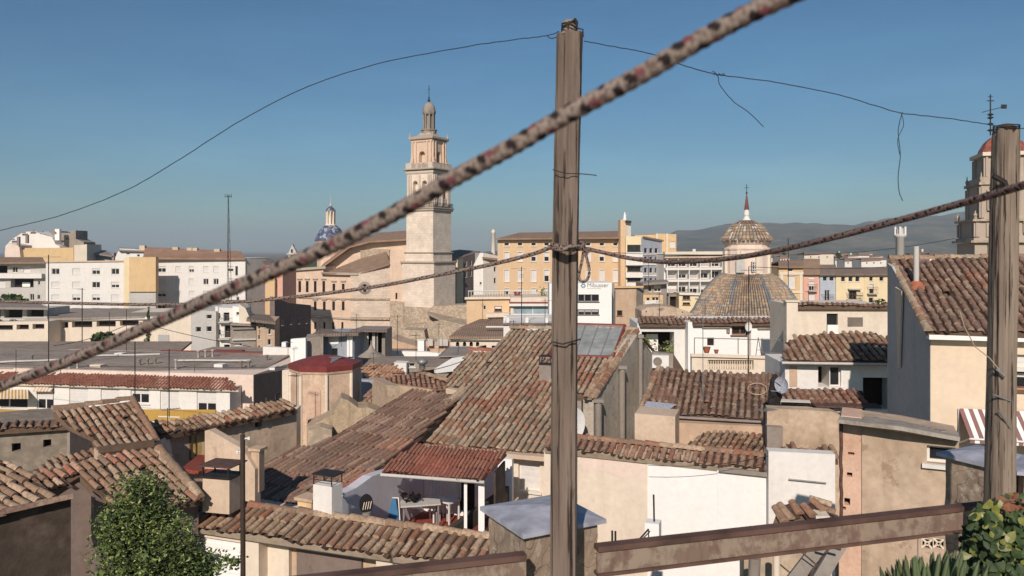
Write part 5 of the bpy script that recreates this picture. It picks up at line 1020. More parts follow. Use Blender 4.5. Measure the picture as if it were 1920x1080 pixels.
# ------------------------------------------------------------------ great roof M
MP = RP(775, 828, 27, 22, 19); th = thing('great_house', 'old town house with the largest weathered tile roof, behind the centre post', 'house', P3(950, 850, 28))
sky_px = [(1032, 672), (1150, 674), (1172, 615), (1052, 613)]
reds = [(*MP.hit(a, b), c_, d_) for a, b, c_, d_ in ((905, 768, .9, .5), (935, 752, .5, .6), (880, 758, .4, .4), (1000, 735, .4, .8), (985, 700, .5, .3), (1095, 690, .4, .4), (1088, 722, .4, .6), (945, 700, .3, .3), (850, 800, .5, .25), (930, 790, .7, .3))]
troof(th, MP, [(775, 828), (1052, 856), (1056, 742), (1114, 746), (1196, 622), (958, 618)], 'old', cut=[MP.hit(*q) for q in sky_px], reds=reds, course=.5, jit=.6)
ridge(th, [MP.q(958, 616, .02), MP.q(1196, 620, .02)], .13); ridge(th, [MP.q(1112, 748, .04), MP.q(1194, 624, .04)], .14, mat='moss'); ridge(th, [MP.q(1100, 746, .06), MP.q(1180, 624, .06)], .1, mat='moss'); ridge(th, [MP.q(868, 735, .05), MP.q(776, 826, .05)], .13)
m = MB(); w1 = W(775, 27.1, 22); block(th, w1, [(772, 836), (950, 850), (1060, 858)], .5, 'cream', [(972, 863, 1012, 920, 'shut', 'frame')], zb=0); strip(th, w1, ((772, 829), (1060, 853)), .45, .14, 'beige', 'eave_board')
# skylight (sits over a real cut in the tiling)
P_ = [MP.q(*q) for q in sky_px]; nrm = MP.n; m = MB()
m.add([p + nrm * .02 for p in P_] + [p + nrm * .14 for p in P_], [(4, 5, 6, 7), (0, 1, 5, 4), (1, 2, 6, 5), (2, 3, 7, 6), (3, 0, 4, 7)]); sk = m.build('skylight', M['sky_gl'], th); m = MB()
for i in range(4): m.tube([P_[i] + nrm * .12, P_[(i + 1) % 4] + nrm * .12], .07, 6)
m.build('red_frame', M['redp'], sk); m = MB()
for k in range(1, 5): t_ = k / 5; m.tube([P_[0].lerp(P_[1], t_) + nrm * .15, P_[3].lerp(P_[2], t_) + nrm * .15], .022, 4)
for k in range(1, 4): t_ = k / 4; m.tube([P_[0].lerp(P_[3], t_) + nrm * .15, P_[1].lerp(P_[2], t_) + nrm * .15], .022, 4)
m.build('glazing_bars', M['dgrey'], sk)
# chimney on it
q = MP.q(1022, 716); wc = W(1011, q.y, 15); m = MB(); m.box(wc.q(1011, 722), wc.E() * .45, -wc.N() * .45, Z * .75); chm = m.build('roof_chimney', M['conc'], th); m = MB(); 
for k in range(2):
    for j in range(2): p = wc.q(1011, 684) + wc.E() * .42 * k - wc.N() * .42 * j; m.box(p, wc.E() * .03, wc.N() * .03, Z * .28)
m.box(wc.q(1010, 669, .02), wc.E() * .48, -wc.N() * .48, Z * .03); m.box(wc.q(1010, 684, .02), wc.E() * .48, -wc.N() * .48, Z * .03); m.tube([wc.q(1011, 683), wc.q(1018, 670), wc.q(1022, 683), wc.q(1028, 672)], .015, 4); m.build('cage_cowl', M['iron'], chm)
m = MB(); m.box(wc.q(1008, 724, .08), wc.E() * .58, -wc.N() * .5, Z * .2); m.build('red_flashing', M['redp'], chm)
# right gable side
M['gablem'] = plaster('patchy_grey_gable_render', C(196, 184, 168), .8, 1.3)
g0 = MP.q(1113, 748); wg = W(1113, g0.y, -62); top = [(1084, 790), (1084.5, 750), (1113, 750), (1194, 627), (1226, 662)]
block(th, wg, [(1113, 752), (1195, 628), (1224, 664)], .4, 'gablem', zb=0, name='gable_wall')
w2 = W(1050, MP.q(1056, 742).y + .1, 22); block(th, w2, [(1050, 745), (1114, 749)], .3, 'grey', [(1090, 752, 1103, 826, 'open', 'frame', .8)], zb=0, name='recessed_wall')
for k, (x, y0, y1, r_) in enumerate(((1115, 752, 828, .13), (1160, 690, 832, .12), (1195, 632, 760, .09))):
    q = wg.q(x, y1, .14); m = MB(); zt = wg.q(x, y0).z; m.tube([(q.x, q.y, q.z - .6), (q.x, q.y, zt)], r_, 10); m.cbox((q.x, q.y, zt + .04), r_ * 2.6, r_ * 2.6, .12); m.build('column', M['conc'], th)
m = MB(); m.tube([wg.q(1226, 664, .1), wg.q(1196, 628, .1)], .06, 5); m.build('gable_edge', M['framew'], th)
q = P3(1078, 795, 27); m = MB(); wd_ = W(1078, 27, -30); n_ = 20; cpt = wd_.q(1078, 795)
vs = [cpt + wd_.N() * -.12] + [cpt + wd_.E() * .42 * math.cos(6.283 * k / n_) + Z * .55 * math.sin(6.283 * k / n_) for k in range(n_)]; m.add(vs, [(0, 1 + k, 1 + (k + 1) % n_) for k in range(n_)], sm=True); m.tube([cpt, cpt - Z * .9], .03, 5); tag(m.build('satellite_dish', M['wht'], None, cpt), 'white satellite dish edge showing right behind the centre post', 'satellite dish')
# ------------------------------------------------------------------ left roof plane and terrace
LP = RP(430, 922, 24, 30, 13); th = thing('striped_roof_house', 'old house with a shallow roof of long tile stripes left of the great roof', 'house', P3(560, 940, 24))
troof(th, LP, [(430, 921), (432, 905), (548, 845), (600, 834), (700, 776), (755, 741), (872, 737), (776, 828), (735, 862), (690, 893), (625, 928), (560, 944)], 'brown', pitch=.21, course=.75, jit=.35, reds=[(*LP.hit(760, 845), 1.2, .8), (*LP.hit(660, 905), .5, .5)])
block(th, W(430, 24.05, 30), [(430, 928), (560, 950), (575, 952)], 3, 'white', zb=0); strip(th, W(430, 24.0, 30), ((429, 924), (560, 946)), .25, .1, 'cream'); ridge(th, [LP.q(700, 889, .03), LP.q(622, 930, .03)], .11, mat='terra')
lw = LP.q(622, 932); wl = W(612, 19.8, -66.9)
th = thing('terrace', 'small roof terrace with lilac white walls among the tile roofs', 'terrace', wl.p(1, 8))
block(th, wl, [(560, 955), (612, 940), (668, 915), (698, 893), (722, 885), (795, 865)], .3, 'lilac', zb=4, name='side_wall')
fz = 16 - 7.9; dF = lambda py, h=0: (16 - fz - h) * F / (py - HY); bw_d = wl.q(795, 900).y; bw = W(795, 24.3, 14)
block(th, bw, [(788, 845), (960, 862)], .2, 'whiteb', [(856, 880, 890, 960, 'open')], zb=4, name='back_wall', rec=.15)
sw = W(828, 20.5, -58); block(th, sw, [(826, 1006), (955, 912)], .15, 'mesh', zb=5, name='netted_parapet'); m = MB(); block(th, sw.shift(.3), [(868, 1014), (938, 956)], .12, 'redp', zb=5, name='red_lower_wall'); m.tube([sw.q(866, 1013, .35), sw.q(952, 930, .35)], .03, 5); m.build('handrail', M['tan'], th)
fl = MB(); a0 = wl.p(wl.u(600), 0); pts = [wl.p(wl.u(610), fz), wl.p(wl.u(795), fz), sw.p(sw.u(955), fz), sw.p(sw.u(828), fz)]; fl.prism(pts[::-1], .1); fl.build('floor', M['redfl'], th)
cp = RP(716, 886, 21.6, 16, 17); th = thing('red_canopy', 'red corrugated canopy roof over the small lilac terrace', 'canopy', P3(830, 890, 21.6))
troof(th, cp, [(716, 884), (906, 899), (950, 851), (776, 836)], 'terra', pitch=.11, course=.5, seg=3, name='roof', slabm='redt', thick=.06, jit=.2)
m = MB(); m.tube([cp.q(714, 889, -.02), cp.q(908, 903, -.02)], .05, 6); m.build('gutter', M['greyl'], th)
for x, y in ((896, 903), (869, 905)): q = cp.q(x, 900, -.08); m = MB(); m.box((q.x, q.y + .1, fz), (.16 if x > 880 else .08, 0, 0), (0, .12, 0), (0, 0, q.z - fz)); m.build('post', M['whiteb'], th)
m = MB(); q = cp.q(925, 880, -.1); m.box(q, (.05, 0, 0), (.25, 1.2, 0), (0, 0, -1.6)); m.build('side_screen', M['rubd'], th)
# things on the terrace
def chair(px, py, d, lb, mat, a=20, nm='chair', grp=None, tall=1.0):
    w_ = W(px, d, a); b = w_.q(px, py); th = thing(nm, lb, 'chair', b, grp); E, N = w_.E(), w_.N()
    for x in (-.2, .2):
        for y in (-.2, .2): m = MB(); m.box(b + E * (x - .02) + N * (y - .02), E * .04, N * .04, Z * .44 * tall); m.build('leg', M[mat], th)
    m = MB(); m.box(b + E * -.24 + N * -.24 + Z * .44 * tall, E * .48, N * .48, Z * .04); m.build('seat', M[mat], th); m = MB()
    for k in range(5): m.box(b + E * (-.22 + k * .1) - N * .24 + Z * .48 * tall, E * .05, -N * .03, Z * .5)
    m.box(b + E * -.24 - N * .24 + Z * .95 * tall, E * .48, -N * .04, Z * .08); m.build('backrest', M[mat], th)
chair(842, 978, dF(978), 'white slatted plastic chair at the right end of the terrace wall', 'wht', 40, tall=1.35); chair(822, 975, dF(975), 'white plastic chair half behind the table on the lilac terrace', 'wht', -20, tall=1.3)
m = MB(); b = P3(787, 946, dF(946, .75)); th = thing('table', 'white folding table against the lilac terrace wall', 'table', b - Z * .75)
m.box(b + Vector((-.5, -.3, 0)), (1.1, .25, 0), (-.1, .6, 0), (0, 0, .04)); m.build('table_top', M['greyl'], th)
for x, y in ((-.45, -.2), (.5, 0), (-.5, .3), (.4, .5)): m = MB(); m.box(b + Vector((x, y, -.75)), (.04, 0, 0), (0, .04, 0), (0, 0, .75)); m.build('leg', M['alu'], th)
rng = random.Random(6); m = MB(); leaf_cloud(m, b + Vector((-.2, 0, .2)), .3, .2, .22, 40, .1, rng, 0, 4); tag(m.build('dark_cloth', M['dark'], None, b), 'crumpled dark cloth lying on the white terrace table', 'cloth')
b = P3(735, 1003, dF(1003)); th = thing('deck_chair', 'blue and white folding deck chair leaning on the lilac wall', 'chair', b); m = MB(); p0 = b + Vector((-.18, .1, .25)); m.add([p0, p0 + Vector((.38, .05, 0)), p0 + Vector((.22, .3, .62)), p0 + Vector((-.16, .25, .62))] + [p + Vector((0, .03, 0)) for p in (p0, p0 + Vector((.38, .05, 0)), p0 + Vector((.22, .3, .62)), p0 + Vector((-.16, .25, .62)))], [(0, 1, 2, 3), (7, 6, 5, 4)]); m.build('fabric', M['bluef'], th)
m = MB(); 
for x in (-.2, .22): m.tube([b + Vector((x, -.1, 0)), b + Vector((x - .02, .15, .35)), b + Vector((x - .1, .42, .9))], .018, 5); m.tube([b + Vector((x, .35, 0)), b + Vector((x, -.05, .4))], .018, 5)
m.tube([b + Vector((-.3, .42, .9)), b + Vector((.12, .42, .9))], .018, 5); m.build('tube_frame', M['wht'], th)
b = P3(687, 968, 19.6); th = thing('wicker_seat', 'round dark wicker chair back standing before the lilac wall', 'chair', b); m = MB(); wq = W(687, 19.6, -30); cc = b + Z * .3; ns = 24
vs = [cc + wq.E() * .17 * math.cos(6.283 * k / ns) + Z * .24 * math.sin(6.283 * k / ns) for k in range(ns)]; m.add(vs + [v - wq.N() * .04 for v in vs], [tuple(range(ns)), tuple(range(2 * ns - 1, ns - 1, -1))] + [(k, ns + k, ns + (k + 1) % ns, (k + 1) % ns) for k in range(ns)]); m.build('round_back', M['dark'], th)
m = MB()
for k in range(4): m.tube([cc + wq.E() * (-.1 + k * .06) + Z * -.12 + wq.N() * .03, cc + wq.E() * (-.06 + k * .06) + Z * .06 + wq.N() * .03], .012, 4)
m.build('pale_slats', M['cream'], th); m = MB(); m.tube([b - Z * 3, b + Z * .1], .1, 10); m.build('round_foot', M['conc'], th)
b = P3(636, 926, 20.3); m = MB(); m.tube([b, b + Vector((.1, -.15, -.02)), b + Vector((.3, -.2, -.08))], .02, 5); m.cbox(b + Vector((.1, -.15, .02)), .12, .1, .08); tag(m.build('wall_bracket', M['wht'], None, b), 'small white wall bracket at the upper left of the lilac wall', 'bracket')
chimney(587, 622, 908, 978, 18.6, 'white rendered chimney with a dark metal cage cowl by the lilac terrace', 'white', a=25, metalcap=True, depth=.4)
chimney(558, 584, 937, 972, 19.2, 'short ochre chimney with two round smoke holes beside the white chimney', 'orange2', 'tan', a=25, depth=.35)
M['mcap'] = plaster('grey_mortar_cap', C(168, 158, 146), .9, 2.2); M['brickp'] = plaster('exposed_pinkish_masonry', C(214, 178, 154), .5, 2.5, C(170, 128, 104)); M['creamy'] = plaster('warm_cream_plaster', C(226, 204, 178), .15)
M['maroon'] = flat('maroon_fabric', C(142,106,102), .85, 0, .08)
# ------------------------------------------------------------------ nearest tile-topped wall
w_ = W(345, 19, 20); th = thing('garden_building', 'cream garden building topped by a narrow slope of large barrel tiles at the bottom', 'building', w_.p(2, 6))
zt = w_.hit(345, 987)[1]; top = [(300, 978), (1180, 1180)]
tp = lambda px: (px, HY + (CZ - w_.hit(345, 984)[1]) / (w_.o[1] + w_.e[1] * w_.u(px)) * F)
block(th, w_, [tp(318), tp(1100)], 1.1, 'cream', [(350, 1010, 453, 1120, 'none', 'frame', .12), (485, 1035, 705, 1200, 'none', 'frame', .5)], zb=2, rec=.12)
m = MB(); ws2 = w_.shift(-.1); u0, u1 = ws2.u(348), ws2.u(455)
for k in range(22): m.box(ws2.p(u0, w_.hit(400, 1013)[1] - .09 * (k + 1), .0), w_.E() * (u1 - u0), w_.N() * (.05 + .02 * (k % 2)), Z * .088)
m.build('slatted_shutter', M['whiteb'], th)
wi = w_.shift(-.45); m = MB(); zr = w_.hit(600, 1052)[1] + .12; m.add([wi.p(wi.u(480), 2), wi.p(wi.u(710), 2), wi.p(wi.u(710), zr), wi.p(wi.u(480), zr)], [(0, 1, 2, 3)]); m.build('recess_back', M['tan'], th)
m = MB(); m.box(wi.p(wi.u(560), 6), w_.E() * 1.7, w_.N() * .08, Z * (w_.hit(600, 1048)[1] - 6)); m.build('brown_door', M['brownd'], th); m = MB(); m.box(wi.p(wi.u(500), 6), w_.E() * .7, w_.N() * .12, Z * (w_.hit(600, 1048)[1] - 6)); m.build('cream_panel', M['cream'], th)
rp = RP(345, 985, 18.75, 20, 17); hpx = lambda px, v: None
def rect_px(rp, pa, pb, v1, v0=0):   # band polygon along eave between pixel columns, converted to (u,v)
    return [(pa, v0), (pb, v0), (pb, v1), (pa, v1)]
def band(th, rp, pxa, pxb, width, mat, name='roof', **kw):
    # find u on the eave line for the pixel columns
    def uof(px):
        k = (px - CX) / F; return (k * rp.o.y - rp.o.x) / (rp.e.x - k * rp.e.y)
    ua, ub = uof(pxa), uof(pxb); uv = [(ua, 0), (ub, 0), (ub, width), (ua, width)]
    real = rp.hit; rp.hit = lambda a, b: (a, b); o = troof(th, rp, uv, mat, name=name, **kw); rp.hit = real
    return o, ua, ub
o, ua, ub = band(th, rp, 330, 1130, .95, 'moss', seg=7, pitch=.215, course=.46, slabm='mortar')
ridge(th, [rp.p(ua, .97, .02), rp.p(ub, .97, .02)], .11, .45, 'moss')
rp2 = RP(345, 985, 18.75, 20, 17); rp2.o = rp.p(0, 1.0) + Vector((math.sin(R(20)), math.cos(R(20)), 0)) * 0; rp2.s = Vector((rp.s.x, rp.s.y, -rp.s.z)); rp2.n = rp2.e.cross(rp2.s)
mb = MB(); mb.prism([rp2.p(ua, 0, -.02), rp2.p(ub, 0, -.02), rp2.p(ub, .5, -.02), rp2.p(ua, .5, -.02)], .1); mb.build('back_slope', M['mortar'], th)
# ------------------------------------------------------------------ left group of old houses
w_ = W(0, 25, -20); th = thing('stone_house', 'low grey stone house with two small square holes at the left edge', 'house', base(w_, 60, 4))
block(th, w_, [(-60, 808), (130, 792)], 3, 'rubg', [(22, 831, 39, 846, 'hole', 'frame', .3), (81, 824, 96, 838, 'hole', 'frame', .3)], rec=.3, zb=2)
block(th, W(131, 25.6, -72), [(131, 793), (205, 785)], .3, 'dgrey', zb=2, name='shaded_side')
rp = RP(0, 806, 24.8, -20, 15); band(th, rp, -60, 215, .5, 'brown', seg=4)
th = thing('old_house', 'old house with a tilted square of barrel tiles left of the mustard band', 'house', P3(200, 840, 24)); rp = RP(292, 828, 23, -46, 19)
troof(th, rp, [(100, 772), (248, 751), (294, 828), (180, 840), (172, 818), (130, 798)], 'moss', pitch=.2); ridge(th, [rp.q(100, 770, .02), rp.q(248, 750, .02)], .12, mat='moss'); ridge(th, [rp.q(248, 750, .03), rp.q(293, 828, .03)], .1, mat='moss')
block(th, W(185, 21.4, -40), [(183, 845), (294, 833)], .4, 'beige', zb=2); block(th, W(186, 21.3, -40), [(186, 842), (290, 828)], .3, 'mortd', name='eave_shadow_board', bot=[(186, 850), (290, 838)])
th = thing('old_house', 'low outbuilding with a crooked line of loose tiles above the stone house foot', 'house', P3(110, 880, 22)); rp = RP(75, 892, 20.8, -45, 14)
troof(th, rp, [(68, 890), (80, 872), (130, 858), (190, 836), (205, 848), (190, 858), (120, 888), (80, 898)], 'moss', pitch=.2); block(th, W(60, 20.9, -35), [(40, 892), (80, 886), (200, 858)], .4, 'brownd', zb=2)  # wall toned dark brown, the shadow there put into its colour
th = thing('old_house', 'old house with a broad mixed red and tan tile roof behind the tree', 'house', P3(250, 920, 20)); rp = RP(375, 936, 18.2, -54, 19)
troof(th, rp, [(45, 898), (100, 880), (165, 866), (235, 855), (300, 846), (376, 937), (320, 944), (215, 952), (172, 915), (150, 892), (110, 918), (80, 926)], 'moss', pitch=.2, reds=[(*rp.hit(232, 868), .35, .4), (*rp.hit(110, 895), .6, .35), (*rp.hit(268, 880), .2, .5)]); ridge(th, [rp.q(298, 846, .04), rp.q(374, 934, .04)], .12, mat='moss')
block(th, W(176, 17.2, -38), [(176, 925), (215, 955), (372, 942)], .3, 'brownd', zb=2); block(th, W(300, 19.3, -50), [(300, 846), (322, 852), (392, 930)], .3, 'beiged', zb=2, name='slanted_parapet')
th = thing('old_house', 'old house with tile roof cut by the bottom left corner above a dark wall', 'house', P3(40, 960, 15)); rp = RP(105, 935, 14.6, -64, 15)
troof(th, rp, [(-60, 862), (15, 864), (108, 936), (-60, 985)], 'moss', pitch=.2)
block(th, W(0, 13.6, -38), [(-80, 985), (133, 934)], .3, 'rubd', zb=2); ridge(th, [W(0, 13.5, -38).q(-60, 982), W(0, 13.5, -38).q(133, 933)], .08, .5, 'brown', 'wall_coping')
# yard house with coping and yellow door
w_ = W(300, 24.5, -52); th = thing('yard_house', 'shaded yard wall with tile coping and a yellow wooden door', 'house', base(w_, 420, 4))
block(th, w_, [(300, 815), (556, 770)], .5, 'beiged', [(478, 789, 491, 801, 'open'), (355, 818, 381, 861, 'none', 'frame', .1)], zb=2, rec=.3)
m = MB(); m.box(w_.q(355, 861, -.08), w_.E() * (w_.u(381) - w_.u(355)), w_.N() * .05, Z * (w_.hit(368, 818)[1] - w_.hit(368, 861)[1])); d_ = m.build('door', M['wood'], th); 
m = MB(); m.box(w_.q(355, 861, -.02), w_.E() * .06, w_.N() * .03, Z * 1.2); m.box(w_.q(367, 861, -.02), w_.E() * .02, w_.N() * .02, Z * 1.2); m.build('door_frame', M['framew'], d_)
rp = RP(300, 818, 24.2, -52, 16); band(th, rp, 296, 558, .75, 'moss', pitch=.21, seg=5); block(th, W(386, 21.8, 18), [(384, 808), (392, 806), (455, 842), (478, 880)], .25, 'beige', zb=2, name='sunny_yard_wall')
m = MB(); m.prism([P3(340, 878, 22), P3(420, 892, 20.5), P3(450, 860, 23.5), P3(372, 852, 25)], .1); m.build('red_floor', M['redfl'], th)
block(th, W(300, 24, 0), [(293, 830), (300, 825), (306, 850)], .6, 'cream', zb=2, name='corner_pier')
# grill chimney
w_ = W(380, 18.6, 14); th = thing('grill_chimney', 'wide rendered chimney with a rusty sheet canopy right of the tree top', 'chimney', w_.q(400, 940)); m = MB(); u1 = w_.u(430); m.box(w_.q(380, 960), w_.E() * u1, -w_.N() * .5, Z * (w_.hit(400, 897)[1] - w_.hit(400, 960)[1])); m.build('stack', M['beige'], th)
m = MB(); z1 = w_.hit(400, 895)[1]
for x in (0, u1 - .03):
    for y in (0, .47): m.box(w_.p(x, z1, -y), w_.E() * .03, w_.N() * .03, Z * .25)
m.box(w_.p(-.05, z1 - .01, .05), w_.E() * (u1 + .1), -w_.N() * .6, Z * .03); m.build('cage', M['iron'], th); m = MB(); m.box(w_.p(-.08, z1 + .25, .1), w_.E() * (u1 + .16), -w_.N() * .7, Z * .03 + w_.E() * .02); m.build('canopy_sheet', M['rust'], th)
chimney(471, 486, 845, 880, 21.5, 'small brick stub chimney in the sunny yard', 'tan', 'tan', a=15, depth=.25)
# tall thin pole
b = P3(457, 1078, 11); th = thing('pole', 'dark bare pole rising in front of the garden building', 'pole', b); m = MB(); m.tube([b - Z * 4, P3(455, 815, 11)], [.042, .034], 8); m.build('shaft', M['framed'], th); m = MB()
for y, s_ in ((823, 1), (848, -1)): q = P3(456, y, 11); m.tube([q, q + Vector((s_ * .07, 0, .01))], .012, 5); m.cbox(q + Vector((s_ * .08, 0, .01)), .035, .03, .04)
m.build('insulator', M['wht'], th)
# ------------------------------------------------------------------ tree
def big_tree():
    d = 10.5; kk = d / F; b = P3(262, 1500, d); th = thing('tree', 'leafy green tree crown rising at the bottom left', 'tree', b); rng = random.Random(11); L = MB(); T = MB()
    c = P3(262, 1000, d); T.tube([b, P3(268, 1250, d), P3(262, 1080, d), P3(268, 960, d)], [.12, .09, .055, .02], 8)
    lobes = [(268, 930, 48), (240, 950, 38), (300, 960, 44), (225, 990, 48), (280, 1000, 62), (330, 1000, 38), (230, 1040, 50), (300, 1050, 66), (355, 1055, 40), (250, 1095, 66), (330, 1100, 66), (385, 1085, 30), (205, 1085, 26), (262, 912, 24), (292, 925, 26), (372, 1040, 20), (205, 1000, 22), (197, 970, 12), (395, 1060, 18), (262, 1150, 80), (340, 1160, 70)]
    for (x, y, r) in lobes:
        cc = P3(x, y, d + rng.uniform(-.25, .3)); rr = r * kk
        T.tube([P3(264, 1100, d), (P3(264, 1050, d) + cc) / 2 + Vector((rng.uniform(-.05, .05), 0, -.05)), cc], [.03, .018, .006], 5)
        for k in range(int(r * r * .46) + 40):
            th_ = rng.uniform(0, 6.283); z_ = rng.uniform(-1, 1); q = math.sqrt(1 - z_ * z_); R_ = rr * rng.uniform(.45, 1.12) * (1 + .22 * math.sin(th_ * 3 + x) * q)
            p = cc + Vector((R_ * q * math.cos(th_), R_ * q * math.sin(th_), R_ * z_))
            a = Vector((rng.gauss(0, 1), rng.gauss(0, 1), rng.gauss(-.3, .6))).normalized(); bb = a.cross(Vector((rng.gauss(0, .5), rng.gauss(0, .5), 1))).normalized(); s = rng.choice([.014, .02, .026, .034, .042]) * rng.uniform(.85, 1.15); n = a.cross(bb) * s * .3
            L.add([p, p + a * s * .7 + bb * s * .5 + n, p + a * s * 1.9, p + a * s * .7 - bb * s * .5 + n], [(0, 1, 2, 3)], rng.choice([0, 0, 0, 1, 1, 2]))
    for k in range(26):
        lb_ = rng.choice(lobes[:14]); s0 = P3(lb_[0], lb_[1], d); dr = Vector((rng.gauss(0, 1), rng.gauss(0, .6), rng.gauss(.5, .8))).normalized(); e0 = s0 + dr * lb_[2] * kk * rng.uniform(1.15, 1.5); T.tube([s0, s0.lerp(e0, .6) + Z * .01, e0], [.008, .005, .002], 4)
        for j in range(9):
            q = s0.lerp(e0, .5 + j * .06); a = Vector((rng.gauss(0, 1), rng.gauss(0, 1), rng.gauss(0, 1))).normalized() * rng.uniform(.02, .035); c2 = a.orthogonal() * .45; L.add([q, q + a * .5 + c2, q + a, q + a * .5 - c2], [(0, 1, 2, 3)], rng.choice([0, 2]))
    L.build('crown', [M['leaf'], M['leafd'], M['leafl']], th); T.build('trunk', M['bark'], th)
    rng = random.Random(5); V = MB(); pts = [P3(385, 1045, 14), P3(400, 1040, 14), P3(425, 1048, 14), P3(448, 1048, 14)]; V.tube(pts, .012, 4, 1)
    for p in pts[1:] + [P3(412, 1062, 14), P3(436, 1056, 14)]:
        for k in range(46):
            q = p + Vector((rng.gauss(0, .08), rng.gauss(0, .04), rng.gauss(0, .05))); a = Vector((rng.gauss(0, 1), rng.gauss(0, 1), rng.gauss(0, 1))).normalized() * .03; c2 = a.orthogonal() * .6; V.add([q - a, q - c2, q + a, q + c2], [(0, 1, 2, 3)], 0)
    tag(V.build('climbing_branch', [M['leaf'], M['bark']], None, pts[0]), 'small leafy branch reaching right over the slatted shutter', 'branch')
big_tree()
# ------------------------------------------------------------------ right middle: white houses and balustrade
w_ = W(1205, 46, 2); th = thing('white_house', 'white house with a shaded veranda full of plants left of the balustrade', 'house', base(w_, 1240, 2))
block(th, w_, [(1195, 607), (1305, 606)], 4, 'white', [(1203, 622, 1264, 672, 'open', 'frame', 1.5)], rec=1.5, zb=0); rp = RP(1205, 608, 45.7, 2, 14); band(th, rp, 1200, 1306, 1.1, 'brown', seg=3, pitch=.25)
q = W(1205, 45, 2); m = MB(); m.box(w_.q(1215, 672, -1.0), w_.E() * .7, w_.N() * .1, Z * 1.3); m.build('white_door', M['whiteb'], th)
rng = random.Random(31)
for x, y, r_, lb in ((1222, 645, .8, 'bushy pot plant in the shaded veranda'), (1250, 655, .9, 'trailing plant on the right of the shaded veranda'), (1262, 668, .45, 'small hanging plant at the veranda corner')): m = MB(); leaf_cloud(m, w_.q(x, y, -.3), r_, .3, r_ * .7, 120, .09, rng, [0, 1], 5); tag(m.build('veranda_plant', [M['leaf'], M['leafl']], None, w_.q(x, y)), lb, 'plant')
th = thing('stucco_shed', 'stained plaster shed with a rounded top left of the tiled dome', 'house', P3(1250, 600, 58)); block(th, W(1203, 58, 0), [(1203, 583), (1212, 577), (1240, 574), (1270, 577), (1290, 584), (1302, 592)], 3, 'beiged', [(1211, 583, 1213, 586, 'hole'), (1238, 580, 1240, 582, 'hole'), (1279, 584, 1281, 587, 'hole')], zb=0)
rp = RP(1203, 600, 56, 2, 12); band(th, rp, 1200, 1308, .8, 'brown', seg=3, pitch=.25)
w_ = W(1300, 45, 1); th = thing('white_house', 'bright white house front with dish and dark window below the tiled dome', 'house', base(w_, 1390, 2))
block(th, w_, [(1290, 604), (1478, 603)], 4, 'whiteb', [(1372, 612, 1405, 628, 'dark', 'framew'), (1326, 633, 1339, 648, 'open')], zb=0); rp = RP(1300, 606, 44.7, 1, 14); band(th, rp, 1300, 1478, .9, 'brown', seg=3, pitch=.25)
strip(th, w_, ((1316, 612), (1368, 612)), .12, .1, 'grey'); strip(th, w_, ((1420, 614), (1474, 614)), .12, .1, 'grey'); m = MB(); q = w_.q(1365, 621, .02); m.lathe((q.x, q.y), [(.1, q.z - .1), (.1, q.z + .1)], 8); m.build('wall_vent', M['dgrey'], th)
m = MB(); m.box(w_.q(1401, 668, .02), w_.E() * .18, w_.N() * .12, Z * 1.7); m.build('downpipe', M['greyl'], th)
cpt = w_.q(1399, 611, .5); m = MB(); ns = 18; wn_ = W(1399, 45, -15); vs = [cpt - wn_.N() * .1] + [cpt + wn_.E() * .22 * math.cos(6.283 * k / ns) + Z * .26 * math.sin(6.283 * k / ns) for k in range(ns)]; m.add(vs, [(0, 1 + k, 1 + (k + 1) % ns) for k in range(ns)], sm=True); m.tube([cpt - wn_.N() * .08, cpt - Z * .5 - wn_.N() * .4], .02, 5)
tag(m.build('satellite_dish', M['wht'], None, cpt), 'pale round satellite dish over the dark window of the bright white house', 'satellite dish')
w_ = W(1297, 35, 3); th = thing('balustrade', 'cream roof terrace parapet with stone balusters', 'balustrade', base(w_, 1370, 8))
block(th, w_, [(1297, 665), (1472, 670)], .35, 'cream', [(1327, 675, 1413, 693, 'none', 'frame', .34), (1447, 677, 1463, 694, 'none', 'frame', .34)], zb=4, rec=.34); strip(th, w_, ((1295, 663), (1474, 668)), .1, .12, 'cream', 'coping')
z1 = w_.hit(1370, 675.5)[1]; z0 = w_.hit(1370, 692.5)[1]; h_ = z1 - z0
for x in [1329.5 + k * 4.5 for k in range(19)] + [1450, 1454.5, 1459]:
    m = MB(); q = w_.p(w_.u(x), 0, -.12); m.lathe((q.x, q.y), [(.035, z0), (.04, z0 + h_ * .1), (.025, z0 + h_ * .15), (.045, z0 + h_ * .35), (.02, z0 + h_ * .7), (.035, z0 + h_ * .85), (.035, z1)], 6); m.build('baluster', M['cream'], th)

m = MB(); f0 = W(1302, 37, 3)
for x in (1302, 1384, 1429, 1474): m.tube([f0.q(x, 664), f0.q(x, 634)], .02, 4)
m.tube([f0.q(1302, 633.5), f0.q(1474, 638)], .02, 4); m.tube([f0.q(1425, 660), f0.q(1474, 663)], .015, 4); tag(m.build('rail_frame', M['alu'], None, f0.q(1302, 664)), 'thin metal rail frame standing on the balustrade terrace', 'frame')
for x, y, s_, lb in ((1325, 662, .35, 'row of terracotta pots at the left of the balustrade terrace'), (1343, 663, .22, 'small terracotta pot beside the row of pots on the balustrade terrace')): q = P3(x, y, 36.5); m = MB(); m.lathe((q.x, q.y), [(s_ * .3, q.z), (s_ * .5, q.z + s_ * .7), (s_ * .55, q.z + s_ * .8)], 10); tag(m.build('flower_pot', M['terr'], None, q), lb, 'flower pot')
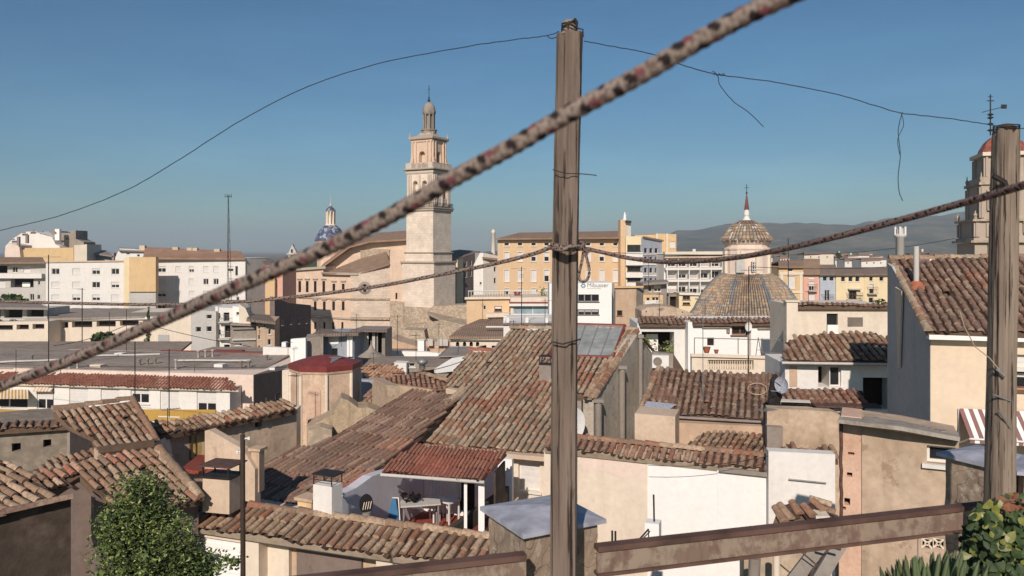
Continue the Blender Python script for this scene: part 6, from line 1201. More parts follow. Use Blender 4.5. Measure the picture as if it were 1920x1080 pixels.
# step ladder
q = P3(1417, 668, 38); m = MB(); m.tube([q, q + Vector((.12, 0, .9))], .015, 4); m.tube([q + Vector((.28, 0, 0)), q + Vector((.12, 0, .9))], .015, 4); m.tube([q + Vector((.04, 0, .3)), q + Vector((.22, 0, .3))], .01, 4); tag(m.build('step_ladder', M['iron'], None, q), 'thin folding ladder on the balustrade terrace', 'ladder')
# air conditioner
w_ = W(1205, 31, 12); th = thing('parapet_wall', 'dull plaster wall carrying the air conditioner left of the brown roof', 'wall', base(w_, 1240, 6)); block(th, w_, [(1222, 660), (1262, 664)], .4, 'grey', zb=4); slab(th, [(1218, 700, 30), (1290, 706, 30), (1262, 662, 33), (1240, 660, 33)], .15, 'mortd')
w_ = W(1223, 30.4, 8); th = thing('air_conditioner', 'white air conditioner with round fan grille at the edge of the brown roof', 'air conditioner', w_.q(1238, 690)); m = MB(); m.box(w_.q(1223, 690, 0), w_.E() * .62, -w_.N() * .25, Z * .48); m.build('casing', M['wht'], th)
m = MB(); q = w_.q(1233, 678, .01); 
for r_ in (.16, .12, .08, .04): m.tube([q + w_.E() * r_ * math.cos(k * .524) + Z * r_ * math.sin(k * .524) for k in range(13)], .008, 4, caps=False)
m.build('fan_grille', M['iron'], th); m = MB(); m.add([q + w_.E() * .16 * math.cos(k * .524) + Z * .16 * math.sin(k * .524) for k in range(12)], [tuple(range(12))]); m.build('fan_opening', M['grey'], th)
# brown roof E
th = thing('brown_roof_house', 'house with a dark brown barrel tile roof under the balustrade terrace', 'house', P3(1330, 790, 28)); rp = RP(1200, 773, 27.5, 18, 19)
troof(th, rp, [(1198, 772), (1450, 788), (1458, 703), (1300, 698), (1252, 690), (1228, 700)], 'brown'); m = MB(); m.tube([rp.q(1200, 776, -.05), rp.q(1450, 790, -.05)], .05, 6); m.build('gutter', M['dgrey'], th)
block(th, W(1190, 27.6, 18), [(1200, 783), (1450, 796)], .4, 'beige', [(1268, 808, 1282, 840, 'open')], zb=4); block(th, W(1190, 26, 18), [(1190, 775), (1266, 781)], 1.2, 'beige', zb=4, name='plaster_pier')
m = MB(); m.prism([rp.q(1207, 770, .14), rp.q(1252, 776, .14), rp.q(1268, 764, .16), rp.q(1213, 758, .14)], .02); m.build('loose_sheet', M['galv'], th)
ridge(th, [rp.q(1200, 770, .03), rp.q(1236, 692, .03)], .1, mat='moss')
m = MB(); b = rp.q(1318, 760); m.tube([b, P3(1318, 560, b.y)], .014, 6); m.tube([P3(1303, 560, b.y), P3(1322, 562, b.y), P3(1335, 555, b.y)], .018, 4)
th2 = thing('antenna', 'tall thin mast rising from the brown barrel tile roof', 'antenna', b); m.build('mast', M['alu'], th2)
m = MB(); q = rp.q(1420, 735, .12); m.tube([q + rp.e * .32 * math.cos(k * .35) + rp.s * .42 * math.sin(k * .35) for k in range(19)], .018, 4); tag(m.build('cable_loop', M['tan'], None, q), 'loop of pale cable lying on the brown barrel tile roof', 'cable')
# dish + wrapped post
b = P3(1452, 800, 25.2); th = thing('wrapped_post', 'roof post wrapped in flapping black plastic', 'post', b); m = MB(); m.tube([b - Z * .3, P3(1456, 705, 25.2)], .03, 6); m.build('post', M['alu'], th)
m = MB(); vs = []; n = 9; rng = random.Random(2)
for k in range(n + 1):
    y = 702 + (795 - 702) * k / n; wd = [.05, .14, .17, .2, .21, .2, .17, .13, .1, .06][k]; q = P3(1452 + rng.uniform(-2, 2), y, 25.2)
    for s in range(8): an = s * math.pi / 4; vs.append(q + Vector((math.cos(an) * wd, math.sin(an) * wd * .5 - .0, 0)) * rng.uniform(.8, 1.15))
m.add(vs, [(k * 8 + s, k * 8 + (s + 1) % 8, (k + 1) * 8 + (s + 1) % 8, (k + 1) * 8 + s) for k in range(n) for s in range(8)]); m.build('plastic_wrap', M['dark'], th)
cpt = P3(1465, 722, 24.8); wn_ = W(1465, 24.8, 50); m = MB(); ns = 20; vs = [cpt - wn_.N() * .12 + wn_.E() * .02] + [cpt + wn_.E() * .24 * math.cos(6.283 * k / ns) + Z * .26 * math.sin(6.283 * k / ns) for k in range(ns)]; m.add(vs, [(0, 1 + k, 1 + (k + 1) % ns) for k in range(ns)], sm=True); m.tube([cpt - Z * .2, cpt - Z * .15 + wn_.N() * .4 - wn_.E() * .1], .012, 4); m.tube([cpt, cpt + Vector((-.15, .15, .1))], .02, 4)
tag(m.build('satellite_dish', M['galv'], None, cpt), 'satellite dish tilted left beside the post wrapped in black plastic', 'satellite dish')
# dirty low roof F
th = thing('low_roof_house', 'low house with an old lichen covered roof behind the long white yard wall', 'house', P3(1350, 860, 25)); rp = RP(1270, 850, 25.2, 30, 12)
troof(th, rp, [(1272, 852), (1300, 826), (1335, 805), (1438, 792), (1440, 868)], 'moss', pitch=.2, course=.35); block(th, W(1270, 26.8, 20), [(1262, 792), (1440, 800)], .3, 'tan', zb=4)
block(th, W(1440, 24.6, 12), [(1438, 765), (1560, 772), (1575, 778)], .5, 'beiged', zb=4, name='patched_wall'); block(th, W(1438, 24.3, 12), [(1438, 800), (1468, 802)], .4, 'grey', zb=4, name='block_pier'); rp = RP(1470, 858, 23.6, 10, 15); band(th, rp, 1470, 1572, .6, 'moss', seg=5)
# long white wall
w_ = W(1085, 23.4, 23); th = thing('yard_wall', 'long wall, cream left and white right, under a barrel tile coping', 'wall', base(w_, 1260, 5))
zc = w_.hit(1085, 846)[1]; yy = lambda px, z=zc, w_=w_: HY + (CZ - z) / (w_.o[1] + w_.e[1] * w_.u(px)) * F
block(th, w_, [(1020, yy(1020)), (1214, yy(1214))], .6, 'cream', zb=3, name='cream_wall'); block(th, w_.shift(.03), [(1214, yy(1214)), (1345, yy(1345))], .62, 'whiteb', zb=3, name='white_wall'); block(th, w_.shift(.09), [(1345, yy(1345) + 9), (1441, yy(1441) + 9)], .68, 'whiteb', zb=3, name='white_wall')
pts = [w_.q(x, y, .006) for x, y in ((1087, 853), (1150, 862), (1212, 872), (1212, 906), (1188, 894), (1170, 898), (1128, 882), (1104, 886), (1087, 880))]; m = MB(); m.add(pts, [tuple(range(len(pts)))]); m.build('pale_render_patch', M['cream2'], th)
strip(th, w_.shift(.0), ((1350, yy(1350)), (1441, yy(1441))), .2, .12, 'conc', 'ledge')
rp = RP(1085, 846, 23.3, 23, 22); rp.o = w_.p(0, zc + .01, .12); band(th, rp, 1020, 1441, .62, 'red', seg=6, pitch=.215, slabm='mortar', course=.35); uu = w_.u(1020), w_.u(1441); ridge(th, [rp.p(uu[0], .62, .03), rp.p(uu[1], .62, .03)], .11, mat='moss')
w2 = W(1441, 20.9, 8); th = thing('white_yard_house', 'bright white wall with a thin shelf line left of the tall beige house', 'wall', base(w2, 1500, 5)); block(th, w2, [(1441, 846), (1566, 852)], .4, 'white', zb=3); m = MB(); m.tube([w2.q(1478, 898, .04), w2.q(1548, 905, .04)], .025, 5); m.build('pipe', M['alu'], th)
# little white stub with rod
w_ = W(1210, 17, 20); th = thing('white_stub', 'small white masonry stub with an iron rod in front of the white wall', 'post', w_.q(1225, 1000)); m = MB(); m.box(w_.q(1209, 1060), w_.E() * .3, -w_.N() * .3, Z * ((1060 - 980) / F * 17)); m.build('stub', M['whiteb'], th); m = MB(); m.tube([w_.q(1225, 980, -.1), w_.q(1224, 930, -.1)], .02, 6); m.build('rod', M['iron'], th)
m = MB(); m.tube([P3(1148, 1050, 15), P3(1148, 995, 15)], .02, 5); m.tube([P3(1154, 1050, 15), P3(1154, 996, 15)], .02, 5); tag(m.build('twin_rods', M['iron'], None, P3(1148, 1050, 15)), 'two short upright iron rods left of the white stub', 'rods')
m = MB(); m.tube([P3(1198, 1012, 15), P3(1216, 992, 15)], .018, 5); m.tube([P3(1205, 1010, 15), P3(1219, 996, 15)], .012, 5); m.tube([P3(1216, 992, 15), P3(1216, 1030, 15)], .012, 5); tag(m.build('iron_bracket', M['iron'], None, P3(1198, 1012, 15)), 'angled iron bracket at the foot of the white stub', 'bracket')
# ------------------------------------------------------------------ right: white upper house C, roof D
w_ = W(1495, 37, 2); th = thing('white_upper_house', 'white upper house with an open window and grey vent below the pastel row', 'house', base(w_, 1580, 3))
block(th, w_, [(1490, 573), (1672, 573)], 4, 'cream', [(1550, 588, 1571, 626, 'dark', 'framed'), (1589, 595, 1618, 613, 'none', 'frame', .08)], zb=2); m = MB(); q0 = w_.u(1589); q1 = w_.u(1618)
for k in range(9): m.box(w_.p(q0, w_.hit(1600, 613)[1] + k * .05, -.06), w_.E() * (q1 - q0), w_.N() * .04, Z * .03)
m.build('vent_grille', M['grey'], th); rp = RP(1495, 574, 36.8, 2, 10); band(th, rp, 1492, 1672, .35, 'brown', seg=3, slabm='mortd')
m = MB(); m.box(w_.q(1551, 626, .0), w_.E() * .48, w_.N() * .04, Z * .42); m.build('white_cloth', M['whiteb'], th)
chimney(1475, 1496, 566, 632, 35.5, 'broad cream chimney block between the tiled dome and the white upper house', 'cream', 'cream', a=3, depth=.5)
rng = random.Random(17); m = MB(); leaf_cloud(m, P3(1650, 568, 36.9), .45, .2, .2, 90, .06, rng, 0, 4); tag(m.build('dry_plant', M['leafd'], None, P3(1650, 572, 37)), 'dark dry plant growing on the coping next to the right tile roof', 'plant')
w_ = W(1472, 29.3, 4); th = thing('white_tiled_house', 'white house with thick mossy barrel tiles and a broken window right of the dish', 'house', base(w_, 1560, 3)); rp = RP(1470, 677, 29, 4, 20)
troof(th, rp, [(1468, 676), (1680, 679), (1668, 636), (1640, 626), (1500, 629), (1478, 640)], 'moss', pitch=.25, jit=1.5); m = MB(); m.tube([rp.q(1466, 679, -.03), rp.q(1680, 682, -.03)], .055, 6); m.build('gutter', M['greyl'], th)
block(th, w_, [(1472, 683), (1690, 686)], 3, 'white', [(1534, 687, 1555, 725, 'open'), (1556, 687, 1577, 725, 'dark', 'frame'), (1618, 708, 1672, 768, 'open', 'frame', .9)], zb=3, rec=.4)
m = MB(); m.box(w_.q(1480, 725, .0), w_.E() * .28, w_.N() * .02, Z * .75); m.build('bare_plaster_patch', M['tan'], th)
th = thing('lean_to', 'lean to with a worn reddish tile roof under the broken window', 'roof', P3(1540, 760, 27)); rp = RP(1465, 757, 27.2, 6, 14); troof(th, rp, [(1465, 754), (1622, 762), (1617, 732), (1468, 727)], 'red', pitch=.24); slab(th, [(1462, 752, 26.9), (1520, 754, 26.9), (1518, 750, 27.1), (1462, 748, 27.1)], .03, 'greyl', 'sheet_edge')
block(th, W(1465, 27.1, 6), [(1465, 762), (1625, 770)], .4, 'white', [(1500, 764, 1515, 770, 'hole'), (1565, 766, 1590, 773, 'hole')], zb=3); m = MB(); m.box(W(1575, 26.6, 6).q(1530, 764), (2.1, -.2, 0), (0, .4, .05), (0, 0, .05)); m.build('rusty_beam', M['rust'], th)
# ------------------------------------------------------------------ right house H
rp = RP(1740, 621, 20, 15, 20); w_ = W(1740, 20.3, 15); th = thing('right_house', 'tall beige house with a big steep looking barrel tile roof behind the right post', 'house', base(w_, 1840, 3))
troof(th, rp, [(1740, 621), (2010, 628), (1990, 484), (1672, 489)], 'brown', pitch=.215, jit=1.1, reds=[(*rp.hit(1840, 530), .5, .5)]); ridge(th, [rp.q(1668, 487, .02), rp.q(1990, 483, .02)], .12, mat='old')
u_, z_ = w_.hit(1740, 632); top = lambda px: (px, HY + (CZ - z_) / (w_.o[1] + w_.e[1] * w_.u(px)) * F)
block(th, w_, [top(1745), top(2020)], .4, 'creamy', [(1890, 665, 1945, 690, 'shut', 'frame'), (1893, 697, 1945, 730, 'third', 'framew')], zb=3)
m = MB(); a = w_.p(w_.u(1745) - .1, z_ - .03, .3); m.box(a, w_.E() * 4.6, -w_.N() * .3, Z * .12); m.build('gutter', M['whiteb'], th)
ws_ = W(1744, 20.3, 101); block(th, ws_, [(1664, 494), (1672, 500), (1744, 628)], .3, 'greyl', zb=3, name='gable_wall')
m = MB(); wst = ws_.shift(.03); a, b, c_, d2 = wst.q(1681, 538), wst.q(1694, 545), wst.q(1689, 690), wst.q(1687, 690); m.add([a, b, c_, d2] + [v + ws_.N() * .05 for v in (a, b, c_, d2)], [(0, 1, 2, 3), (4, 5, 6, 7), (0, 1, 5, 4), (1, 2, 6, 5), (3, 0, 4, 7)]); m.build('sun_sliver_strip', M['creamy'], th)  # pale wedge added to stand for a sliver of sunlight on the gable
ridge(th, [rp.q(1740, 622, .03), rp.q(1672, 490, .03)], .1, mat='old', name='verge_tiles')
m = MB(); q = rp.q(1718, 537); m.tube([q - Z * .1, P3(1718, 462, q.y)], .075, 10); pp = m.build('vent_pipe', M['greyl'], th); m = MB(); m.lathe((q.x, q.y), [(.32, q.z - .12), (.24, q.z + .02), (.1, q.z + .12)], 10); m.build('mortar_collar', M['terr'], pp)
# awning
wa = w_.shift(1.1); th = thing('awning', 'maroon and white striped awning on the right beige house', 'awning', w_.q(1800, 765)); m = MB(); n = 22; ua_, ub_ = w_.u(1797), w_.u(1990); zt_, zb_ = w_.hit(1797, 765)[1], w_.hit(1797, 806)[1]
for k in range(n):
    a = ua_ + (ub_ - ua_) * k / n; b = ua_ + (ub_ - ua_) * (k + 1) / n; v = [w_.p(a, zt_, .05), w_.p(b, zt_, .05), w_.p(b + .0, zb_, 1.0), w_.p(a + .0, zb_, 1.0)]; v2 = v[3], v[2]
    m.add(v + [p - Z * .02 for p in v], [(0, 1, 2, 3), (7, 6, 5, 4)], k % 2); m.add([v[3], v[2], v[2] - Z * .1, v[3] - Z * .1], [(0, 1, 2, 3)], k % 2)
m.build('fabric', [M['maroon'], M['whiteb']], th); m = MB(); m.tube([w_.p(ua_, zt_, .05), w_.p(ua_, zb_ - .3, .1)], .025, 5); m.tube([w_.p(ua_, zb_ - .3, .1), w_.p(ua_, zb_, 1.0)], .02, 5); m.tube([w_.p(ua_, zb_, 1.0), w_.p(ub_, zb_, 1.0)], .03, 5); m.build('awning_frame', M['wht'], th)
# ------------------------------------------------------------------ tall beige house G
w_ = W(1572, 14.6, 24); th = thing('beige_house', 'tall beige rendered house with crumbling brick edge and small window', 'house', base(w_, 1680, 4))
block(th, w_, [(1616, 786), (1690, 796), (1798, 818)], .9, 'beiged', [(1738, 837, 1792, 870, 'dark', 'frame'), (1728, 1009, 1749, 1029, 'none', 'frame', .1), (1749.5, 1009, 1771, 1029, 'none', 'frame', .1)], zb=3)
block(th, w_.shift(-.04), [(1573, 788), (1577, 779), (1616, 783)], .85, 'brickp', [(1590, 848, 1602, 853, 'hole', 'frame', .15), (1588, 886, 1598, 894, 'hole', 'frame', .15), (1583, 934, 1594, 947, 'hole', 'frame', .2), (1580, 950, 1586, 956, 'hole', 'frame', .2), (1584, 792, 1600, 797, 'hole', 'frame', .1)], zb=3, name='brick_edge', rec=.2)
m = MB(); uu_, zz = w_.hit(1577, 790)
rng = random.Random(3); pts = [w_.q(1577 + rng.uniform(-1, 1), 785 + k * 14, -.02) for k in range(16)]; m.tube(pts, .03, 5); m.build('dark_drip_pipe', M['rust'], th)
slab(th, [(1570, 786, 14.3), (1690, 800, 13.8), (1800, 820, 13.6), (1797, 811, 14.2), (1690, 789, 14.5), (1592, 773, 15.1)], .07, 'mcap', 'mortar_cap')
m = MB(); r0 = P3(1600, 781, 14.9)
rng = random.Random(9)
for k in range(14): q = P3(1605 + k * 12.5, 779.5 + k * 2.3, 14.8 - k * .06); m.cbox(q, .1, .12, .035 + rng.uniform(0, .03), rng.uniform(-.4, .4))
m.build('loose_ridge_stones', M['dgrey'], th)
for x0 in (1728, 1749.5):     # pierced block
    m = MB(); ua_, za = w_.hit(x0, 1029); ub_ = w_.u(x0 + 21); zb_ = w_.hit(x0, 1009)[1]; cu, cz = (ua_ + ub_) / 2, (za + zb_) / 2; hw = (ub_ - ua_) / 2
    v = lambda a, b: w_.p(cu + a * hw, cz + b * hw, -.03)
    for a, b, c_, d_ in (((-1, 1), (-.55, 1), (0, .3), (0, .45)), ):
        pass
    for s1 in (-1, 1):
        for s2 in (-1, 1): m.tube([v(s1 * .95, s2 * .95), v(s1 * .3, s2 * .3)], .022, 4)
    m.tube([v(0, .42), v(.42, 0), v(0, -.42), v(-.42, 0), v(0, .42)], .016, 4); m.tube([v(-1, 1), v(1, 1), v(1, -1), v(-1, -1), v(-1, 1)], .016, 4)
    m.build('pierced_block', M['cream'], th)
    m = MB(); m.add([w_.p(ua_, za, -.09), w_.p(ub_, za, -.09), w_.p(ub_, zb_, -.09), w_.p(ua_, zb_, -.09)], [(0, 1, 2, 3)]); m.build('dark_hollow', M['inner'], th)
m = MB(); m.box(w_.q(1720, 1100, .005), w_.E() * .02, w_.N() * .01, Z * 1.0); m.build('expansion_joint', M['dgrey'], th)
# small ruin with tile cap and concrete struts
w_ = W(1440, 12.6, 12); th = thing('ruined_shed', 'ruined shed with a peaked cap of broken tiles and leaning struts below the rusty beam', 'shed', base(w_, 1500, 8))
rp = RP(1450, 978, 12.4, -12, 26); troof(th, rp, [(1448, 985), (1455, 965), (1500, 942), (1530, 939), (1546, 952), (1540, 975)], 'moss', pitch=.2, course=.3, jit=2.5); rp = RP(1540, 978, 12.6, -75, 24); troof(th, rp, [(1532, 940), (1558, 953), (1548, 968), (1538, 972)], 'moss', pitch=.2, course=.3, jit=2)
block(th, W(1470, 12.5, 8), [(1530, 968), (1556, 968)], .5, 'cream', zb=6); block(th, W(1400, 13, 8), [(1395, 1050), (1440, 1030), (1560, 1030)], .5, 'rubble', zb=6, name='rubble_wall')
for k, (p, q) in enumerate((((1555, 1000, 12.2), (1470, 1110, 11.6)), ((1580, 1010, 12), (1520, 1110, 11.5)))): m = MB(); m.tube([P3(*p), P3(*q)], .13, 4, sm=False); m.build('concrete_strut', M['conc'], th)
m = MB(); m.tube([P3(1456, 1032, 12), P3(1456, 1120, 12)], .055, 8); m.build('white_pipe', M['cream'], th); m = MB(); m.tube([P3(1415, 1046, 12), P3(1412, 1120, 12)], .09, 8); m.build('old_chimney_pot', M['conc'], th)
m = MB(); m.tube([P3(1486, 1020, 11.6), P3(1534, 1062, 11.6)], .012, 5); m.tube([P3(1540, 1020, 11.4), P3(1576, 1030, 11.4)], .02, 5); m.build('iron_rods', M['rust'], th)
# concrete column with antennas
b = P3(1688, 500, 95); zf = lambda y: P3(1688, y, 95).z; th = thing('concrete_column', 'round concrete column topped by panel aerials between the pastel row and the right roof', 'column', (b.x, b.y, 0)); m = MB(); m.lathe((b.x, b.y), [(.55, 0), (.5, zf(446)), (.7, zf(444)), (.7, zf(440)), (.4, zf(438)), (.4, zf(428))], 12); m.build('shaft', M['greyl'], th)
m = MB()
for k in range(6): an = k * 1.047; m.cbox((b.x + .62 * math.cos(an), b.y + .62 * math.sin(an), zf(433)), .16, .12, 1.0)
m.build('aerial_panels', M['wht'], th)
# ------------------------------------------------------------------ antennas and cables
th = thing('radio_mast', 'tall lattice radio mast rising behind the long white apartment house', 'mast', P3(428, 570, 150)); m = MB(); b = P3(430, 600, 150); t_ = P3(428, 366, 150)
for k in range(3): an = k * 2.094; o_ = Vector((math.cos(an), math.sin(an), 0)); m.tube([b + o_ * .55, b.lerp(t_, .5) + o_ * .3, t_ + o_ * .06], [.05, .045, .03], 4)
for k in range(38):
    f0, f1 = k / 38, (k + 1) / 38; r0 = .55 - .5 * f0; r1 = .55 - .5 * f1; a0 = k * 2.094
    m.tube([b.lerp(t_, f0) + Vector((math.cos(a0), math.sin(a0), 0)) * r0, b.lerp(t_, f1) + Vector((math.cos(a0 + 2.094), math.sin(a0 + 2.094), 0)) * r1], .03, 3)
m.build('lattice', M['iron'], th); m = MB(); m.tube([t_ + Vector((-.6, 0, -.2)), t_ + Vector((.6, 0, -.2))], .05, 4)
for x in (-.6, -.2, .3, .6): m.tube([t_ + Vector((x, 0, -.5)), t_ + Vector((x, 0, .25))], .04, 4)
m.build('aerials', M['iron'], th)
A_ = [(91, 478, 690, 58, 'long dark antenna mast at the left crossing the white apartment house', 'double', .035, 1), (154, 540, 665, 84, 'thin mast with twin lamps arms in front of the four column apartments', 'yagi', .05, -1), (237, 580, 675, 70, 'thin mast on the flat roof before the dark strip openings', 'yagi', .025, 1), (253, 640, 745, 44, 'antenna mast standing left of the white framed window', 'yagi', .03, 1),
 (317, 655, 782, 34, 'tall antenna mast in front of the shuttered windows', 'double', .022, 1), (314, 765, 800, 24, 'small slanted fish bone aerial near the yard coping', 'yagi', .012, 1), (100, 720, 790, 40, 'leaning thin rod left of the tilted square tile roof', 'yagi', .015, -1), (365, 685, 705, 58, 'low wide aerial on the grey flat roof', 'double', .02, 1), (540, 640, 668, 62, 'thin aerial near the white square panel', 'yagi', .02, 1),
 (745, 590, 665, 73, 'thin mast in front of the rubble stone stump', 'yagi', .025, 1), (780, 625, 680, 52, 'short mast on the grey brown flat roof', 'yagi', .018, -1), (978, 500, 640, 57, 'tall thin mast left of the centre post before the orange building', 'double', .03, -1), (963, 600, 640, 57, 'short aerial left of the tall thin mast near the centre post', 'yagi', .02, -1), (1022, 560, 640, 56, 'mast with small arms close to the left edge of the centre post', 'yagi', .02, 1),
 (1478, 447, 540, 95, 'mast with dark slanted aerial right of the lantern dome', 'yagi', .05, -1), (1404, 500, 700, 34.5, 'tall slim mast standing on the balustrade terrace', 'yagi', .02, 1), (1432, 760, 870, 22, 'thin rusty mast in front of the lichen covered roof', 'yagi', .015, 1), (556, 700, 760, 37, 'thin downpipe like mast on the left edge of the octagonal tower', 'yagi', .015, -1), (640, 615, 650, 64, 'small mast on the wide flat brown roof', 'yagi', .018, 1)]
for a in A_: antenna(a[0], a[1], a[2], a[3], a[4], a[5], a[6], a[7], 'roof antennas')
for a in [(205, 585, 640, 90, 'slim aerial against the cream hall wall, left of the round tree', 'yagi', .03, 1), (470, 560, 610, 96, 'small aerial on the grey rendered three storey house', 'yagi', .03, -1), (600, 590, 632, 64, 'small aerial on the brown grey roof house', 'yagi', .018, -1), (668, 588, 622, 67, 'double aerial on the open shed roof', 'double', .02, 1), (823, 605, 668, 62, 'thin aerial beside the grey glazed conservatory', 'yagi', .02, 1), (905, 560, 600, 84, 'aerial above the arcaded house roof', 'double', .025, -1), (1216, 480, 545, 106, 'thin aerial in front of the white window grid building', 'yagi', .03, 1), (1322, 560, 600, 56, 'small aerial at the left foot of the tiled dome', 'yagi', .02, -1), (1236, 548, 600, 56, 'bent aerial above the rounded stucco shed', 'double', .02, 1), (1516, 545, 574, 37, 'tiny aerial on the coping of the white upper house', 'yagi', .012, 1), (30, 655, 700, 57, 'short aerial at the far left end of the flat roof', 'yagi', .02, 1), (700, 660, 690, 50, 'low aerial on the bright orange tile roof', 'yagi', .015, 1)]: antenna(a[0], a[1], a[2], a[3], a[4], a[5], a[6], a[7], 'roof antennas')
def cable(p0, p1, sag, lb, r=.012, n=14, nm='overhead_cable', mat='iron'):
    a = P3(*p0); b = P3(*p1); m = MB(); m.tube([a.lerp(b, k / n) - Z * sag * 4 * (k / n) * (1 - k / n) for k in range(n + 1)], r, 4); tag(m.build(nm, M[mat], None, a), lb, 'cable')
cable((100, 648, 80), (253, 602, 80), .4, 'slack cable crossing the long cream wall upwards', .03); cable((253, 602, 80), (470, 650, 80), .2, 'cable from the cream wall down to the grey houses', .03)
cable((-20, 682, 52), (720, 686, 44), .15, 'thin straight cable over the grey flat roofs', .014); cable((1080, 470, 60), (1470, 475, 60), .2, 'thin cable passing in front of the balcony block and dome', .02)
cable((1404, 500, 34.5), (1665, 500, 40), .1, 'cable from the slim mast toward the right roof', .012); cable((1478, 478, 95), (1790, 447, 95), .5, 'faint cable reaching the baroque tower', .03)
cable((505, 700, 44), (640, 640, 60), .3, 'cable dropping from the open shed past the red octagonal roof', .015); cable((1085, 700, 27), (1205, 640, 44), .25, 'sagging cable from the gable edge to the veranda house', .01); cable((1441, 855, 20.7), (1215, 872, 21.6), .12, 'dark cable stapled along the top of the white yard wall', .008); cable((870, 676, 45), (735, 700, 40), .2, 'dark cable above the shallow reddish roof', .02)
# ------------------------------------------------------------------ foreground: terrace edge, posts, beam, ropes
t = NT('cracked_pillar_render'); v = t.co(); n1 = t.noise(v, 5, 6, .65); n2 = t.noise(v, 28, 5, .6); vo = t.n('ShaderNodeTexVoronoi', feature='DISTANCE_TO_EDGE'); vo.inputs['Scale'].default_value = 6
wv = t.n('ShaderNodeVectorMath', operation='ADD'); nn = t.n('ShaderNodeTexNoise'); nn.inputs['Scale'].default_value = 5; t.l(v, nn.inputs['Vector']); t.l(v, wv.inputs[0]); t.l(nn.outputs['Color'], wv.inputs[1]); t.l(wv.outputs[0], vo.inputs['Vector'])
a_ = t.mix(t.ramp(n1, [(.35, g(0)), (.65, g(1))]), C(160,140,120), C(112,98,86)); a_ = t.mix(t.ramp(n2, [(.5, g(0)), (.75, g(.7))]), a_, C(196,182,164)); a_ = t.mix(t.ramp(vo.outputs['Distance'], [(.0, g(1)), (.018, g(0))]), a_, C(60,46,40)); t.col(a_); t.bump(n2, .6, .006); M['pillar'] = t.m
t = NT('flaking_beam_web'); v = t.co('Object', (1, 1, 1)); n1 = t.noise(v, 16, 6, .7); n2 = t.noise(t.co('Object', (1, 1, .35)), 40, 4, .6)
a_ = t.mix(t.ramp(n1, [(.45, g(0)), (.55, g(1))]), C(122,102,90), C(144,128,112)); a_ = t.mix(t.ramp(n2, [(.5, g(0)), (.7, g(.7))]), a_, C(104,80,70)); t.col(a_); t.bump(n1, .5, .003); M['rustweb'] = t.m
own = thing('roof_terrace', 'house under the photographer whose roof terrace carries the wooden posts', 'building', (0, 0, 13))
m = MB(); m.box((-7, -8, 0), (14, 0, 0), (0, 10.6, 0), (0, 0, 14.4)); m.build('block', M['grey'], own)
def D(px, h=.8): return None
# I-beam : line in plan from (px 600, 1.97) to (px 1830, 2.53); top .8 below the eye
bA = Vector((*XY(600, 1.97), 0)); bB = Vector((*XY(1830, 2.53), 0)); bd = (bB - bA).normalized(); bn = Vector((bd.y, -bd.x, 0))
def beam(pxa, pxb, lb):
    def at(px): k = (px - CX) / F; t = (k * bA.y - bA.x) / (bd.x - k * bd.y); return bA + bd * t
    a, b = at(pxa), at(pxb); L = (b - a).length; zt = CZ - .8; th = thing('steel_beam', lb, 'beam', a + Z * (zt - .09)); H = .082; m = MB()
    m.box(a + Z * (zt - .014) + bn * .016, bd * L, -bn * .034, Z * .014); m.box(a + Z * (zt - H) + bn * .016, bd * L, -bn * .034, Z * .009); m.build('flanges', M['rust'], th)
    m = MB(); m.box(a + Z * (zt - H + .009) + bn * .008, bd * L, -bn * .008, Z * (H - .023)); m.build('web', M['rustweb'], th)
beam(480, 985, 'rusty steel beam left of the centre pillar at the bottom edge'); beam(1118, 1850, 'rusty steel beam running right from the centre pillar to the right post')
def pillar(cx, cy, hw, a, ztop, lb, capov=.02, capm='galv'):
    a = R(a); e = Vector((math.cos(a), -math.sin(a), 0)); n = Vector((math.sin(a), math.cos(a), 0)); c = Vector((cx, cy, 0)); th = thing('masonry_pillar', lb, 'pillar', (cx, cy, 14.4)); m = MB(); rng = random.Random(int(cx * 100))
    zs = [14.4] + [ztop - .5 + k * .05 for k in range(10)] + [ztop]; N = 8; vs = []
    for z in zs:
        for s in range(4):
            for k in range(N):
                p = [(-1 + 2 * k / N, -1), (1, -1 + 2 * k / N), (1 - 2 * k / N, 1), (-1, 1 - 2 * k / N)][s]; j = rng.uniform(-.02, .02) if k else rng.uniform(-.05, .02); vs.append(c + e * p[0] * hw * (1 + j) + n * p[1] * hw * (1 + j) + Z * z)
    M4 = 4 * N; m.add(vs, [(r * M4 + k, r * M4 + (k + 1) % M4, (r + 1) * M4 + (k + 1) % M4, (r + 1) * M4 + k) for r in range(len(zs) - 1) for k in range(M4)] + [tuple(range((len(zs) - 1) * M4, len(zs) * M4))]); m.build('masonry', M['pillar'], th)
    h = hw + capov; m = MB(); q = [c + e * x * h + n * y * h + Z * (ztop + .004) for x, y in ((-1, -1), (1, -1), (1, 1), (-1, 1))]; ap = c + Z * (ztop + .03)
    m.add(q + [ap] + [p - Z * .012 for p in q], [(0, 1, 4), (1, 2, 4), (2, 3, 4), (3, 0, 4), (0, 5, 6, 1), (1, 6, 7, 2), (2, 7, 8, 3), (3, 8, 5, 0)]); m.build('metal_cap', M[capm], th); return th
def at(px, d): return XY(px, d)
pillar(.0885, 2.385, .118, -27.7, CZ - .785, 'cracked masonry pillar with a bluish sheet metal cap behind the centre post')
pillar(1.672, 2.80, .10, -27.7, CZ - .722, 'masonry pillar with a bluish sheet metal cap behind the right post')
x_, y_ = XY(1980, 2.66); pillar(x_, y_, .11, 24, CZ - .72, 'low metal capped pillar at the right edge behind the flowering plant')
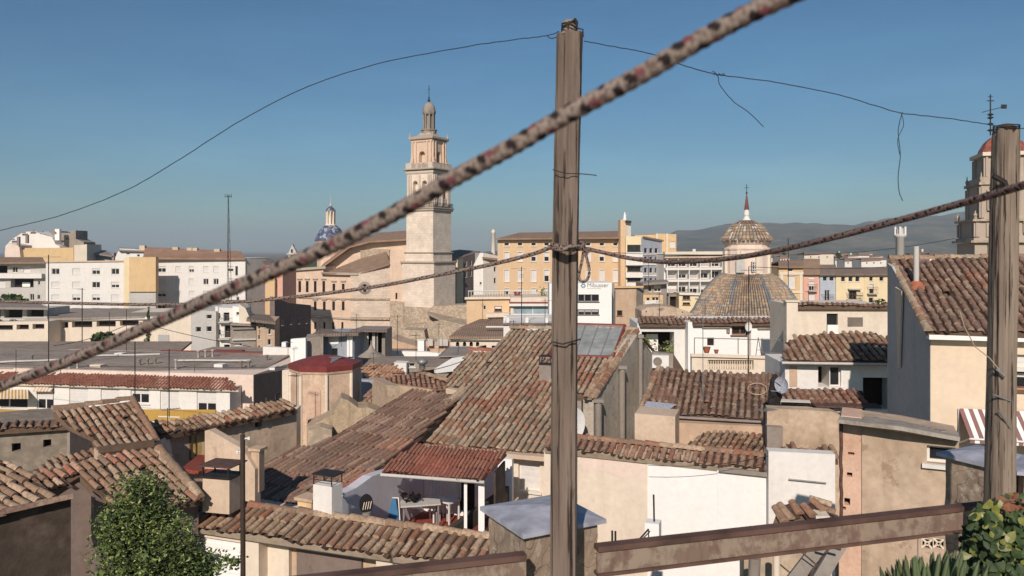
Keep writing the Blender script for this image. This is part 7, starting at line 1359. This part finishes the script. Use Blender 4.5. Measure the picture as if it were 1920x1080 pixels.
# wooden posts
def woodmat(name, c1, c2, c3):
    t = NT(name); v = t.co('Object', (38, 38, 2.2)); n1 = t.noise(v, 1, 6, .7); v2 = t.co('Object', (9, 9, 1.2)); n2 = t.noise(v2, 1, 5, .6); v3 = t.co('Object', (90, 90, 3)); n3 = t.noise(v3, 1, 4, .6)
    a = t.mix(t.ramp(n1, [(.35, g(0)), (.65, g(1))]), c1, c2); a = t.mix(t.ramp(n2, [(.48, g(0)), (.7, g(.85))]), a, c3); a = t.mix(t.ramp(n3, [(.56, g(0)), (.62, g(.95))]), a, dk(c3, .35)); t.col(a); t.bump(n1, .8, .004); return t.m
WM = woodmat('weathered_post_wood', C(130,114,102), C(106,92,82), C(78,64,57)); WM2 = woodmat('grey_post_wood', C(146,130,114), C(122,108,96), C(80,66,58))
def post(name, pts, wd, lb, mat, a, seed, extra=True):
    """pts: list of (px_left, px_right, y, d)"""
    rng = random.Random(seed); a = R(a); e = Vector((math.cos(a), -math.sin(a), 0)); n = Vector((math.sin(a), math.cos(a), 0)); rows = 60; prof = []
    NS = 28
    for k in range(NS):      # squarish profile with cracks
        an = 2 * math.pi * k / NS; c, s = math.cos(an), math.sin(an); r = 1 / max(abs(c), abs(s)); r = min(r, 1.22); prof.append((c * r, s * r))
    crack = {5: .16, 17: .16, 19: .24, 22: .2, 24: .1, 26: .14}; vs = []
    for q in range(rows + 1):
        f = q / rows * (len(pts) - 1); i = min(int(f), len(pts) - 2); t = f - i; A = [pts[i][j] + (pts[i + 1][j] - pts[i][j]) * t for j in range(4)]; ce = P3((A[0] + A[1]) / 2, A[2], A[3]); hw = (A[1] - A[0]) / 2 / F * A[3] / (abs(math.cos(a)) + abs(math.sin(a)) * .8)
        for k in range(NS):
            cr = 1 - crack.get(k, 0) * (.6 + .4 * math.sin(q * .3 + k)) + .012 * math.sin(q * .37 + k * 1.7) + rng.uniform(-.008, .008)
            vs.append(ce + e * prof[k][0] * hw * cr + n * prof[k][1] * hw * cr + (Z * rng.uniform(-.012, .006) if q == 0 else Z * 0))
    th = thing(name, lb, 'post', vs[-1]); m = MB(); m.add(vs, [(r * NS + k, (r + 1) * NS + k, (r + 1) * NS + (k + 1) % NS, r * NS + (k + 1) % NS) for r in range(rows) for k in range(NS)]); m.add(vs[:NS], [tuple(range(NS))]); m.build('shaft', mat, th); return th
PC = 2.13
t1 = post('wooden_post', [(1042, 1095, 64, PC), (1038, 1090, 250, PC), (1034, 1086, 460, PC), (1031, 1084, 800, PC), (1029, 1084, 1300, PC)], .05, 'tall weathered wooden post standing in the middle of the view', WM, 9, 1)
m = MB(); c = P3(1067, 52, PC); rng = random.Random(4)
for k in range(5): r_ = .019 + .003 * rng.random(); z0 = .0 + .006 * k - .012; m.tube([c + Vector((r_ * math.cos(q * .45 + k), r_ * math.sin(q * .45 + k), z0 + .004 * math.sin(q + k))) for q in range(15)], .0021, 5)
m.tube([c + Vector((.018, 0, -.02)), c + Vector((.02, -.01, .012)), c + Vector((.014, -.01, .022))], .004, 5); m.tube([c + Vector((.02, -.015, -.005)), c + Vector((.035, -.02, -.01)), c + Vector((.036, -.02, -.03))], .0022, 5)
m.build('wire_winding', M['iron'], t1); m = MB(); m.lathe((c.x, c.y), [(.026, c.z - .02), (.02, c.z - .01), (.019, c.z + .012), (.012, c.z + .02), (.002, c.z + .022)], 12); m.build('peg_top', WM2, t1)
m = MB(); m.tube([P3(1036, 641, PC - .045), P3(1055, 645, PC - .05), P3(1082, 638, PC - .045), P3(1088, 636, PC)], .0022, 5); m.build('tie_wire', M['iron'], t1); m = MB(); m.tube([P3(1036, 318, PC - .045), P3(1060, 325, PC - .05), P3(1090, 326, PC - .04), P3(1103, 327, PC - .04), P3(1119, 329, PC - .04)], .0013, 5); m.build('tie_wire', M['iron'], t1)
PR = 2.32
t2 = post('wooden_post', [(1866, 1907, 245, PR), (1862, 1905, 360, PR), (1859, 1903, 520, PR), (1856, 1900, 700, PR), (1850, 1897, 950, PR), (1846, 1896, 1300, PR)], .05, 'grey split wooden post near the right edge', WM2, 5, 2)
m = MB(); c = P3(1887, 238, PR); m.lathe((c.x, c.y), [(.028, c.z - .015), (.024, c.z), (.014, c.z + .008), (.002, c.z + .01)], 12); m.build('rotted_top', M['rust'], t2)
m = MB()
for k in range(3): m.tube([c + Vector((.034 * math.cos(q * .5), .034 * math.sin(q * .5), -.008 + .005 * k)) for q in range(14)], .0018, 5)
m.tube([P3(1862, 330, PR - .04), P3(1884, 342, PR - .045), P3(1886, 350, PR - .045)], .008, 5); m.build('wire_winding', M['iron'], t2)
m = MB(); m.tube([P3(1868, 692, PR - .04), P3(1885, 706, PR - .045)], .004, 5); m.tube([P3(1862, 740, PR - .04), P3(1895, 752, PR - .03)], .003, 5); m.tube([P3(1872, 770, PR - .045), P3(1896, 806, PR - .03)], .0025, 5); m.build('nail', M['alu'], t2)
m = MB(); m.tube([P3(1800, 585, PR), P3(1808, 612, PR), P3(1828, 650, PR), P3(1856, 672, PR - .02), P3(1884, 706, PR - .05)], .0016, 5); tag(m.build('twig', M['mortar'], None, P3(1800, 585, PR)), 'thin pale dangling twig of wire left of the right post', 'wire')
# wires
def smooth(pts, n=8):
    out = []
    for i in range(len(pts) - 1):
        p0 = Vector(pts[max(i - 1, 0)]); p1 = Vector(pts[i]); p2 = Vector(pts[i + 1]); p3 = Vector(pts[min(i + 2, len(pts) - 1)])
        for k in range(n):
            t = k / n; out.append(.5 * ((2 * p1) + (p2 - p0) * t + (2 * p0 - 5 * p1 + 4 * p2 - p3) * t * t + (3 * p1 - p0 - 3 * p2 + p3) * t ** 3))
    out.append(Vector(pts[-1])); return out
def wire(pts, lb, r=.0014, nm='wire'):
    m = MB(); q = smooth([P3(*p) for p in pts]); rng = random.Random(3); q = [p + Vector((0, 0, rng.uniform(-.0008, .0008))) for p in q]; m.tube(q, r, 5); tag(m.build(nm, M['wire'], None, q[0]), lb, 'wire'); return q
M['wire'] = flat('blue_grey_wire', C(52,58,66), .6, .2, .1)
wire([(-60, 444, 2.9), (0, 432, 2.85), (120, 402, 2.75), (240, 355, 2.65), (340, 297, 2.55), (440, 233, 2.5), (560, 170, 2.4), (700, 122, 2.3), (860, 90, 2.2), (960, 75, 2.15), (1030, 66, PC), (1048, 58, PC)], 'thin wire arching from the left edge up to the centre post top')
wire([(1025, 66, PC), (1034, 72, PC), (1050, 69, PC), (1060, 74, PC)], 'short bent wire end hooked at the centre post top', .0014)
wire([(1095, 77, PC), (1160, 89, 2.14), (1220, 101, 2.15), (1280, 122, 2.17), (1345, 140, 2.2), (1440, 152, 2.22), (1560, 175, 2.24), (1640, 198, 2.26), (1690, 212, 2.27), (1770, 221, 2.28), (1850, 233, PR), (1880, 240, PR)], 'thin wire sloping down from the centre post to the right post')
wire([(1336, 133, 2.19), (1346, 142, 2.19), (1350, 160, 2.19), (1375, 190, 2.19), (1405, 212, 2.19), (1432, 238, 2.19)], 'loose wire end hanging down from the middle of the right wire', .0012)
wire([(1692, 210, 2.26), (1684, 245, 2.26), (1688, 290, 2.26), (1684, 330, 2.26), (1686, 360, 2.26), (1693, 377, 2.26)], 'loose wire end dangling near the baroque tower', .0012); wire([(1690, 212, 2.26), (1694, 235, 2.26), (1683, 262, 2.26), (1687, 290, 2.26)], 'second short wire strand twisted beside the dangling end', .001)
wire([(1900, 240, PR), (1960, 243, 2.36)], 'wire leaving the right post at the picture edge')
m = MB(); q = P3(1346, 140, 2.2); m.tube([q + Vector((k * .0022 - .01, .003 * math.cos(k * 1.3), .003 * math.sin(k * 1.3))) for k in range(14)], .0014, 5); tag(m.build('wire_twist', M['wire'], None, q), 'small twisted joint on the right wire', 'wire')
# ropes: braided surface with coloured flecks
def rope(pts, diam, lb, seed, mb=None, step=.0035, lay=.045, tint=((134, 120, 109), (104, 90, 83), (144, 128, 118))):
    q = smooth([P3(*p) for p in pts], 20); own_ = mb is None; mb = mb or MB(); L = [0]
    for i in range(1, len(q)): L.append(L[-1] + (q[i] - q[i - 1]).length)
    n = max(8, int(L[-1] / step)); C_ = []; j = 0
    for k in range(n + 1):
        s = L[-1] * k / n
        while j < len(q) - 2 and L[j + 1] < s: j += 1
        C_.append(q[j].lerp(q[j + 1], (s - L[j]) / max(1e-9, L[j + 1] - L[j])))
    NS = 24; vs = []; cols = []; rng = random.Random(seed); up = Vector((0, 0, 1)); base_ = [tuple(lin(x) for x in tint[0]), tuple(lin(x) for x in tint[1]), tuple(lin(x) for x in tint[2])]
    for k, c in enumerate(C_):
        t = (C_[min(k + 1, n)] - C_[max(k - 1, 0)]).normalized(); b = t.cross(up).normalized(); u2 = b.cross(t).normalized(); s = L[-1] * k / n
        for m_ in range(NS):
            an = 2 * math.pi * m_ / NS; h1 = an + s / lay * 6.283; h2 = an - s / lay * 6.283
            r = diam / 2 * (1 + .04 * math.sin(h1 * 4) + .04 * math.sin(h2 * 4) + rng.uniform(-.015, .015)); vs.append(c + b * math.cos(an) * r + u2 * math.sin(an) * r)
            w1 = math.sin(h1 * 4) - math.sin(h2 * 4); col_ = base_[0] if w1 > .3 else base_[1] if w1 < -.8 else base_[2]
            for side in range(3):
                ac = side * 2.094 + s / lay * .55; da = (an - ac + math.pi) % 6.283 - math.pi; ss = (s + side * lay * .31 + da * lay * .06) / lay % 1
                for pos, cc, hl, ha in ((.12, 0, .10, .72), (.46, 0, .10, .72), (.66, 1, .10, .55), (.86, 2, .07, .45)):
                    off = .35 if pos > .4 else -.1
                    if ((ss - pos) / hl) ** 2 + ((da - off) / ha) ** 2 < 1: col_ = ((.022, .015, .016), (lin(112), lin(66), lin(70)), (lin(104), lin(84), lin(76)))[cc]
            v_ = rng.uniform(.85, 1.1); cols.append((col_[0] * v_, col_[1] * v_, col_[2] * v_, 1))
    o = len(mb.v); mb.add(vs, [(r * NS + k, r * NS + (k + 1) % NS, (r + 1) * NS + (k + 1) % NS, (r + 1) * NS + k) for r in range(n) for k in range(NS)], sm=True); mb.cols = (mb.cols or []) + cols
    return mb
t = NT('braided_rope'); at_ = t.n('ShaderNodeAttribute', attribute_name='col'); v = t.co(); n1 = t.noise(v, 900, 4, .6); t.col(t.mix(.35, at_.outputs['Color'], t.ramp(n1, [(.35, g(.6)), (.65, g(1.2))]), 'MULTIPLY')); t.bump(n1, .4, .0006); M['rope'] = t.m
mb = rope([(-160, 798, .84), (0, 726, .74), (150, 668, .66), (300, 602, .59), (425, 546, .52), (540, 497, .485), (640, 452, .46), (750, 394, .44), (850, 335, .425), (960, 275, .41), (1060, 217, .40), (1200, 141, .385), (1300, 82, .375), (1400, 28, .365), (1500, -18, .355), (1650, -90, .34)], .0092, 'r', 3, step=.0012, lay=.026)
tag(mb.build('rope', M['rope'], None, P3(0, 726, .6)), 'thick blurred braided rope crossing the whole view diagonally, closest to the camera', 'rope')
line = thing('clothes_line', 'thin braided line sagging across the view and tied round the centre post', 'rope', P3(1060, 465, PC))
mb = rope([(-100, 562, 3.1), (0, 565, 3.0), (150, 569, 2.85), (300, 571, 2.75), (430, 567, 2.65), (560, 556, 2.55), (700, 538, 2.42), (820, 516, 2.3), (920, 496, 2.2), (1000, 476, 2.12), (1035, 463, 2.085), (1050, 464, 2.065), (1070, 466, 2.06), (1090, 462, 2.085)], .0108, 'r', 5, step=.0018, lay=.026)
mb.build('left_span', M['rope'], line)
mb = rope([(1088, 464, 2.09), (1120, 471, 2.1), (1180, 484, 2.05), (1240, 491, 1.95), (1300, 490, 1.8), (1380, 483, 1.65), (1460, 469, 1.5), (1560, 446, 1.36), (1660, 420, 1.25), (1760, 393, 1.15), (1850, 368, 1.06), (1920, 347, .99), (2000, 322, .92)], .0104, 'r', 6, step=.0018, lay=.026, tint=((124, 106, 98), (98, 80, 76), (132, 110, 104)))
mb.build('right_span', M['rope'], line)
mb = rope([(1034, 458, 2.08), (1050, 462, 2.06), (1068, 468, 2.055), (1086, 466, 2.07), (1094, 460, 2.1), (1090, 455, 2.15), (1060, 456, 2.2), (1034, 462, 2.18), (1032, 464, 2.1), (1052, 468, 2.05), (1072, 462, 2.045), (1092, 466, 2.07), (1100, 472, 2.08), (1096, 480, 2.08)], .011, 'r', 8, step=.0018, lay=.026)
mb.build('knot', M['rope'], line)
mb = rope([(1094, 472, 2.08), (1091, 490, 2.08), (1087, 508, 2.08), (1086, 522, 2.08), (1092, 528, 2.08), (1101, 524, 2.08), (1105, 510, 2.08), (1103, 495, 2.08), (1098, 476, 2.08)], .0075, 'r', 9, step=.003, lay=.03)
mb.build('hanging_loop', M['rope'], line)
# plants bottom right
rng = random.Random(14); th = thing('flowering_plant', 'bushy plant with yellow green round leaves at the lower right corner', 'plant', P3(1900, 1300, 1.9)); m = MB(); s_ = MB()
for k in range(2200):
    px = rng.gauss(1872, 46); py = rng.gauss(1030, 58) 
    if px < 1800 + abs(py - 1030) * .35 or py < 925 + max(0, 1890 - px) * .55: continue
    d = rng.uniform(1.7, 2.1); p = P3(px, py, d); sz = rng.uniform(.006, .0125); nz = Vector((rng.gauss(-.25, .45), rng.gauss(-.7, .45), rng.gauss(.5, .4))).normalized(); a = nz.orthogonal().normalized(); a.rotate(__import__('mathutils').Quaternion(nz, rng.uniform(0, 6.28))); b = nz.cross(a); ring = [p + a * sz * math.cos(q * .785) * (1.5 if q == 0 else 1) + b * sz * .8 * math.sin(q * .785) + nz * sz * .12 * math.cos(q * 1.57) for q in range(8)]
    yellow = rng.random() < .2; red = py < 960 and px > 1870 and rng.random() < .7; m.add([p] + ring, [(0, 1 + q, 1 + (q + 1) % 8) for q in range(8)], 2 if red else (0 if yellow else 1))
m.build('leaves', [M['leafy'], M['leafd'], M['leafr']], th)
for k in range(26): a = P3(rng.uniform(1840, 1930), 1180, 1.95); s_.tube([a, P3(rng.uniform(1830, 1930), rng.uniform(960, 1060), rng.uniform(1.8, 2.05))], .0025, 4)
s_.build('stems', M['bark'], th)
M['leafsuc'] = flat('succulent_green', C(92,104,70), .5, 0, .2, 12, .3)
th = thing('succulent_plant', 'spiky green succulent poking up at the bottom right', 'plant', P3(1740, 1300, 1.8)); m = MB()
for k in range(95):
    px = rng.uniform(1655, 1850); top_y = 1078 - 34 * math.exp(-((px - 1735) / 60) ** 2) - (35 if px > 1760 else 0) * rng.random() + rng.uniform(-14, 22); d = rng.uniform(1.65, 1.9); a = P3(1740 + (px - 1740) * .75 + rng.uniform(-8, 8), top_y + 90, d); b = P3(px + (px - 1740) * .08, top_y, d); c = a.lerp(b, .5) + Vector((rng.uniform(-.004, .004), 0, 0)); m.tube([a, c, a.lerp(b, .85), b], [.003, .0055, .0042, .0008], 6)
m.build('leaves', M['leafsuc'], th)
# tidy helper property
for o in bpy.data.objects:
    if '_l' in o: del o['_l']
